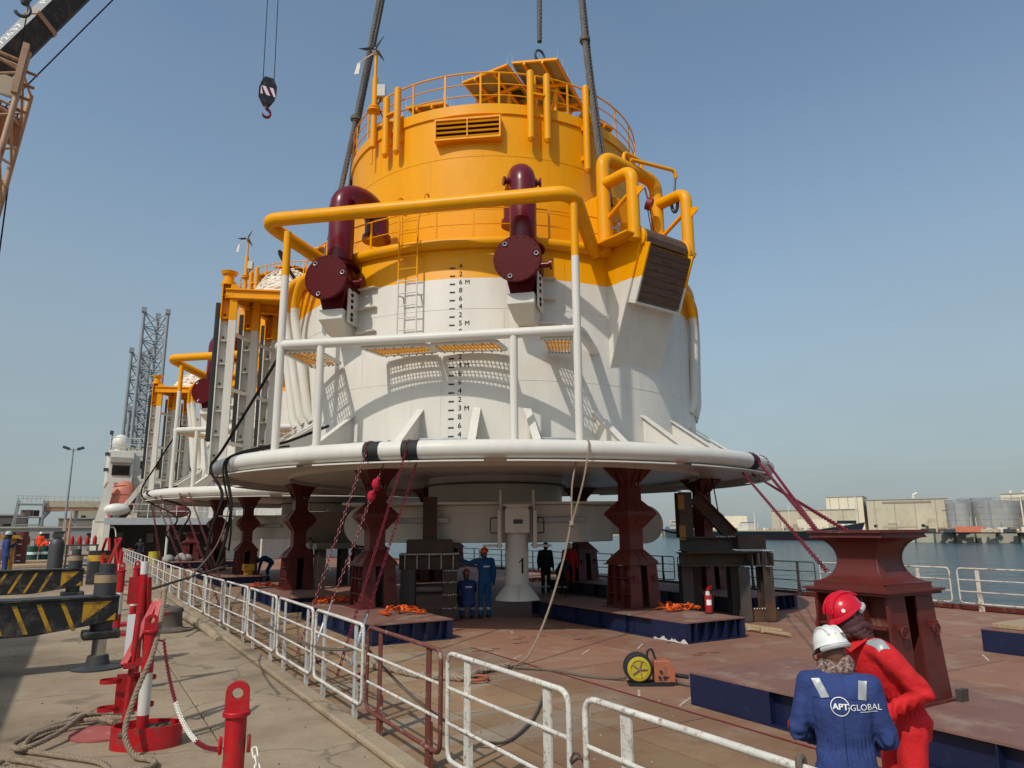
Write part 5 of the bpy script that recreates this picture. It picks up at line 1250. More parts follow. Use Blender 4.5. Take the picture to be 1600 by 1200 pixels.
webbing((6.25, 15.25, -.098), "orange webbing heap beside the red pedestal's foot, on the ribbed platform's near end")
webbing((11.7, 12.45, -.098), "orange webbing heap between the red pedestal and the fire extinguisher")
webbing((5.35, 25.0, -.098), "orange webbing heap on the third platform, near the bent worker", .9)
webbing((13.9, 21.8, -.1), "small orange webbing heap in the shade under the chain table", .8)
ex = thing("fire_extinguisher", "red fire extinguisher with white label standing on the platform corner", "fire extinguisher", (11.75, 11.52, -.098)); ex.scale = (.78, .78, .78)
e_ = MB().lathe([(0, 0), (.095, 0), (.1, .02), (.1, .46), (.085, .53), (.035, .58), (.03, .62), (0, .62)], 20); e_.build("cylinder", M_red, ex)
MB().lathe([(.101, .0), (.104, .0), (.104, .05), (.101, .05)], 20).build("base_ring", M_blackr, ex)
MB().lathe([(.1015, .24), (.1015, .38)], 8, a0=-1.3, a1=.1).build("label_patch", M_labelw, ex)
hd = MB().box((0, 0, .65), (.06, .05, .06)); hd.beam((-.02, 0, .69), (.15, -.02, .74), .02, .02); hd.beam((-.02, 0, .66), (.13, -.02, .67), .02, .02); hd.build("valve_handle", M_red, ex)
MB().box((-.06, -.05, .55), (.07, .07, .11)).build("tag", M_labelw, ex)
MB().tube(spline([(.03, -.02, .65), (.14, -.04, .6), (.15, -.04, .4), (.12, -.03, .1)], 5), .014, 7).build("hose", M_blackr, ex)
wfz = thing("wire_feeder", "yellow-reeled welding wire feeder with an orange box on the deck", "wire feeder", (7.25, 8.35, DZ), rad(-32))
MB().box((0, 0, .025), (.62, .26, .03)).build("base", M_blackr, wfz)
sp2 = MB().cyl((-.16, -.1, .235), (-.16, .1, .235), .205, seg=36); sp2.build("reel_cover", M_blackr, wfz, bevel=.015)
MB().lathe([(.0, 0), (.165, 0), (.165, .02), (.12, .03), (.12, .015), (0, .015)], 32).build("reel", M_spool, wfz, loc=(-.16, -.1, .235)).rotation_euler = (pi/2, 0, 0)
hbz = MB()
for k in range(5): a = 2*pi*k/5; hbz.beam((-.16, -.125, .235), (-.16+.12*cos(a), -.125, .235+.12*sin(a)), .03, .012)
hbz.build("reel_spokes", M_rope, wfz)
bx = MB().prism([(-.0, 0), (.30, 0), (.30, .16), (.22, .3), (.0, .3)], (.06, 0, .045), (1, 0, 0), (0, 0, 1), .23); bx.build("housing", M_orbox, wfz, bevel=.012)
kn = MB()
for (x, z) in ((.13, .12), (.2, .12), (.15, .2)): kn.cyl((x, -.115, z), (x, -.14, z), .02, seg=10)
kn.box((.22, -.118, .12), (.09, .006, .02)); kn.build("knobs", M_blackr, wfz)
MB().tube(fillet([(-.02, 0, .33), (-.02, 0, .46), (.05, 0, .5), (.1, 0, .34)], .05, 4), .016, 8).build("handle", M_blackr, wfz)
MB().cyl((.36, 0, .13), (.56, -.03, .11), .03, seg=10).build("gun_connector", M_blackr, wfz)
rb = thing("red_canister", "red canister pair standing on deck left of the red helmet", "canister", (16.7, 12.4, DZ))
MB().cyl((0, 0, 0), (0, 0, .58), .15, seg=20).cyl((0, 0, .27), (0, 0, .31), .16, seg=20).build("canister_body", M_red, rb)
MB().cyl((.28, -.14, 0), (.28, -.14, .58), .14, seg=20).build("canister_body", M_red, rb)
ym = thing("yellow_machine", "small yellow machine on the long far platform", "machine", (6.2, 32.2, -.098))
MB().box((0, 0, .32), (.45, .4, .28)).build("housing", M_hyel, ym, bevel=.03); MB().box((0, 0, .1), (.3, .3, .18)).build("stand", M_hyel, ym)

# ------------------------------------------------------------------ quay furniture
pa = thing("chain_post", "red post with white band standing in an oval red basin with rope hung on it", "post", (.58, 6.90, 0), 0, "red and white chain posts")
def post_body(root, h, bands, r=.046):
    p = MB(); z0 = 0
    for (z, mi) in bands: p.tube([(0, 0, z0), (0, 0, z)], r, 20, mi=mi, cap=False); z0 = z
    p.tube([(0, 0, h-.002), (0, 0, h)], r, 20)
    p.build("tube", [M_red, M_white], root)
    MB().cyl((0, 0, h), (0, 0, h+.022), r+.014, seg=22).build("collar", M_red, root, bevel=.004)
    e = MB(); out_ = []; R0 = .052
    pr = [(-R0, 0)]+[(R0*cos(a), .075+R0*sin(a)) for a in [pi-i*pi/12 for i in range(13)]]+[(R0, 0)]
    hole = [(.024*cos(a), .075+.024*sin(a)) for a in [i*2*pi/14 for i in range(14)]]
    # ring built as quads between outline and hole
    oc = [(R0*cos(i*2*pi/28), .075+R0*sin(i*2*pi/28)) for i in range(28)]; hc = [(.024*cos(i*2*pi/28), .075+.024*sin(i*2*pi/28)) for i in range(28)]
    oc = [(x if y > .075 else (R0 if x > 0 else -R0) if abs(x) > .03 else x*1.6, y if y > .075 else 0.0+max(0, y-.02)*.2) for x, y in oc]
    vs = []
    for yy_ in (-.014, .014):
        for x, y in oc: vs.append((x, yy_, h+.02+y))
        for x, y in hc: vs.append((x, yy_, h+.02+y))
    fs = []
    for i in range(28):
        j = (i+1) % 28
        fs += [(i, j, 28+j, 28+i), (56+i, 84+i, 84+j, 56+j), (i, 56+i, 56+j, j), (28+i, 28+j, 84+j, 84+i)]
    e.add(vs, fs); ey = e.build("eye_plate", M_red, root)
    return root
post_body(pa, .88, [(.24, 0), (.565, 1), (.88, 0)])
bs = MB(); 
oval = [(.27*cos(a), .17*sin(a)) for a in [i*2*pi/40 for i in range(40)]]
vs = []
for (f, z) in ((1.0, .0), (1.0, .17), (.93, .17), (.93, .03)):
    vs += [(x*f+.04, y*f, z) for x, y in oval]
bs.add(vs, [(i*40+k, i*40+(k+1) % 40, i*40+40+(k+1) % 40, i*40+40+k) for i in range(3) for k in range(40)]+[tuple(120+k for k in range(40))], smooth=True)
bs.build("basin", M_red, pa).rotation_euler = (0, 0, rad(-20))
rk = MB()
for k in range(9): rk.sphere((.04+rnd.uniform(-.17, .19), rnd.uniform(-.09, .09), .08+rnd.uniform(0, .05)), rnd.uniform(.035, .065), 7, 5, sc=(1.2, 1, .7))
rk.build("ballast", mat("brown_ballast", (.13, .08, .05), .9), pa, kind="stuff")
MB().cyl((.04, 0, .82), (.11, .0, .80), .008, seg=6).build("hook", M_red, pa)
pb_ = thing("chain_post", "red post with a holed eye on top, nearest the camera, white band at its foot", "post", (.68, 3.58, 0), 0, "red and white chain posts")
pb_.rotation_euler = (0, 0, rad(-15))
post_body(pb_, .89, [(.24, 0), (.62, 1), (.89, 0)])
for s in (-1, 1): MB().tube([Vector((s*(.046+.014), .012*cos(a), .77+.032*sin(a))) for a in [i*pi/5 for i in range(10)]], .009, 6, closed=True).build("side_ring", M_red, pb_)
MB().cyl((0, 0, 0), (0, 0, .03), .2, seg=24).build("foot_plate", M_red, pb_)
def pchain(pts, label, cuts):
    o = thing("barrier_chain", label, "chain", pts[0], 0, "plastic barrier chains between the posts"); P = [Vector(p)-Vector(pts[0]) for p in pts]
    P = resample(P, .01); n = len(P); s0 = 0
    for (f, m) in cuts:
        e = int(n*f); m_ = MB(); chain(m_, P[s0:e], .036, .05, .0042, width=.021, seg=5, n=10); m_.build("chain_links", m, o, kind="stuff"); s0 = max(0, e-4)
    return o
pchain(sag((.68, 6.86, .82), (.62, 3.62, .75), .22, 40), "barrier chain sagging between the basin post and the nearest post, red then white", [(.42, M_chainred), (.78, M_chainwhite), (1.0, M_chainred)])
pchain(sag((.76, 3.55, .75), (.98, 2.3, .75), .5, 40), "white barrier chain hanging from the right of the nearest post", [(1.0, M_chainwhite)])
# tall red stand with plate, arms and bottle rings behind the basin post
rs = thing("red_stand", "tall red welded stand with slanted arms and bottle rings behind the basin post", "stand", (.50, 7.35, 0)); rs.scale = (.82, .82, .94)
MB().tube([(0, 0, .02), (.06, .15, 1.15), (.12, .5, 1.45)] and [(-.03, 0, .02), (.02, .06, 1.06)], .032, 12).build("leg", M_red, rs)
MB().beam((-.08, .0, .60), (.20, .35, 1.12), .075, .045).build("arm", M_red, rs)
MB().beam((.24, .3, 1.14), (.12, -.05, .62), .045, .07).build("arm", M_red, rs)
MB().box((-.03, -.02, .60), (.12, .09, .05)).build("cradle", M_red, rs)
MB().box((.26, .3, 1.14), (.03, .05, .20)).build("horn", M_red, rs)
for s in (-1, 1):
    for z in (.22, .46):
        c = Vector((s*.16-.02, .12, z)); o_ = MB(); R_ = [(c.x+.11*cos(a)*s, c.y+.085*sin(a)) for a in [rad(q) for q in range(-150, 151, 20)]]
        vs = []; 
        for x, y in R_: vs += [(x, y, z-.018), (x, y, z+.018)]
        o_.add(vs+[(v[0]*.995+.002, v[1]*.93+.008, v[2]) for v in vs], [(2*i, 2*i+2, 2*i+3, 2*i+1) for i in range(len(R_)-1)]+[(len(vs)+2*i+1, len(vs)+2*i+3, len(vs)+2*i+2, len(vs)+2*i) for i in range(len(R_)-1)]); o_.build("bottle_ring", M_red, rs)
MB().box((-.02, .13, .34), (.22, .05, .34)).build("ring_plate", M_red, rs)
MB().lathe([(0, .004), (.34, .004), (.34, .022), (0, .022)], 40).build("foot_disc", M_redflat, rs, loc=(-.18, .15, 0))
r2_ = thing("red_stand", "red upright post with white cap, red plate and white side strip, behind the slanted stand", "stand", (.66, 9.3, 0)); r2_.scale = (.85, .85, .98)
MB().tube([(0, 0, 0), (0, 0, 1.26)], .046, 16).build("upright", M_red, r2_); MB().tube([(0, 0, 1.26), (0, 0, 1.40)], .048, 16).build("white_cap", M_white, r2_)
MB().box((-.10, .03, 1.08), (.14, .02, .30)).build("plate", M_red, r2_); MB().box((-.10, -.03, .52), (.09, .015, .6)).build("white_strip", M_labelw, r2_)
MB().beam((.05, 0, 1.22), (.14, .1, .15), .07, .07).build("brace", M_red, r2_); MB().box((-.02, 0, .3), (.18, .15, .08)).build("foot_box", M_red, r2_); MB().box((.12, .2, .78), (.5, .05, .03)).build("tie", M_red, r2_)
for i, (x, y, h, lab) in enumerate([(.98, 15.6, 1.02, "red chain post beyond the iron bollard, left of the far railing"), (.66, 14.2, 1.05, "red and white chain post behind the nearer outrigger jack"), (.55, 21.0, 1.05, "far red chain post by the farther outrigger jack"), (1.2, 27, 1.05, "distant red chain post near the bent red bottle racks")]):
    q = thing("chain_post", lab, "post", (x, y, 0), 0, "red and white chain posts"); post_body(q, h, [(.35, 0), (.7, 1), (h, 0)], .06)
    MB().box((0, 0, .03), (.42, .34, .05)).build("foot_plate", M_red, q)
fr_ = thing("bottle_rack", "jumble of red steel bottle racks at the far end of the quay apron", "rack", (1.0, 27.5, 0))
for k in range(7): MB().beam((rnd.uniform(-.5, .4), rnd.uniform(-.5, 3), 0), (rnd.uniform(-.3, .4), rnd.uniform(-.5, 3), 1.5), .07, .07).build("rack_bar", M_red, fr_)
# rope coil on the quay
rc = MB()
P1_ = [(.70, 7.3, 1.2), (.66, 7.0, .98), (.60, 6.80, .72), (.5, 6.72, .45), (.44, 6.62, .2), (.5, 6.5, .05), (.62, 6.35, .03), (.62, 6.2, .03), (.5, 6.15, .03), (.36, 6.25, .03), (.28, 6.5, .03), (.1, 6.75, .03), (-.08, 6.98, .03), (-.22, 7.2, .03), (-.16, 7.55, .05), (.08, 7.75, .06), (.3, 7.7, .08), (.42, 7.55, .06)]
rope(rc, spline(P1_, 10), .021, pitch=.10, seg=6)
P2_ = [(.5, 7.75, .05), (.2, 7.9, .06), (-.08, 7.75, .05), (-.3, 7.3, .05), (-.2, 7.1, .06), (.0, 7.35, .08), (.15, 7.75, .10), (.25, 8.05, .07), (.12, 8.15, .06), (.05, 7.95, .05), (.2, 7.85, .1), (.42, 7.9, .06), (.6, 7.95, .05)]
rope(rc, spline(P2_, 10), .021, pitch=.10, seg=6)
P3_ = [(-.3, 6.95, .03), (-.12, 6.72, .03), (.05, 6.4, .03), (.12, 6.15, .03), (.05, 5.9, .03), (-.1, 5.7, .03), (-.05, 5.5, .03)]
rope(rc, spline(P3_, 10), .021, pitch=.10, seg=6)
P4_ = [(-.34, 6.9, .03), (-.38, 6.75, .03), (-.2, 6.55, .04), (-.12, 6.35, .04), (-.14, 6.1, .04), (-.2, 5.9, .03)]
rope(rc, spline(P4_, 10), .021, pitch=.10, seg=6)
tag(rc.build("mooring_rope", M_rope), "grey-tan laid rope hung on the basin post and lying in loops on the quay", "rope")
ropething("mooring_line", [(.92, 7.6, 1.28), (1.2, 9.5, 1.2), (1.9, 12.5, 1.5), (2.9, 18.0, 2.0), (3.6, 22.0, 2.6)], .012, M_roped, "thin grey line rising from the red stand across the railing", "rope", False)
ropething("mooring_line", [(1.0, 13.0, .8), (1.8, 15.0, .85), (2.7, 16.2, 1.0)], .022, M_roped, "dark mooring line crossing the quay behind the red stand", "rope", True)
ib = thing("mooring_bollard", "squat rusty iron mooring bollard with a horn, on the quay by the railing", "bollard", (1.50, 14.3, 0))
MB().lathe([(0, 0), (.36, 0), (.36, .03), (.24, .05), (.20, .08), (.185, .30), (.21, .34), (.19, .39), (.1, .42), (0, .42)], 32).build("bollard_body", M_bollard, ib)
hn = MB(); hn.tube([(-.05, -.02, .37), (-.18, -.06, .38), (-.30, -.1, .37)], [.085, .08, .06], 14); hn.sphere((-.30, -.1, .37), .06, 12, 8); hn.build("horn", M_bollard, ib)
MB().box((1.9, 12.35, .003), (.34, .42, .006)).build("quay_patch", mat("patch_concrete", (.25, .19, .12), .95), quay_o)

# ------------------------------------------------------------------ mobile crane: outriggers, carrier, boom, folded lattice jib, hook block
cr = thing("mobile_crane", "black and yellow striped outriggers of a mobile crane at the left edge", "crane", (-4.2, 14, 0))
def cl(x, y, z): return Vector((x+4.2, y-14, z))
MB().box(cl(-3.75, 8.5, 1.5), (2.9, 11, 1.6)).build("carrier", M_tan, cr, bevel=.05)
for (x, y) in [(-2.7, 5), (-2.7, 7.5), (-2.7, 11)]:
    MB().cyl(cl(x-.3, y, .7), cl(x+.1, y, .7), .68, seg=28).build("wheel", M_blackr, cr, bevel=.05)
def outrigger(x1, y, zt, zb, d, n, word, wx, ang):
    L = x1+3.4; A = Vector((cos(ang), sin(ang), 0)); nrm = Vector((sin(ang), -cos(ang), 0))
    e = Vector((x1, y, 0)); hx_ = (zt-zb)
    poly = [(0, .12), (-.9, .0), (-L, .0), (-L, hx_), (0, hx_)]
    bm_ = MB().prism(poly, cl(x1, y, zb), A, (0, 0, 1), d, ez=nrm); o = bm_.build("outrigger_beam", M_black, cr, bevel=.012)
    MB().beam(cl(*(e+Vector((0, 0, zt+.01)))), cl(*(e-A*L+Vector((0, 0, zt+.01)))), d+.06, .025).build("beam_lip", M_black, o)
    fc = lambda u, v: cl(*(e+A*u+nrm*(d/2+.003)))+Vector((0, 0, zb+v))
    st_ = MB()
    for (u, lean) in n:
        st_.add([fc(u, .03), fc(u+.05, .03), fc(u+.05+lean, hx_-.04), fc(u+lean, hx_-.04)], [(0, 1, 2, 3)])
    st_.add([fc(-.40, .12), fc(-.08, hx_-.04), fc(-.40, hx_-.04)], [(0, 1, 2)]); st_.add([fc(-.03, .13), fc(-.03, .22), fc(-.13, .13)], [(0, 1, 2)])
    st_.build("hazard_stripes", M_hyel, o)
    vs, fs = text_mesh(word, .21); t_ = MB(); t_.add([fc(wx+v.x, hx_*.42+v.y)+nrm*.002 for v in vs], fs); t_.add([fc(wx+.0, hx_*.22)+nrm*.002, fc(wx+.17, hx_*.13)+nrm*.002, fc(wx+.17, hx_*.31)+nrm*.002], [(0, 1, 2)]); t_.build("length_mark", M_inkw, o)
    jc = e-A*.16+Vector((0, 0, 0)); J = cl(jc.x, jc.y, 0)
    j = MB().cyl(J+Vector((0, 0, zb-.02)), J+Vector((0, 0, zt+.30)), .13, seg=24); j.cyl(J+Vector((0, 0, zt+.30)), J+Vector((0, 0, zt+.42)), .09, seg=20); jo = j.build("jack_housing", M_dgrey, cr)
    MB().cyl(J+Vector((0, 0, zt+.18)), J+Vector((0, 0, zt+.28)), .135, seg=24).build("jack_band", mat("worn_tan_band", (.36, .25, .14), .6), jo)
    MB().cyl(J+Vector((0, 0, .1)), J+Vector((0, 0, zb)), .085, seg=20).build("jack_rod", M_chrome, jo)
    MB().box(J+Vector((0, 0, zb-.05)), (.42, .36, .1), rz=ang).build("jack_collar", M_black, jo, bevel=.02)
    MB().lathe([(0, 0.006), (.30, .006), (.30, .02), (.14, .05), (.12, .16), (0, .16)], 28).build("jack_pad", M_dgrey, jo, loc=J)
outrigger(.50, 11.0, .88, .47, .36, [(-.50-.25*k, -.15) for k in range(5)], "5.0", -1.98, rad(4))
outrigger(.12, 18.2, .94, .48, .38, [(-.78-.26*k, .18) for k in range(4)], "5.0", -1.95, rad(4))
# boom: polygonal telescopic tube, black with a grey upper face carrying white lettering
bo_ = thing("crane_boom", "black telescopic crane boom with a grey lettered flank crossing the top left corner", "crane boom", (-2.3, 19.9, 14.4))
bd = Vector((.43, .05, .90)).normalized(); n0 = (Vector((0, 0, 1.7))-Vector((-2.3, 19.9, 14.4))); n0 = (n0-bd*n0.dot(bd)).normalized(); bs_ = bd.cross(n0)
if bs_.x < 0: bs_ = -bs_
a35 = rad(23); nA = n0*cos(a35)+bs_*sin(a35); nB = n0*sin(a35)-bs_*cos(a35)
wA, wB = .62, .44
ctr_ = -(nA*.25+nB*.27)*.55
def bpt(t, a, b): return ctr_+bd*t+nA*(a*wB/2)+nB*(b*wA/2)
m_ = MB(); vs = []
sec = [(1, 1), (1, -.75), (.75, -1), (-1, -1), (-1, 1)]
for t in (-6, 12):
    for a, b in sec: vs.append(bpt(t, a, b))
n = len(sec)
for k in range(n):
    m_.add([vs[k], vs[(k+1) % n], vs[n+(k+1) % n], vs[n+k]], [(0, 1, 2, 3)], mi=1 if k == n-1 else 0)
m_.build("boom_section", [M_black, M_boomtop], bo_)
def btext(w_, t0, size):
    vs, fs = text_mesh(w_, size, spacing=1.05); up_ = nA
    MB().add([bpt(t0+v.x, .45-v.y/(wB/2), 1.01) for v in vs], fs).build("lettering", M_inkw, bo_)
btext("ES 272637", -1.62, .33); btext("PARIS B", .68, .33)
bnd = MB(); ring = [bpt(.30, a*1.05, b*1.05) for a, b in sec]
for k in range(n): bnd.beam(ring[k], ring[(k+1) % n], .12, .03, up=(ring[k]+ring[(k+1) % n])/2-bpt(.3, 0, 0))
bnd.build("boom_strap", M_tan, bo_)
MB().cyl(bpt(-4, 1.0, -2.0), bpt(10, 1.0, -2.3), .018, seg=6).build("boom_wire", M_cable, bo_)
jb = thing("lattice_jib", "folded tan lattice jib hanging under the boom at the left edge", "crane jib", (-1.8, 14.9, 10.6))
def jl(x, y, z): return Vector((x+1.8, y-14.9, z-10.6))
ch = [[jl(-1.74, 14.9, 10.63), jl(-2.10, 14.85, 6.6)], [jl(-2.75, 14.7, 10.5), jl(-3.1, 14.6, 6.6)], [jl(-1.72, 15.9, 10.3), jl(-2.05, 15.9, 6.8)], [jl(-2.7, 15.9, 10.2), jl(-3.0, 15.9, 6.8)]]
for p, q in ch: MB().cyl(p, q, .055, seg=10).build("chord", M_tan, jb)
for k in range(9):
    for (i, j) in ((0, 1), (0, 2), (2, 3), (1, 3)):
        t0, t1 = k/9, (k+1)/9; a, b = (t0, t1) if k % 2 else (t1, t0)
        MB().cyl(ch[i][0].lerp(ch[i][1], a), ch[j][0].lerp(ch[j][1], b), .026, seg=6).build("lacing", M_tan, jb)
for dz in (0, -.12): MB().cyl(jl(-3.2, 14.8, 10.62+dz), jl(-1.72, 14.9, 10.38+dz), .035, seg=8).build("tie_rod", M_tan, jb)
MB().beam(jl(-1.78, 14.85, 10.75), jl(-1.86, 14.85, 9.7), .12, .1).build("head_post", M_tan, jb)
MB().box(jl(-2.2, 15.2, 10.02), (.85, .03, .42), M=Matrix.Rotation(.15, 3, 'Y')).build("side_plate", mat("beige_plate", (.5, .42, .3), .6), jb)
sh_ = MB()
for k in range(5): sh_.box(jl(-2.35+k*.11, 15.3+.06*k, 9.5-.05*k), (.3, .03, .6), rz=.4)
sh_.build("cover_sheet", M_tan2, jb)
for k in range(4): MB().cyl(jl(-1.74-.03*k, 14.95, 10.25-.27*k), jl(-1.55-.03*k, 14.95, 10.22-.27*k), .03, seg=8).build("peg", M_tan2, jb)
ropething("crane_wire", [(-1.89, 15.9, 9.9), (-1.86, 15.9, 7.5), (-1.84, 15.9, 5.0), (-1.86, 15.9, 2.0)], .014, M_cable, "single dark wire hanging from the lattice jib at the left edge", "wire", False)
hk_ = thing("hook_block", "dark crane hook block with red and white chevrons hanging alone in the sky", "hook block", (3.46, 19.72, 14.2)); hk_.scale = (.8, .8, .95)
hb_ = MB()
for y in (-.12, .12): hb_.prism([(-.16, .55), (.16, .55), (.29, .30), (.29, -.05), (.10, -.34), (-.10, -.34), (-.29, -.05), (-.29, .30)], (0, y, .05), (1, 0, 0), (0, 0, 1), .05)
hb_.cyl((0, -.1, .3), (0, .1, .3), .24, seg=24); hb_.build("cheek_plates", M_black, hk_)
cv_ = MB(); cw = MB()
cw.add([(-.27, -.152, -.02), (.27, -.152, -.02), (.27, -.152, .26), (-.27, -.152, .26)], [(0, 1, 2, 3)])
def _clip(x): return max(-.27, min(.27, x))
for k in range(3):
    x0 = -.36+k*.26; cv_.add([(_clip(x0+.17), -.156, -.02), (_clip(x0+.29), -.156, -.02), (_clip(x0+.12), -.156, .26), (_clip(x0), -.156, .26)], [(0, 1, 2, 3)])
cw.build("chevron_panel", M_labelw, hk_); cv_.build("chevrons", M_maroon, hk_)
h2 = MB().cyl((0, 0, -.3), (0, 0, -.42), .06, seg=12); h2.tube([Vector((.0+.14*sin(a), 0, -.56+.14*cos(a))) for a in [rad(q) for q in range(0, 271, 20)]], [.05]*8+[.045]*4+[.03, .02], 10); h2.build("hook", M_maroon, hk_)
for i, dx in enumerate((-.19, .2)): MB().cyl((dx, 0, .5), (dx*.6-.25+i*.1, .5, 18), .014, seg=6).build("hoist_wire", M_cable, hk_)
h3 = thing("hook_ball", "small dark hook and ball hanging in front of the boom at the top left", "hook", (-1.90, 14.9, 11.6))
MB().tube([(0, 0, .5), (0, 0, .2), (-.02, 0, .0)], [.1, .12, .05], 12).build("ball", M_dgrey, h3); MB().tube([Vector((-.03+.12*sin(a), 0, -.12+.14*cos(a))) for a in [rad(q) for q in range(0, 260, 20)]], .035, 8).build("hook", M_dgrey, h3); MB().cyl((.06, 0, .2), (.02, 0, -1.3), .012, seg=6).build("wire", M_cable, h3)

# ------------------------------------------------------------------ people
DEFJ = dict(pel=(0, 0, .93), wai=(0, .0, 1.08), che=(0, .0, 1.27), uch=(0, .0, 1.40), nec=(0, .01, 1.49), hed=(0, .035, 1.625),
            shL=(-.185, 0, 1.42), elL=(-.25, -.03, 1.14), wrL=(-.26, .06, .89), shR=(.185, 0, 1.42), elR=(.25, -.03, 1.14), wrR=(.26, .06, .89),
            hiL=(-.09, 0, .90), knL=(-.10, .03, .50), anL=(-.105, -.02, .09), hiR=(.09, 0, .90), knR=(.10, .03, .50), anR=(.105, -.02, .09))
def person(loc, az, label, J=None, cloth=M_blueco, helmet=M_hard, head=(0, 0, 0), fine=False, voxel=None, skin=M_skin, glove=None, bands=True, scale=1.0, scarf=None, group=None, refl=True):
    J = {k: Vector(v) for k, v in {**DEFJ, **(J or {})}.items()}
    root = thing("person", label, "person", loc, -rad(az), group); root.scale = (scale,)*3
    m = MB()
    def cap(a, b, ra, rb, n=6):
        P = [a.lerp(b, i/n) for i in range(n+1)]; m.tube(P, [ra+(rb-ra)*i/n for i in range(n+1)], 14); m.sphere(a, ra, 12, 8); m.sphere(b, rb, 12, 8)
    xs_ = (J['shR']-J['shL']).normalized(); xh = (J['hiR']-J['hiL']).normalized()
    spine = [(J['pel']+Vector((0, 0, -.10)), .13, .11, xh), (J['pel'], .172, .128, xh), (J['pel'].lerp(J['wai'], .6), .168, .125, xh), (J['wai'], .165, .122, xh.lerp(xs_, .4).normalized()), (J['che'], .195, .135, xs_), (J['uch'].lerp(J['che'], .4), .20, .132, xs_), (J['uch'], .185, .112, xs_), (J['nec'].lerp(J['uch'], .45), .12, .088, xs_), (J['nec'], .068, .066, xs_)]
    seg = 20; vs = []
    for i, (c, rx, ry, ax) in enumerate(spine):
        t = (spine[min(i+1, len(spine)-1)][0]-spine[max(i-1, 0)][0]).normalized(); ax = (ax-t*ax.dot(t)).normalized(); ay = t.cross(ax)
        for k in range(seg): a = 2*pi*k/seg; vs.append(c+ax*cos(a)*rx+ay*sin(a)*ry)
    fs = [tuple(reversed(range(seg))), tuple((len(spine)-1)*seg+k for k in range(seg))]
    for i in range(len(spine)-1):
        for k in range(seg): fs.append((i*seg+k, i*seg+(k+1) % seg, (i+1)*seg+(k+1) % seg, (i+1)*seg+k))
    m.add(vs, fs)
    for s in 'LR':
        cap(J['uch'].lerp(J['sh'+s], .55), J['sh'+s], .085, .078); cap(J['sh'+s], J['el'+s], .078, .06); cap(J['el'+s], J['wr'+s], .06, .047)
        hd = (J['wr'+s]-J['el'+s]).normalized(); hc = J['wr'+s]+hd*.085; cap(J['wr'+s], hc, .032, .036, 3)
        J['ha'+s] = hc
        cap(J['hi'+s], J['kn'+s], .10, .075); cap(J['kn'+s], J['an'+s], .075, .066)
        ft = J.get('to'+s, J['an'+s]+Vector((0, .15, -.045))); cap(J['an'+s]+Vector((0, -.03, -.035)), ft, .048, .042, 3); J['to'+s] = ft
    Rh = Matrix.Rotation(rad(head[2]), 3, 'Z') @ Matrix.Rotation(rad(head[0]), 3, 'X') @ Matrix.Rotation(rad(head[1]), 3, 'Y')
    hc = J['hed']
    m.sphere(hc, .10, 18, 12, sc=(.78, .96, 1.12), M=Rh); m.sphere(hc+Rh @ Vector((0, .045, -.065)), .06, 12, 8, sc=(.85, .9, .9), M=Rh)
    m.sphere(hc+Rh @ Vector((0, .105, -.015)), .02, 8, 6, sc=(.8, 1.1, 1.3), M=Rh)
    for s in (-1, 1): m.sphere(hc+Rh @ Vector((s*.079, -.005, -.005)), .022, 8, 6, sc=(.45, .9, 1.4), M=Rh)
    cap(J['nec']-Vector((0, 0, .02)), hc+Rh @ Vector((0, -.02, -.07)), .056, .052, 4)
    me0 = m.mesh("person_raw", [cloth]); ob = bpy.data.objects.new("raw", me0)
    rm = ob.modifiers.new("r", 'REMESH'); rm.mode = 'VOXEL'; rm.voxel_size = voxel or (.0105 if fine else .022)
    sm = ob.modifiers.new("s", 'SMOOTH'); sm.iterations = 5 if fine else 2; sm.factor = .5
    dg = side_graph(ob); me = bpy.data.meshes.new_from_object(ob.evaluated_get(dg)); me.name = "body"
    done(ob)
    gl = glove or skin
    me.materials.clear()
    for q in (cloth, skin, M_boot, gl, M_refl): me.materials.append(q)
    bones = [(J['pel'], J['uch'], .14, 0), (J['nec']+Vector((0, 0, .01)), hc, .055, 1), (hc+Rh @ Vector((0, 0, -.03)), hc+Rh @ Vector((0, 0, .05)), .09, 1), (J['uch'], J['nec']-Vector((0, 0, .03)), .09, 0)]
    for s in 'LR':
        bones += [(J['sh'+s], J['el'+s], .07, 0), (J['el'+s], J['wr'+s]-(J['wr'+s]-J['el'+s])*.02, .052, 0), (J['wr'+s]+(J['ha'+s]-J['wr'+s])*.15, J['ha'+s], .034, 3), (J['hi'+s], J['kn'+s], .09, 0), (J['kn'+s], J['an'+s]+Vector((0, 0, .05)), .07, 0), (J['an'+s]-Vector((0, .03, .03)), J['to'+s], .045, 2)]
    def near(p):
        best = None
        for a, b, r, mi in bones:
            ab_ = b-a; t = max(0, min(1, (p-a).dot(ab_)/max(ab_.length_squared, 1e-9))); d = (p-(a+ab_*t)).length-r
            if best is None or d < best[0]: best = (d, mi, t, (a, b))
        return best
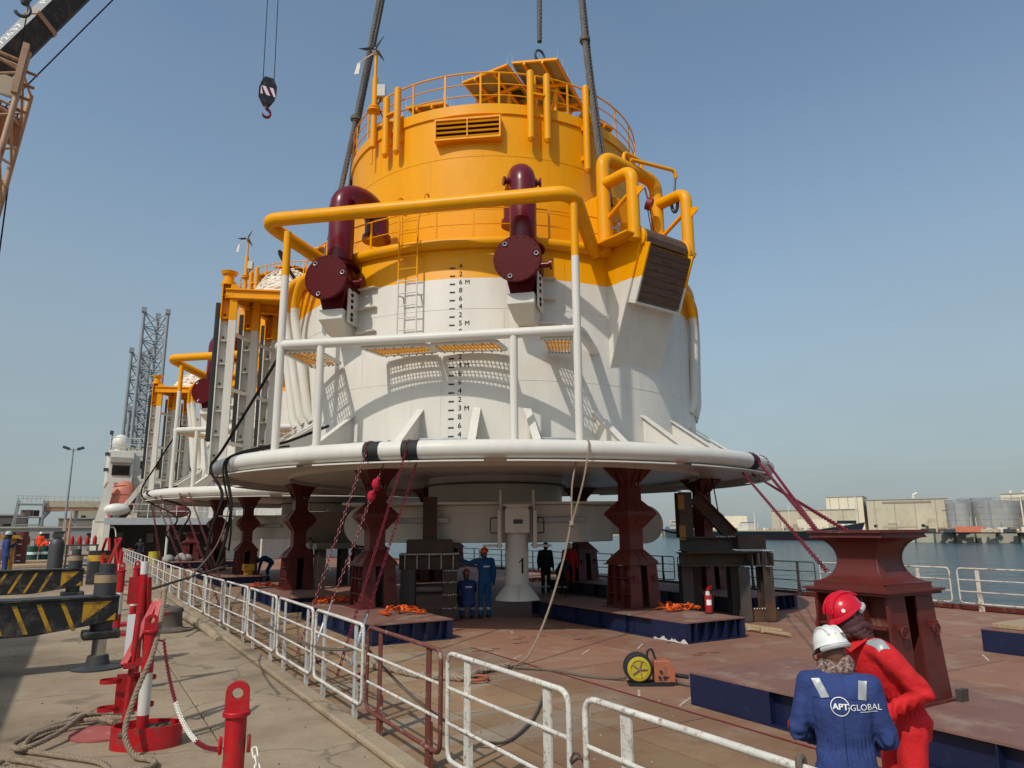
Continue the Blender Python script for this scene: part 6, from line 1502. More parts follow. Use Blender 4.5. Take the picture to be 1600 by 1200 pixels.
    if fine:
        nco = []
        for v in me.vertices:
            mi = near(v.co)[1]; q_ = v.co
            if mi == 0:
                p = v.co; k = .0105
                nn = noise.noise(Vector((p.x*9, p.y*9, p.z*4)))*1.0+.6*noise.noise(Vector((p.x*20, p.y*20, p.z*11)))
                j = sum(math.exp(-((p-J[q]).length/.13)**2) for q in ('elL', 'elR'))
                nn += j*1.5*noise.noise(Vector((p.x*10, p.y*10, p.z*24)))
                wz = math.exp(-((p.z-J['wai'].z+.02)/.05)**2)
                nn += wz*1.2*sin(atan2(p.y-J['wai'].y, p.x)*34)-wz*1.2
                nn += .9*noise.noise(Vector((p.x*13, p.y*5, p.z*1.6)))*max(0, 1-abs(p.z-1.15)/.25)
                q_ = p+v.normal*k*nn
            nco += [q_.x, q_.y, q_.z]
        me.vertices.foreach_set('co', nco)
    mis = []; zk = J['knL'].z
    for f in me.polygons:
        fc = f.center; mi = near(fc)[1]
        if bands and mi == 0 and refl and fc.z < zk and abs(fc.z-.24) < .03: mi = 4
        mis.append(mi)
    me.polygons.foreach_set('material_index', mis); me.polygons.foreach_set('use_smooth', [True]*len(mis))
    body = bpy.data.objects.new("body", me); COL.objects.link(body); body.parent = root
    # fingers
    if fine:
        fb = MB()
        for s, sg in (('L', -1), ('R', 1)):
            hd = (J['ha'+s]-J['wr'+s]).normalized(); sd = hd.cross(Vector((0, 0, 1))).normalized(); dn = sd.cross(hd); dn = dn if dn.z < 0 else -dn
            for k, ln in enumerate((.068, .078, .073, .058)):
                a = J['ha'+s]+sd*(k-1.5)*.019; P = [a, a+hd*ln*.5+dn*.006, a+hd*ln*.85+dn*.028, a+hd*ln*.9+dn*.055]
                fb.tube(P, [.0095, .009, .0085, .007], 8); fb.sphere(P[-1], .007, 8, 5)
            a = J['wr'+s]+hd*.03+sd*.03*-sg; P = [a, a+sd*-sg*.025+hd*.02, a+sd*-sg*.03+hd*.055+dn*.01]; fb.tube(P, [.012, .011, .009], 8); fb.sphere(P[-1], .009, 8, 5)
        fb.build("fingers", gl, body)
    # hard hat on the head
    if helmet is not None:
        h0 = hc+Rh @ Vector((0, -.012, .045)); h = MB()
        h.sphere(h0, .112, 28, 10, sc=(.92, 1.06, 1.0), lo=0.0, hi=pi/2, M=Rh)
        rim = []
        for k in range(32):
            a = 2*pi*k/32; f_ = 1.0+(.22*max(0, sin(a))**2.5+.03)
            rim.append((h0+Rh @ Vector((.103*cos(a), .118*sin(a), .002)), h0+Rh @ Vector((.103*cos(a)*1.05, .118*sin(a)*f_, -.012-.012*max(0, sin(a))))))
        vs = [p for p, q in rim]+[q for p, q in rim]+[q-Rh @ Vector((0, 0, .006)) for p, q in rim]+[p-Rh @ Vector((0, 0, .012)) for p, q in rim]
        h.add(vs, [(i*32+k, i*32+(k+1) % 32, i*32+32+(k+1) % 32, i*32+32+k) for i in range(3) for k in range(32)], smooth=True)
        for x in ((-.045, .0, .045) if fine else (0,)):
            P = [h0+Rh @ Vector((x, .118*cos(a), .112*sin(a)*(1-abs(x)*1.4)+.002)) for a in [rad(20+14*i) for i in range(11)]]; h.tube(P, .007, 6)
        hh = h.build("hard_hat", helmet, root)
        if fine:
            for (a, e, r_) in ((-58, 16, .021), (35, 20, .016), (150, 14, .012)):
                d = Vector((cos(rad(a))*cos(rad(e))*.92, sin(rad(a))*cos(rad(e))*1.06, sin(rad(e))*1.0))*.113; d = Rh @ d; sw = MB(); sw.cyl(h0+d*.99, h0+d*1.02, r_, seg=14)
                sw.build("hat_sticker", M_labelw if helmet is M_hardred else mat("sticker_grey", (.25, .22, .2), .5), hh)
            su = MB(); su.tube([h0+Rh @ Vector((.098*cos(a), .122*sin(a), -.035)) for a in [rad(200+8*i) for i in range(18)]], .017, 8); su.build("hat_harness", M_hardgr, hh)
    if scarf:
        sc = MB()
        if scarf[0] == 'neck':
            for k in range(3):
                c = J['nec'].lerp(hc, .18+.13*k); sc.tube([c+Vector(((.085-.008*k)*cos(a)+.008*sin(5*a+k), (.082-.008*k)*sin(a)-.01, .012*sin(3*a+k)+.018*sin(a+.5))) for a in [i*pi/14 for i in range(28)]], .029, 10, closed=True)
        else:
            sc.sphere(hc+Rh @ Vector((0, .008, -.03)), .104, 20, 12, sc=(.86, .98, 1.0), M=Rh)
            for k in range(4):
                c = J['nec'].lerp(hc, .1+.14*k); sc.tube([c+Vector(((.082)*cos(a)+.010*sin(5*a+k), (.082)*sin(a)+.006*sin(7*a), .018*sin(3*a+k))) for a in [i*pi/14 for i in range(28)]], .027, 10, closed=True)
        sc.build("scarf", scarf[1], root)
    return root, body, J, Rh
def project(body, root, grid, faces, dirv, off=.004, mi=0):
    """lay a flat patch on the body: local points pushed along dirv onto its surface"""
    bv = BVHTree.FromPolygons([v.co for v in body.data.vertices], [tuple(p.vertices) for p in body.data.polygons]); o = []
    dirv = Vector(dirv).normalized()
    for p in grid:
        p = Vector(p); hit = bv.ray_cast(p-dirv*1.0, dirv); o.append((hit[0] if hit[0] is not None else p)-dirv*off)
    return o
def strip(body, root, name, a, b, width, m, dirv, sideways, n=14, k=5):
    a, b = Vector(a), Vector(b); sd = Vector(sideways).normalized(); g = []
    for i in range(n+1):
        for j in range(k+1): g.append(a.lerp(b, i/n)+sd*width*(j/k-.5))
    o = project(body, root, g, None, dirv); fs = [(i*(k+1)+j, i*(k+1)+j+1, (i+1)*(k+1)+j+1, (i+1)*(k+1)+j) for i in range(n) for j in range(k)]
    return MB().add(o, fs, smooth=True).build(name, m, root)

# worker in blue, back to the camera
J1 = dict(wai=(0, .01, 1.08), che=(0, .03, 1.27), uch=(0, .07, 1.40), nec=(0, .10, 1.475), hed=(-.01, .17, 1.575), shL=(-.168, .055, 1.395), shR=(.168, .055, 1.395),
          elL=(-.262, .03, 1.115), wrL=(-.15, .24, 1.03), elR=(.245, .03, 1.10), wrR=(.15, .25, 1.01))
r1, b1, J, Rh = person((3.86, 2.80, DZ), 50, "worker in blue coverall and white hard hat, lettered back turned to the camera", J1, M_blueco, M_hard, head=(-22, -6, 24), fine=True, scarf=('neck', M_scarf), bands=False, scale=.93)
fwd = (0, 1, 0)
strip(b1, r1, "shoulder_tape", (-.135, -.1, 1.47), (-.09, -.1, 1.35), .048, M_refl, (0.0, 1, -.35), (1, 0, .1)); strip(b1, r1, "shoulder_tape", (.135, -.1, 1.47), (.118, -.1, 1.35), .048, M_refl, (0, 1, -.35), (1, 0, 0))
def back_text(body, root, w_, x0, z0, size, bold=0.0, nm="lettering"):
    vs, fs = text_mesh(w_, size, res=4, spacing=1.02); o = project(body, root, [(x0+v.x, -.2, z0+v.y) for v in vs], None, fwd, .006); MB().add(o, fs).build(nm, M_inkw, root)
    if bold:
        o = project(body, root, [(x0+v.x+bold, -.2, z0+v.y+bold*.4) for v in vs], None, fwd, .0065); MB().add(o, fs).build(nm, M_inkw, root)
back_text(b1, r1, "APT", -.055, 1.283, .048, .003); back_text(b1, r1, "GLOBAL", .043, 1.281, .048); back_text(b1, r1, "-", .029, 1.285, .044, .003)
rg_ = []
for i in range(49):
    a = 2*pi*i/48
    if 0.06 < (a % (2*pi)) < 6.2: rg_.append(a)
for (t0, t1) in ((.14, 6.14),):
    g = []; n = 60
    for i in range(n+1):
        a = t0+(t1-t0)*i/n
        for r in (.049, .0535): g.append((-.012+r*cos(a), -.2, 1.30+r*sin(a)))
    o = project(b1, r1, g, None, fwd, .006); MB().add(o, [(2*i, 2*i+2, 2*i+3, 2*i+1) for i in range(n)]).build("logo_ring", M_inkw, r1)
g = []; 
for i in range(13):
    for z in (1.270, 1.273): g.append((.10+.10*i/12, -.2, z))
MB().add(project(b1, r1, g, None, fwd, .006), [(2*i, 2*i+2, 2*i+3, 2*i+1) for i in range(12)]).build("logo_line", M_inkw, r1)
gs = MB(); hc = J['hed']; gs.tube([hc+Rh @ Vector((-.085, -.02, .012)), hc+Rh @ Vector((-.086, .09, .01))], .004, 6); gs.tube([hc+Rh @ Vector((-.05+.034*cos(a), .108, .0+.026*sin(a))) for a in [i*pi/8 for i in range(16)]], .004, 6, closed=True); gs.build("glasses", M_blackr, r1)
strip(b1, r1, "arm_badge", (-.33, .02, 1.17), (-.33, .02, 1.12), .05, M_red, (1, .35, 0), (0, 1, 0), 4, 3)
strip(b1, r1, "back_seam", (.0, -.2, 1.25), (.0, -.2, .98), .006, mat("blue_seam", (.014, .028, .11), .9), fwd, (1, 0, 0), 16, 1)
sx_ = MB()
for s in (-1, 1): strip(b1, r1, "yoke_seam", (s*.16, -.2, 1.335), (s*.005, -.2, 1.345), .006, MATS["blue_seam"], fwd, (0, 0, 1), 10, 1)
cl_ = MB(); nk = J['nec']; cl_.tube([nk+Vector((.105*cos(a), .10*sin(a)-.005, -.028+.012*sin(a))) for a in [rad(q) for q in range(170, 371, 14)]], .016, 8); cl_.build("collar", M_blueco, r1)
# worker in red leaning in
J2 = dict(pel=(0, -.04, .93), wai=(0, .03, 1.07), che=(0, .12, 1.24), uch=(0, .20, 1.36), nec=(.0, .24, 1.445), hed=(0, .29, 1.565), shL=(-.18, .17, 1.375), shR=(.175, .20, 1.36),
          elL=(-.275, .0, 1.155), wrL=(-.20, .20, 1.02), elR=(.30, .22, 1.10), wrR=(.18, .42, 1.04))
r2p, b2, J, Rh = person((4.72, 2.98, DZ), -60, "worker in red coverall and red hard hat leaning beside the lettered blue one", J2, M_redco, M_hardred, head=(-30, 8, 14), fine=True, scarf=('wrap', M_scarfd), bands=False, glove=M_glove, scale=1.03)
strip(b2, r2p, "shoulder_tape", (-.13, .22, 1.46), (-.245, .19, 1.40), .07, M_refl, (.25, -.25, -1), (.1, 1, 0))
strip(b2, r2p, "pocket_flap", (-.06, .4, 1.24), (-.15, .4, 1.24), .07, M_redco, (.15, -1, -.1), (0, 0, 1), 6, 4)
col_ = MB()
for s in (-1, 1): col_.add([J['nec']+Vector((s*.075, -.03, .03)), J['nec']+Vector((s*.02, .10, -.05)), J['nec']+Vector((s*.13, .11, -.075)), J['nec']+Vector((s*.135, .0, -.005))], [(0, 1, 2, 3), (3, 2, 1, 0)])
col_.build("collar", M_redco, r2p)
# people under the buoy
p3, b3, J, Rh = person((9.05, 16.62, DZ), 12, "worker in blue coverall and orange hard hat reaching up to the steel stool", dict(shL=(-.19, 0, 1.42), elL=(-.42, .02, 1.36), wrL=(-.66, .06, 1.47), nec=(0, .02, 1.47), hed=(.0, .07, 1.6)), M_bluedk, M_hardor, head=(0, 0, 30), glove=M_glove)
strip(b3, p3, "lettering", (-.07, -.2, 1.28), (.1, -.2, 1.28), .03, M_inkw, fwd, (0, 0, 1), 6, 2)
CROUCH = dict(pel=(0, -.15, .42), wai=(0, -.08, .56), che=(0, .02, .73), uch=(0, .08, .85), nec=(0, .12, .93), hed=(0, .17, 1.06), shL=(-.185, .08, .86), shR=(.185, .08, .86), elL=(-.24, .25, .66), wrL=(-.15, .45, .6), elR=(.24, .25, .66), wrR=(.15, .45, .62),
              hiL=(-.09, -.15, .40), hiR=(.09, -.15, .40), knL=(-.16, .22, .50), knR=(.16, .22, .48), anL=(-.13, .0, .09), anR=(.13, .0, .09))
p4, b4, J, Rh = person((8.62, 16.75, DZ), 15, "worker in dark blue crouching beside the one reaching up, red-orange hard hat", CROUCH, M_blueco, mat("hard_hat_rust", (.35, .06, .02), .4), glove=M_glove)
strip(b4, p4, "lettering", (-.07, -.3, .78), (.1, -.3, .78), .025, M_inkw, fwd, (0, 0, 1), 6, 2)
BEND = dict(pel=(0, -.12, .80), wai=(0, .0, .90), che=(0, .17, .98), uch=(0, .30, .98), nec=(0, .39, .95), hed=(0, .50, .90), shL=(-.18, .30, .96), shR=(.18, .30, .96), elL=(-.2, .38, .68), wrL=(-.15, .42, .42), elR=(.2, .38, .68), wrR=(.15, .42, .42),
            hiL=(-.09, -.12, .78), hiR=(.09, -.12, .78), knL=(-.12, .05, .45), knR=(.12, .05, .45))
person((7.55, 34.6, DZ), 285, "worker in blue bending down beside the second buoy's red pedestal", BEND, M_bluedk, M_hardbl, head=(-50, 0, 0), glove=M_glove)
person((14.2, 21.6, DZ), 200, "worker in dark clothes and blue hard hat behind the hanging white leg", dict(hed=(0, .08, 1.6)), M_darkco, M_hardbl, head=(-15, 0, 20), glove=M_glove)
person((14.55, 21.1, DZ), 60, "worker in black crouched over behind the hanging white leg", dict(BEND), M_darkco, None, head=(-40, 0, 0), glove=M_glove)
person((15.1, 21.4, DZ), 215, "worker in red coverall and white hard hat behind the hanging white leg", dict(nec=(0, .05, 1.47), hed=(0, .12, 1.57)), M_redco, M_hard, head=(-25, 0, 0), glove=M_glove)
person((13.4, 22.8, DZ), 120, "standing person in plain red between the orange hard hat and the hanging leg", None, M_redco, None, glove=M_glove)
# people on the quay and in the ship's opening
person((-2.35, 33.0, 0), 75, "worker in blue with grey hard hat and dark face cloth at the far left edge", dict(elL=(-.22, .12, 1.15), wrL=(-.15, .3, 1.3)), M_blueco, M_hardgr, scarf=('wrap', M_darkco), glove=M_glove)
person((-3.1, 35.6, 0), 90, "worker in crimson at the very left edge, behind the one with the grey hard hat", None, M_redco, M_hard)
person((-3.95, 64.0, 0), 180, "left of two far workers in dark red with white hard hats on the quay", None, mat("dark_red_coverall", (.20, .03, .015), .85), M_hard, voxel=.03)
person((-3.4, 63.0, 0), 170, "right of two far workers in dark red with white hard hats on the quay", None, mat("dark_red_coverall", (.20, .03, .015), .85), M_hard, voxel=.03)
person((-2.62, 66.0, 0), 190, "left of the two far workers in bright orange behind the green barrels", None, M_orco, M_hard, voxel=.03)
person((-2.28, 64.0, 0), 120, "right of the two far workers in bright orange behind the green barrels", BEND, M_orco, M_hard, voxel=.03)
person((3.7, 58.0, DZ), 200, "figure in black in the dark opening of the white ship", dict(elR=(.3, .1, 1.2), wrR=(.2, .25, 1.35)), M_darkco, None, voxel=.03)
person((2.9, 58.6, DZ), 120, "hunched figure in maroon in the dark opening of the white ship", BEND, mat("dark_red_coverall", (.20, .03, .015), .85), None, voxel=.03)

# ------------------------------------------------------------------ goods on the quay in the distance
def barrel(name, x, y, m, lab, grp):
    r = thing(name, lab, "barrel", (x, y, 0), 0, grp); MB().lathe([(0, 0), (.29, 0), (.29, .29), (.305, .30), (.29, .31), (.29, .59), (.305, .60), (.29, .61), (.29, .88), (.27, .88), (.27, .86), (0, .86)], 20).build("drum", m, r)
    return r
dm_ = mat("maroon_drum", (.14, .03, .022), .6)
for k, (x, y, z) in enumerate([(-3.35, 47.5, 0), (-2.75, 48.2, 0), (-3.3, 47.6, .89), (-2.75, 48.1, .89)]):
    b_ = barrel("oil_drum", x, y, dm_, ["nearest lower maroon drum in the stack at left", "right lower maroon drum in the stack at left", "left upper maroon drum in the stack at left", "right upper maroon drum in the stack at left"][k], "maroon drums on the quay"); b_.location.z = z
    lb = MB()
    for q in (.2, .5): lb.lathe([(.292, q), (.292, q+.05)], 5, a0=-.6, a1=.1)
    lb.build("drum_print", M_labelw, b_)
for k, (x, y) in enumerate([(-2.55, 55.5), (-1.95, 56), (-1.4, 55.8)]):
    b_ = barrel("green_barrel", x, y, M_green, ["left green barrel with a white band before the orange workers", "middle green barrel with a white band before the orange workers", "right green barrel with a white band before the orange workers"][k], "green barrels on the quay")
    MB().lathe([(.294, .36), (.294, .52)], 16).build("band", M_labelw, b_)
gb = thing("gas_bottle", "tall dark grey gas bottle with valve guard standing behind the far striped beam", "gas bottle", (-.75, 33.0, 0))
MB().lathe([(0, 0), (.26, 0), (.26, 1.25), (.22, 1.42), (.1, 1.52), (0, 1.52)], 24).build("bottle", M_dgrey, gb)
MB().box((0, 0, 1.6), (.36, .3, .16)).build("valve_guard", M_dgrey, gb); MB().cyl((-.15, 0, 1.7), (.22, 0, 1.72), .05, seg=8).build("valve", M_blackr, gb)
rk_ = thing("steel_rack", "cluttered dark steel rack with red bottles and green tin on the quay", "rack", (.1, 36.0, 0))
for x in (-.55, .55):
    for y in (-.5, .5): MB().box((x, y, .6), (.06, .06, 1.2)).build("rack_leg", M_dgrey, rk_)
for z in (.35, .75, 1.18): MB().box((0, 0, z), (1.2, 1.1, .05)).build("shelf", M_dgrey, rk_)
for k in range(4): MB().lathe([(0, 0), (.08, 0), (.08, .26), (.03, .38), (0, .38)], 12).build("red_bottle", M_red, rk_, loc=(-.4+k*.28, -.2+.1*(k % 2), 1.2))
MB().lathe([(0, 0), (.16, 0), (.16, .3), (0, .3)], 12).build("green_tin", mat("teal_tin", (.0, .22, .15), .5), rk_, loc=(-.2, -.35, .38)); MB().box((.3, -.3, .5), (.4, .3, .2)).build("carton", mat("pale_blue_carton", (.35, .42, .5), .7), rk_)
dc = thing("dark_drum", "dark round pile collar with worn yellow top beside the far red posts", "drum", (.62, 28.5, 0))
MB().lathe([(0, 0), (.34, 0), (.34, 1.1), (0, 1.1)], 24).build("shell", M_black, dc); MB().lathe([(.345, .76), (.345, .96)], 24).build("worn_band", M_hyel, dc)
yb = thing("yellow_post", "thick yellow pillar at the far left behind the blue worker", "pillar", (-2.5, 36.5, 0)); MB().lathe([(0, 0), (.3, 0), (.3, .1), (.2, .2), (.17, 1.5), (0, 1.5)], 16).build("pillar", M_hyel, yb); MB().box((0, 0, 1.55), (.7, .5, .12)).build("cap", M_hyel, yb)
for k, (x, y, l) in enumerate([(-1.4, 38, 3.4), (-1.8, 44, 3.0), (-1.2, 50, 4)]):
    tag(MB().box((x, y, .09), (l, 1.6, .16)).build("timber_stack", M_timber, bevel=.02), ["nearest low timber stack on the quay at left", "middle low timber stack on the quay at left", "farthest low timber stack on the quay at left"][k], "timber", "timber stacks on the quay")

# ------------------------------------------------------------------ floodlight mast, conveyor, sheds on the left horizon
fm = thing("floodlight_mast", "tall lamp mast with two floodlights on a crossbar against the hazy sky", "lamp mast", (-1.72, 98, 0))
MB().tube([(0, 0, 0), (0, 0, 6), (0, 0, 11.4)], [.16, .12, .07], 12).build("pole", M_grey, fm)
for s in (-1, 1):
    MB().beam((0, 0, 11.2), (s*.55, 0, 11.35), .08, .08).build("arm", M_grey, fm); MB().box((s*.72, 0, 11.45), (.75, .5, .28), M=Matrix.Rotation(s*-.35, 3, 'Y')).build("floodlight", M_dgrey, fm)
for k, (x, h) in enumerate(((-.85, 4.4), (-1.15, 3.4))):
    q = thing("chain_marker", ["tall pale mast base stub by the floodlight mast", "shorter pale stub by the floodlight mast"][k], "pole", (x, 70, 0)); MB().tube([(0, 0, 0), (0, 0, h*.8)], [.14, .06], 8).build("pole", M_tan, q)
cv = thing("ship_loader", "grey steel loading tower with a beige conveyor gallery on the left horizon", "conveyor", (-8, 140, 0))
def T(x, y, z): return Vector((x, y, z))
for (x, y) in [(-1.2, 0), (2.3, 0), (-1.2, 4), (2.3, 4)]: MB().beam(T(x*1.0-.4*(x < 0), y, 2.6), T(x, y, 7.0), .22, .22).build("tower_leg", M_grey, cv)
for z in (3.0, 4.2, 6.3): MB().box((.55, 2, z), (3.9, 4.2, .18)).build("deck", M_grey, cv)
for k in range(5): MB().box((.0+rnd.uniform(-.8, 1.4), 1+k*.4, 4.9), (.8, .5, 1.0)).build("machinery", mat("dusty_brown", (.24, .18, .14), .9), cv)
MB().tube([T(2.3, 1, 6.0), T(3.0, 1, 5.0), T(2.2, 1, 4.0), T(2.2, 1, 2.8)], .35, 10).build("chute", M_grey, cv)
for k in range(7): MB().box((-1.2+k*.6, 0, 7.1), (.05, .05, 1.1)).build("post", M_grey, cv)
for z in (7.2, 7.6): MB().box((.5, 0, z), (4, .05, .05)).build("rail", M_grey, cv)
ga = MB(); ga.box((9.0, 1.5, 6.35), (13, 2.4, 1.0)); ga.build("gallery", M_conv, cv)
g2 = MB(); g2.prism([(2.5, 5.15), (15.5, 5.6), (15.5, 5.85), (2.5, 5.85)], (0, 1.5, 0), (1, 0, 0), (0, 0, 1), 2.2); g2.build("gallery_belly", mat("belly_brown", (.38, .20, .12), .7), cv)
for k in range(15): MB().box((2.8+k*.9, .25, 7.2), (.06, .06, .75)).build("rail_post", M_conv, cv)
MB().box((9, .25, 7.55), (13, .06, .06)).build("rail", M_conv, cv)
MB().box((7.0, 1.5, 4.0), (.5, .5, 3.2)).build("support", M_grey, cv)
for k, (x0, x1, y, z0, z1, m, lab) in enumerate([(-40, 4, 120, 0, 2.35, mat("grey_ribbed_wall", (.30, .29, .27), .8, var=.1, scale=.4, stretch=(.2, 1, 6)), "long low grey wall across the quay behind the workers"),
        (-40, -8.2, 150, 0, 4.6, mat("dark_brown_shed", (.13, .11, .10), .8), "dark low shed at the left edge of the horizon"), (-4, 6, 170, 0, 4.4, mat("brown_stone_wall", (.24, .21, .17), .9), "brownish low building under the conveyor gallery"), (-2.5, 8, 240, 0, 9.2, mat("khaki_shed", (.40, .36, .24), .85), "khaki gabled shed far behind the conveyor gallery")]):
    b_ = thing("low_building", lab, "building", ((x0+x1)/2, y, 0)); W = x1-x0
    MB().box((0, 0, (z0+z1)/2), (W, 6, z1-z0)).build("wall", m, b_)
    MB().box((0, 0, z1+.1), (W+.4, 6.4, .22)).build("roof", M_conc, b_)
    n = max(2, int(W/5))
    for q in range(n):
        MB().box((-W/2+(q+.5)*W/n, -3.02, z1*.55), (1.1, .06, z1*.3)).build("opening", M_dark, b_)
db = MB(); rd_ = random.Random(9)
for k in range(60): x, y = rd_.uniform(-5, 1.2), rd_.uniform(80, 115); db.box((x, y, rd_.uniform(.2, .6)), (rd_.uniform(.3, 1.6), rd_.uniform(.3, 1), rd_.uniform(.3, 1.2)), rz=rd_.uniform(0, 3))
db.build("scrap_pile", mat("grey_scrap", (.25, .23, .20), .9), kind="stuff")

# ------------------------------------------------------------------ jack-up legs far behind
jr = thing("jackup_rig", "tall grey lattice legs of a jack-up rig far behind the ship", "rig", (20, 400, 0))
def lattice(cx, cy, w, z0, z1, bays, root):
    P = [Vector((cx-20+w*cos(rad(a)), cy+w*sin(rad(a)), 0)) for a in (200, 320, 80)]
    lg = MB()
    for p in P:
        lg.cyl(p+Vector((0, 0, z0)), p+Vector((0, 0, z1+rnd.uniform(-1, 1))), .85, seg=8); lg.box(p+Vector((0, 0, z1+1)), (2.4, 2.4, 2.5))
    lg.build("leg_chords", M_legs, root)
    h = (z1-z0)/bays; br = MB()
    for i in range(3):
        a, b = P[i], P[(i+1) % 3]
        for k in range(bays):
            za, zb_ = z0+k*h, z0+(k+1)*h; m = (a+b)/2
            br.cyl(a+Vector((0, 0, za)), b+Vector((0, 0, zb_)), .3, seg=5); br.cyl(b+Vector((0, 0, za)), a+Vector((0, 0, zb_)), .3, seg=5); br.cyl(a+Vector((0, 0, za)), b+Vector((0, 0, za)), .3, seg=5)
    br.build("leg_bracing", M_legs, root, kind="stuff")
lattice(22.9, 0, 6.4, 15, 113, 13, jr); lattice(19.0, 30, 5.2, 15, 98, 11, jr); lattice(17.2, 4, 2.2, 15, 62, 8, jr)

# ------------------------------------------------------------------ the white ship ahead of the barge deck
sh = thing("white_ship_superstructure", "white accommodation block of the vessel with dark alley opening, dome and bridge window", "ship", (2.7, 60, DZ))
def S(x, z, y=0): return Vector((x-2.7, y, z+.5))
def sbox(name, x0, x1, z0, z1, y0, y1, m, parent=sh, bevel=0.0):
    return MB().box(((x0+x1)/2-2.7, (y0+y1)/2, (z0+z1)/2+.5), (x1-x0, y1-y0, z1-z0), ).build(name, m, parent, bevel=bevel)
sbox("side_bulwark", .70, 1.55, -2.6, 2.62, .5, 6, M_shipw); 
bw = MB().prism([(.75, 2.5), (1.4, 2.5), (1.75, 5.2), (1.55, 5.5), (1.25, 5.0)], S(0, 0, .6)+Vector((0, 0, 0)), (1, 0, 0), (0, 0, 1), .3); bw.build("bow_flare", M_shipw, sh)
sbox("frame_beam", 1.35, 20.5, 2.25, 2.75, 0, 1.2, mat("ship_grey_white", (.45, .48, .48), .5, dirt=RUST, dirt_amt=.1)); sbox("frame_post", 1.35, 1.75, -.5, 2.25, 0, 1.2, M_shipw)
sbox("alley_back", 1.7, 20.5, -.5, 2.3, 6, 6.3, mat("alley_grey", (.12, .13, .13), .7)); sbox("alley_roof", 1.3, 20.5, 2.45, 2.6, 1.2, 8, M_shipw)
sbox("inner_bulkhead", 9.2, 20.5, -.5, 2.4, 2.5, 3, M_shipw)
for x in (5.6, 9.1, 12.5): MB().cyl(S(x, -.5, .3), S(x, 2.4, .3), .09, seg=10).build("pillar", M_shipw, sh)
for (x, z) in ((2.4, 1.6), (4.6, 1.5), (6.6, 1.7)): sbox("wall_locker", x, x+.5, z-.6, z+.1, 5.7, 6, M_grey)
sbox("lower_block", 1.5, 10.5, 2.75, 5.4, 3.5, 12, M_shipw); sbox("bridge_block", 1.25, 3.0, 5.4, 7.9, 2.5, 10, M_shipw, bevel=.05); sbox("mid_block", 3.002, 10.0, 5.4, 8.05, 3.2, 10, M_shipw)
for k in range(6): sbox("window", 3.5+k*1.05, 4.0+k*1.05, 6.6, 7.2, 3.14, 3.19, M_glass)
sbox("upper_house", 10.5, 20.5, 2.75, 5.9, 4.5, 12, M_shipw)
sbox("bridge_window", 1.55, 2.75, 6.0, 6.75, 2.42, 2.48, M_glass); sbox("window_visor", 1.4, 2.85, 6.95, 7.35, 2.1, 2.5, mat("visor_grey", (.35, .33, .29), .6))
for k in range(5): sbox("window", 11.2+k*1.7, 12.0+k*1.7, 4.4, 5.1, 4.44, 4.49, M_glass)
for k in range(3): sbox("door", 4.0+k*2, 4.7+k*2, 2.9, 4.6, 3.44, 3.49, mat("door_grey", (.38, .38, .36), .6))
for (z, x0, x1, y) in ((2.75, 2.2, 11, .3), (5.4, 3.0, 10, 3.0), (7.9, 1.3, 4.2, 2.6), (8.05, 4, 10, 3.3)):
    for dz in (.5, 1.0): MB().cyl(S(x0, z+dz, y), S(x1, z+dz, y), .03, seg=6).build("deck_rail", M_shipw, sh)
    n = int((x1-x0)/.9)
    for k in range(n+1): MB().cyl(S(x0+(x1-x0)*k/n, z, y), S(x0+(x1-x0)*k/n, z+1, y), .028, seg=6).build("rail_post", M_shipw, sh)
MB().sphere(S(2.05, 8.75, 5), .62, 24, 16, sc=(1, 1, 1.1)).build("radome", M_white, sh); MB().cyl(S(2.05, 7.9, 5), S(2.05, 8.3, 5), .4, seg=16).build("radome_base", M_shipw, sh)
MB().cyl(S(1.35, 7.9, 3), S(1.35, 9.2, 3), .04, seg=6).box(S(1.3, 9.3, 3), (.25, .25, .3)).build("light_mast", M_dgrey, sh)
for z in (6.4, 7.6): MB().box(S(1.15, z, 2.6), (.3, .3, .25)).build("floodlight", M_dgrey, sh)
yl_ = MB()
for k in range(10): yl_.cyl(S(2.6+k*.25, 7.4, 4), S(2.6+k*.25, 8.3, 4), .03, seg=5)
for z in (7.7, 8.1): yl_.cyl(S(2.5, z, 4), S(5.0, z, 4), .03, seg=5)
yl_.build("yellow_railing", mat("pale_yellow", (.55, .45, .2), .6), sh)
MB().tube([S(1.9, 1.4, .2)+Vector((.3*cos(a), 0, .7*sin(a))) for a in [rad(q) for q in range(0, 181, 20)]], .05, 8).build("handrail_loop", M_shipw, sh)
for k, (x, z) in enumerate(((10.6, 3.4), (13.5, 3.2), (16.4, 3.6))): sbox("locker", x, x+1.2, z-.6, z, .9, 1.4, M_shipw)
yb2 = thing("yellow_buoy_marker", "small yellow drum on deck at the ship's opening", "drum", (4.6, 57.5, DZ)); MB().lathe([(0, 0), (.36, 0), (.36, .85), (0, .85)], 18).build("drum_body", mat("dirty_yellow", (.45, .36, .03), .6), yb2)
yc = MB().lathe([(0, 0), (.28, 0), (.3, .2), (.22, .45), (0, .5)], 16); tag(yc.build("yellow_bundle", mat("bright_yellow", (.75, .62, .03), .7), loc=(7.9, 60.4, 2.26)), "bright yellow bundle on the beam over the ship's opening", "bundle")
lb_ = thing("lifeboat", "faded orange enclosed lifeboat stowed steeply on the ship's side", "lifeboat", (2.35, 61.5, 3.0))
M2 = Matrix.Rotation(.25, 3, 'Y') @ Matrix.Rotation(-.5, 3, 'X'); l_ = MB()
l_.sphere((0, 0, 1.0), 1.0, 24, 14, sc=(.95, .8, 1.55), M=Matrix.Rotation(.2, 3, 'Y')); l_.build("hull_shell", M_lifeor, lb_)
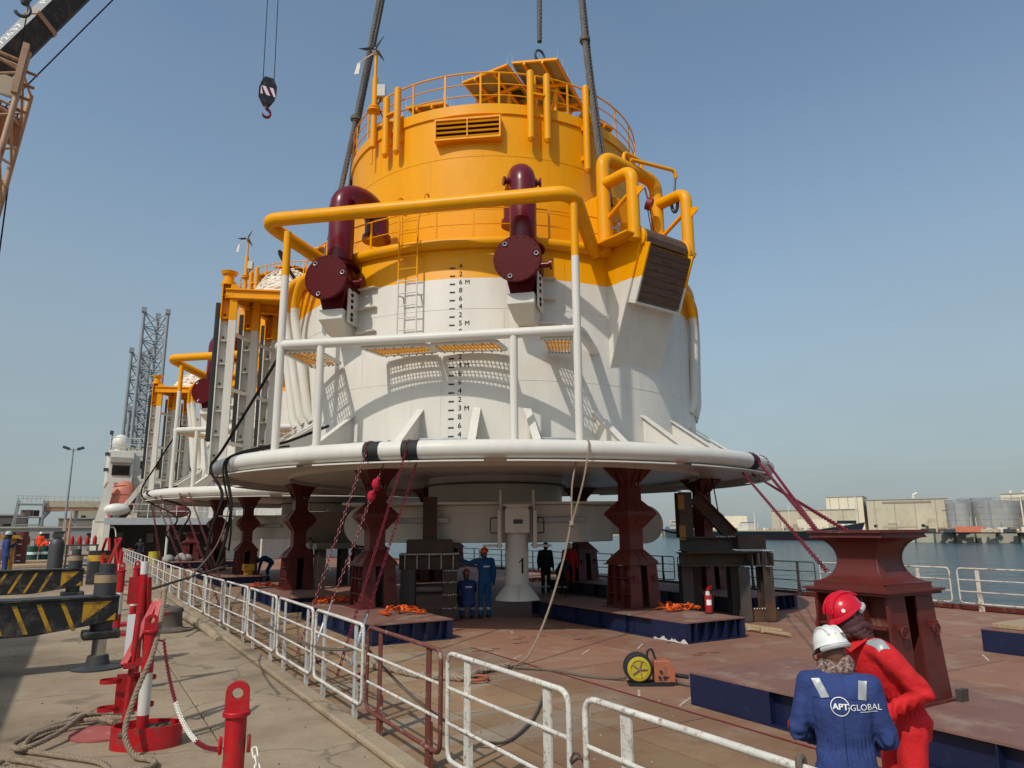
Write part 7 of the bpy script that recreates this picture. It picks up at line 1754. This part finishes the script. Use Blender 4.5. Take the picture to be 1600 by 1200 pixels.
for k in range(4): MB().tube([Vector((.97*cos(a)*sin(rad(40+k*30)), -.82*abs(sin(a))*sin(rad(40+k*30)), 1.0+1.5*cos(rad(40+k*30)))) for a in [rad(q) for q in range(180, 361, 15)]], .05, 6).build("hull_rib", M_lifeor, lb_)
MB().beam((-.4, -.9, -.4), (1.35, -.9, 2.3), .3, .35).build("davit_arm", M_shipw, lb_); MB().beam((1.0, -.9, 2.6), (1.9, -.9, 3.1), .1, .5).build("davit_head", M_shipw, lb_)
bt2 = MB().sphere((0, 0, 0), 1.0, 20, 10, sc=(.85, .5, .45)); tag(bt2.build("rescue_boat", M_white, loc=(2.1, 60.3, 3.35)), "small white rescue boat below the orange lifeboat", "boat")
cvb = MB().prism([(0, 0), (2.5, 0), (2.3, 1.6), (1.2, 1.7), (.2, 1.6)], (3.5, 61.2, 2.8), (1, 0, 0), (0, 0, 1), 1.4); tag(cvb.build("canvas_cover", mat("olive_canvas", (.19, .17, .13), .9, bump=.6, bscale=4), bevel=.12), "grey-brown canvas-covered gear beside the orange lifeboat", "cover")
rm_ = MB().sphere((0, 0, .5), .6, 14, 8, sc=(1.3, .8, .8)); tag(rm_.build("red_reel", mat("dull_maroon", (.17, .03, .03), .7), loc=(6.3, 60.8, 2.75)), "dull red reel behind the ship's upper railing", "reel")
ph = MB()
for k in range(9): ph.sphere((5.4+rnd.uniform(-.7, .9), 50.6+rnd.uniform(-.6, .6), -.2+rnd.uniform(0, .4)), .35, 8, 6, sc=(1, 1, .7))
ph.build("tarpaulin_heap", mat("grey_tarp", (.30, .28, .25), .9), kind="stuff")

# ------------------------------------------------------------------ rope heaps on the platforms
def rope_heap(c, R_, H, label, seed):
    r = random.Random(seed); o = thing("rope_heap", label, "rope", c, 0, "white rope heaps on the buoy platforms"); m_ = MB()
    for k in range(26):
        f = k/25; rr = R_*(1-.75*f**1.6); P = []
        for i in range(16):
            a = 2*pi*i/16; q = rr*(1+r.uniform(-.08, .08)); P.append((q*cos(a), q*sin(a), .05+H*f*(.92+.1*r.random())+.06*sin(3*a+k)+r.uniform(-.03, .03)))
        m_.tube(spline(P, 3, closed=True), .05, 6, closed=True)
        for i in range(4):
            a = r.uniform(0, 6.28); b = a+r.uniform(.5, 1.1); z = .05+H*f
            m_.tube(spline([(rr*1.02*cos(a), rr*1.02*sin(a), z-.08), (rr*1.06*cos((a+b)/2), rr*1.06*sin((a+b)/2), z+.06), (rr*1.02*cos(b), rr*1.02*sin(b), z+.12)], 4), .045, 6)
    for k in range(50):
        a, f = r.uniform(0, 6.28), r.uniform(.1, 1); rr = R_*(1-.75*f**1.6)*1.03; b = a+r.uniform(.15, .5); z = .05+H*f
        m_.tube(spline([(rr*cos(a), rr*sin(a), z), (rr*1.05*cos((a+b)/2), rr*1.05*sin((a+b)/2), z+.03), (rr*cos(b), rr*sin(b), z-.05)], 3), .045, 6)
    m_.sphere((0, 0, .0), 1.0, 16, 8, sc=(R_*.9, R_*.9, H*.9), lo=0)
    m_.build("rope_loops", M_ropew, o); t_ = MB()
    for a in (0.4, 2.0): t_.tube([(R_*1.06*cos(q)*cos(a), R_*1.06*cos(q)*sin(a), .05+(H+.1)*sin(q)) for q in [i*pi/12 for i in range(13)]], .018, 5)
    t_.build("lashing", M_ropew, o); return o
q = wloc(4.75, 21.35, 8.44); rope_heap(tuple(Matrix.Rotation(BR, 4, 'Z') @ q+BC), 1.0, .95, "heap of white rope on the nearest buoy's yellow platform", 4)
q2 = Vector((4.75, 21.35, 8.44))+Vector((-.52, 16.18, 0)); rope_heap(tuple(q2), 1.0, .8, "heap of white rope on the second buoy's yellow platform", 5)

# ------------------------------------------------------------------ boats and industry across the water
def boat_hull(mb, L, Bm, H, sheer, bow, mi=0, z0=0.0, n=24):
    vs = []; 
    for i in range(n+1):
        t = i/n; x = -L/2+L*t; w_ = Bm/2*min(1, (1-max(0, (t-.78)/.22)**2.0))*(.85+.15*min(1, t/.1)); top = H+sheer*max(0, (t-.75)/.25)**1.5
        xo = bow*max(0, (t-.8)/.2)**1.3
        for (fy, z, k) in ((-.86, z0, 0), (-1, top, 1), (1, top, 1), (.86, z0, 0)): vs.append((x+xo*k, w_*fy, z))
    fs = []
    for i in range(n):
        for k in range(3): fs.append((4*i+k, 4*i+4+k, 4*i+5+k, 4*i+1+k))
    fs += [(0, 1, 2, 3), (4*n+3, 4*n+2, 4*n+1, 4*n)]
    mb.add(vs, fs, mi)
# dark cargo vessel: bow towards the right of the view
bl, br_ = Vector((250.5, 245)), Vector((247.0, 166)); dv = (br_-bl).normalized(); cB = (bl+br_)/2
vb_ = thing("cargo_vessel", "long low dark cargo vessel with red waterline moored across the harbour", "ship", (cB.x, cB.y, -3), atan2(dv.y, dv.x))
m_ = MB(); boat_hull(m_, (br_-bl).length+2, 13, 3.3, 3.2, 3.2, z0=.45); m_.build("hull", M_hullbk, vb_)
m_ = MB(); boat_hull(m_, (br_-bl).length+1.8, 12.6, .5, 0, 1.0, z0=-.4); m_.build("boot_top", M_boot2, vb_)
MB().box((0, 0, 3.45), (60, 11, .5)).build("hatch_coaming", mat("hatch_tan", (.38, .33, .22), .8), vb_)
for k in range(26): MB().box((-34+k*2.4, 4.5, 4.2), (.6+rnd.random(), 1.5, rnd.uniform(.5, 1.5))).build("deck_gear", random.choice([M_conv, M_grey, M_shipw]), vb_)
for k in range(30): MB().cyl((-36+k*2.2, 6.2, 3.3), (-36+k*2.2, 6.2, 4.5), .06, seg=5).build("rail_post", M_shipw, vb_)
for (x, h) in ((-9.0, 11.5), (6.0, 11.0), (9.5, 14.5), (40.5, 16)): MB().cyl((x, 0, 3), (x, 0, h), .28, .14, seg=8).build("mast", M_shipw, vb_)
MB().beam((4, 0, 4), (10, 0, 7.2), .35, .3).build("crane_jib", M_shipw, vb_); MB().box((-13, 0, 5.2), (6, 6, 3)).build("deck_house", M_shipw, vb_); MB().box((-13, 0, 6.9), (4, 4.5, .8)).build("house_top", M_grey, vb_)
MB().box((36, 0, 6.6), (4.5, 5, 1.2)).build("forecastle", M_hullbk, vb_)
# smaller grey-green craft further left, bow to the left
ba, bb_ = Vector((294, 316)), Vector((268, 268)); dv = (ba-bb_).normalized(); cA = (ba+bb_)/2
va = thing("patrol_craft", "grey-green hulled craft with white wheelhouse, bow to the left, between the two right pedestals", "boat", (cA.x, cA.y, -3), atan2(dv.y, dv.x))
m_ = MB(); boat_hull(m_, (ba-bb_).length, 9, 4.4, 1.6, 5.0); m_.build("hull", M_hullgr, va)
MB().box((6, 0, 6.0), (14, 6.5, 3.0)).build("wheelhouse", M_shipw, va); MB().box((6.5, 0, 8.2), (9, 5, 1.6)).build("bridge", M_shipw, va); MB().box((6.5, 0, 8.3), (9.1, 5.1, .7)).build("bridge_windows", M_glass, va)
for k in range(5): MB().box((1+k*2.4, 0, 6.4), (1.1, 6.6, .9)).build("window", M_glass, va)
MB().cyl((5, 0, 9), (5, 0, 13), .15, seg=6).build("mast", M_shipw, va); MB().sphere((-6, 0, 18), 1.1, 12, 8).cyl((-6, 0, 4), (-6, 0, 17), .12, seg=6).build("mast_dome", M_shipw, va)
# beige warehouse
def oriented(x0, y0, x1, y1): d = Vector((x1-x0, y1-y0)); return d.length, atan2(d.y, d.x)
def wh(p0, p1, h, depth, m, lab, roof=True, name="warehouse"):
    L, a = oriented(*p0, *p1); r = thing(name, lab, "warehouse", (p0[0], p0[1], 0), a)
    MB().box((L/2, depth/2, h/2), (L, depth, h)).build("wall", m, r)
    rr_ = random.Random(int(L*10)); MB().box((L*.3, -.08, 1.6), (3.2, .1, 3.2)).build("roller_door", mat("door_brown", (.30, .26, .20), .8), r); MB().box((L*.72, -.08, 1.1), (1.1, .1, 2.2)).build("door", M_dgrey, r)
    for q in range(4): MB().cyl((L*(.1+.25*q), -.2, 0), (L*(.1+.25*q), -.2, h), .09, seg=6).build("downpipe", M_grey, r)
    n = max(2, int(L/6))
    for k in range(n+1): MB().box((L*k/n, -.06, h/2), (.18, .1, h)).build("pilaster", m, r)
    if roof: MB().box((L/2, depth/2, h+.15), (L+.6, depth+.6, .35)).build("roof_edge", mat("roof_grey", (.36, .35, .31), .8), r)
    return r, L
D_ = lambda az_, d: (d*sin(rad(az_)), d*cos(rad(az_)))
w1, L = wh((271.6, 176.6), (285.7, 152.3), 12.4, 40, M_beige, "large beige metal-clad warehouse with a dark ridge vent across the water")
MB().box((L*.5, -.15, 11.3), (L*.6, .12, .7)).build("ridge_vent", mat("vent_brown", (.28, .24, .18), .8), w1)
for x in (2.5, 19): MB().box((x, -.12, 2.2), (1.2, .1, 1.0)).build("window", M_glass, w1)
MB().box((11, -.12, 2.0), (12, .1, .9)).build("louvre_band", mat("vent_tan", (.42, .36, .26), .8), w1)
def cowl(r, x, z): MB().tube(fillet([(x, 3, z-.5), (x, 3, z+1.8), (x+1.6, 3, z+2.4)], .8, 5), .5, 10).build("roof_cowl", M_shipw, r)
cowl(w1, 16.7, 12.4)
w2, L2 = wh((284.7, 154.0), (294.3, 137.4), 7.9, 30, M_beige, "lower beige annex between the big warehouse and the grey silos"); cowl(w2, 9.2, 7.9)
w3, L3 = wh((274, 196.6), (281, 184.4), 14.4, 30, M_cream, "tall cream warehouse block left of the big beige one, dark openings low on its flank")
for k in range(4): MB().box((5+k*1.6, -.12, 8.6), (.8, .1, .8+.3*(k == 0))).build("opening", M_dark, w3)
w4, L4 = wh((262, 216), (279, 186.5), 9.1, 20, M_beige, "pale lower shed stretching left of the cream block behind the dark vessel's bow")
w5, L5 = wh((297, 138.6), (309, 108), 13.6, 30, M_cream, "cream building with a red-lettered board above the rightmost grey tank", roof=True)
MB().box((16, -.15, 10.9), (20, .12, 1.0)).build("sign_board", mat("pale_sign", (.62, .42, .36), .7), w5)
for x in (3, 7): MB().cyl((x, 3, 12.6), (x, 3, 15), .5, seg=10).build("stack", M_shipw, w5)
# silos
def silo(az_, d, r_, h, lab, logo=False):
    x, y = D_(az_, d); r = thing("storage_tank", lab, "storage tank", (x, y, 0), 0, "grey storage tanks across the water")
    MB().lathe([(0, 0), (r_, 0), (r_, h), (0, h+.5)], 48).build("shell", M_tank, r)
    for k in range(1, 5): MB().lathe([(r_, h*k/5-.07), (r_+.08, h*k/5), (r_, h*k/5+.07)], 48).build("hoop", M_tank, r)
    n = 28
    rl = MB()
    for z in (h+.6, h+1.1): rl.tube([(r_*sin(a), r_*cos(a), z) for a in [i*2*pi/n for i in range(n)]], .06, 5, closed=True)
    for i in range(n): a = i*2*pi/n; rl.cyl((r_*sin(a), r_*cos(a), h), (r_*sin(a), r_*cos(a), h+1.1), .05, seg=5)
    rl.build("roof_rail", M_grey, r)
    a0 = atan2(-x, y); ld = MB(); ax = rad(180+az_+14)
    ld.box((r_*sin(ax)*1.01, r_*cos(ax)*1.01, h/2), (.5, .5, h)); ld.build("ladder_cage", M_silver, r)
    if logo:
        ax = rad(180+az_); MB().box((r_*sin(ax)*1.005, r_*cos(ax)*1.005, h*.83), (2.2, .12, 2.2), rz=-rad(az_)).build("logo_board", M_labelw, r)
        cx_, cy_ = r_*sin(ax)*1.012, r_*cos(ax)*1.012; ux = Vector((cos(rad(az_)), -sin(rad(az_)), 0))
        MB().tube([Vector((cx_, cy_, h*.84))+ux*.55*cos(a)+Vector((0, 0, .6*sin(a))) for a in [i*pi/8 for i in range(16)]], .12, 5, closed=True).build("logo_mark", M_dgrey, r)
    return r
silo(62.45, 296, 3.6, 9.6, "narrow leftmost grey tank beside the beige annex")
silo(64.6, 300, 7.2, 10.2, "wide grey tank, second from the left, with a pale ladder line")
silo(63.5, 318, 5.5, 10.8, "grey tank half hidden between the narrow and the wide one")
silo(67.75, 290, 8.6, 10.0, "large grey tank at the right edge carrying a white logo board", True)
qc = MB(); r8 = random.Random(21)
for k in range(150):
    az_ = r8.uniform(61.2, 68.5); d = r8.uniform(243, 262); x, y = D_(az_, d); s = (r8.uniform(.5, 2.6), r8.uniform(.5, 2), r8.uniform(.3, 1.5)); qc.box((x, y, s[2]/2), s, rz=r8.uniform(0, 3), mi=r8.randrange(5))
for k in range(26):
    az_ = r8.uniform(61.2, 68.5); x, y = D_(az_, r8.uniform(244, 258)); qc.cyl((x, y, 0), (x, y, r8.uniform(1.5, 5)), .08, seg=5, mi=r8.randrange(5))
qc.build("quay_clutter", [M_dgrey, M_shipw, M_conv, M_tan, M_grey], kind="stuff")
tr_ = thing("bare_tree", "single bare-crowned tree on the far shore behind the dark vessel", "tree", (301, 292, 0))
MB().tube([(0, 0, 0), (0, 0, 3)], [.4, .25], 8).build("trunk", M_tan, tr_); cr_ = MB(); r9 = random.Random(2)
for k in range(420):
    v = Vector((r9.gauss(0, 1), r9.gauss(0, 1), r9.gauss(0, 1))).normalized()*r9.random()**.4; p = Vector((v.x*6, v.y*6, 6.3+v.z*4)); q = Vector((r9.uniform(-1, 1), r9.uniform(-1, 1), r9.uniform(-1, 1)))*.7; s = Vector((r9.uniform(-1, 1), r9.uniform(-1, 1), r9.uniform(-1, 1)))*.7
    cr_.add([p, p+q, p+s], [(0, 1, 2)])
cr_.build("crown", M_leaf, tr_, kind="stuff")
for k, (az_, d, s, m, lab) in enumerate([(63.0, 243, (7, 3, 1.7), mat("coral_sheet", (.60, .17, .10), .8), "coral red covered stack on the far sea wall"), (61.9, 244, (3.5, 3, 1.1), M_dgrey, "dark stack of goods left of the coral one on the far shore"), (65.2, 244, (3, 3, 1.0), M_dgrey, "dark stack of goods right of the coral one on the far shore"), (66.6, 243, (5, 3, 1.2), M_shipw, "white crates before the large grey tank"), (64.1, 243, (5, 3, 1.0), M_conv, "pale mound right of the coral stack"), (67.6, 246, (3, 3, 1.4), M_dgrey, "dark stack at the right edge before the tank"), (60.6, 250, (4, 2, 1.2), M_leaf, "low dark bushes below the beige warehouse"), (53.3, 330, (12, 6, 5), M_cream, "cream low block on the far shore left of the dark vessel's masts"), (47.2, 480, (26, 8, 9), M_cream, "pale buildings on the far shore behind the grey-green craft"), (44.4, 470, (22, 8, 7), mat("pale_brick", (.52, .42, .34), .85), "pale brick building on the far shore left of the grey-green craft"), (55.5, 310, (8, 5, 3), M_shipw, "white hut on the far shore behind the dark vessel")]):
    x, y = D_(az_, d); o = thing("far_goods", lab, "goods" if k < 7 else "building", (x, y, 0), -rad(az_)); MB().box((0, 0, s[2]/2), s).build("body", m, o, bevel=.2)
    for q in range(3): MB().box((-s[0]*.3+q*s[0]*.3, -s[1]*.05-.1, s[2]*.55), (s[0]*.2, s[1]*.95, s[2]*.95)).build("bay", m, o)
# low quay with timber piles behind the craft
lq = MB().beam((322, 352, -1.4), (262, 246, -1.4), 1.0, 3.2); lq_ = tag(lq.build("far_quay_wall", M_conc), "low sandy quay wall with piles behind the grey-green craft", "quay wall")
for k in range(16): p = Vector((320, 349, -3)).lerp(Vector((262, 247, -3)), k/16); MB().box((p.x-.9, p.y-.5, -1.2), (.6, .6, 3.6)).build("fender_pile", M_teal, lq_)

_junk = TRASH+[o.data for o in TRASH]+[SIDE]
bpy.data.batch_remove(_junk)
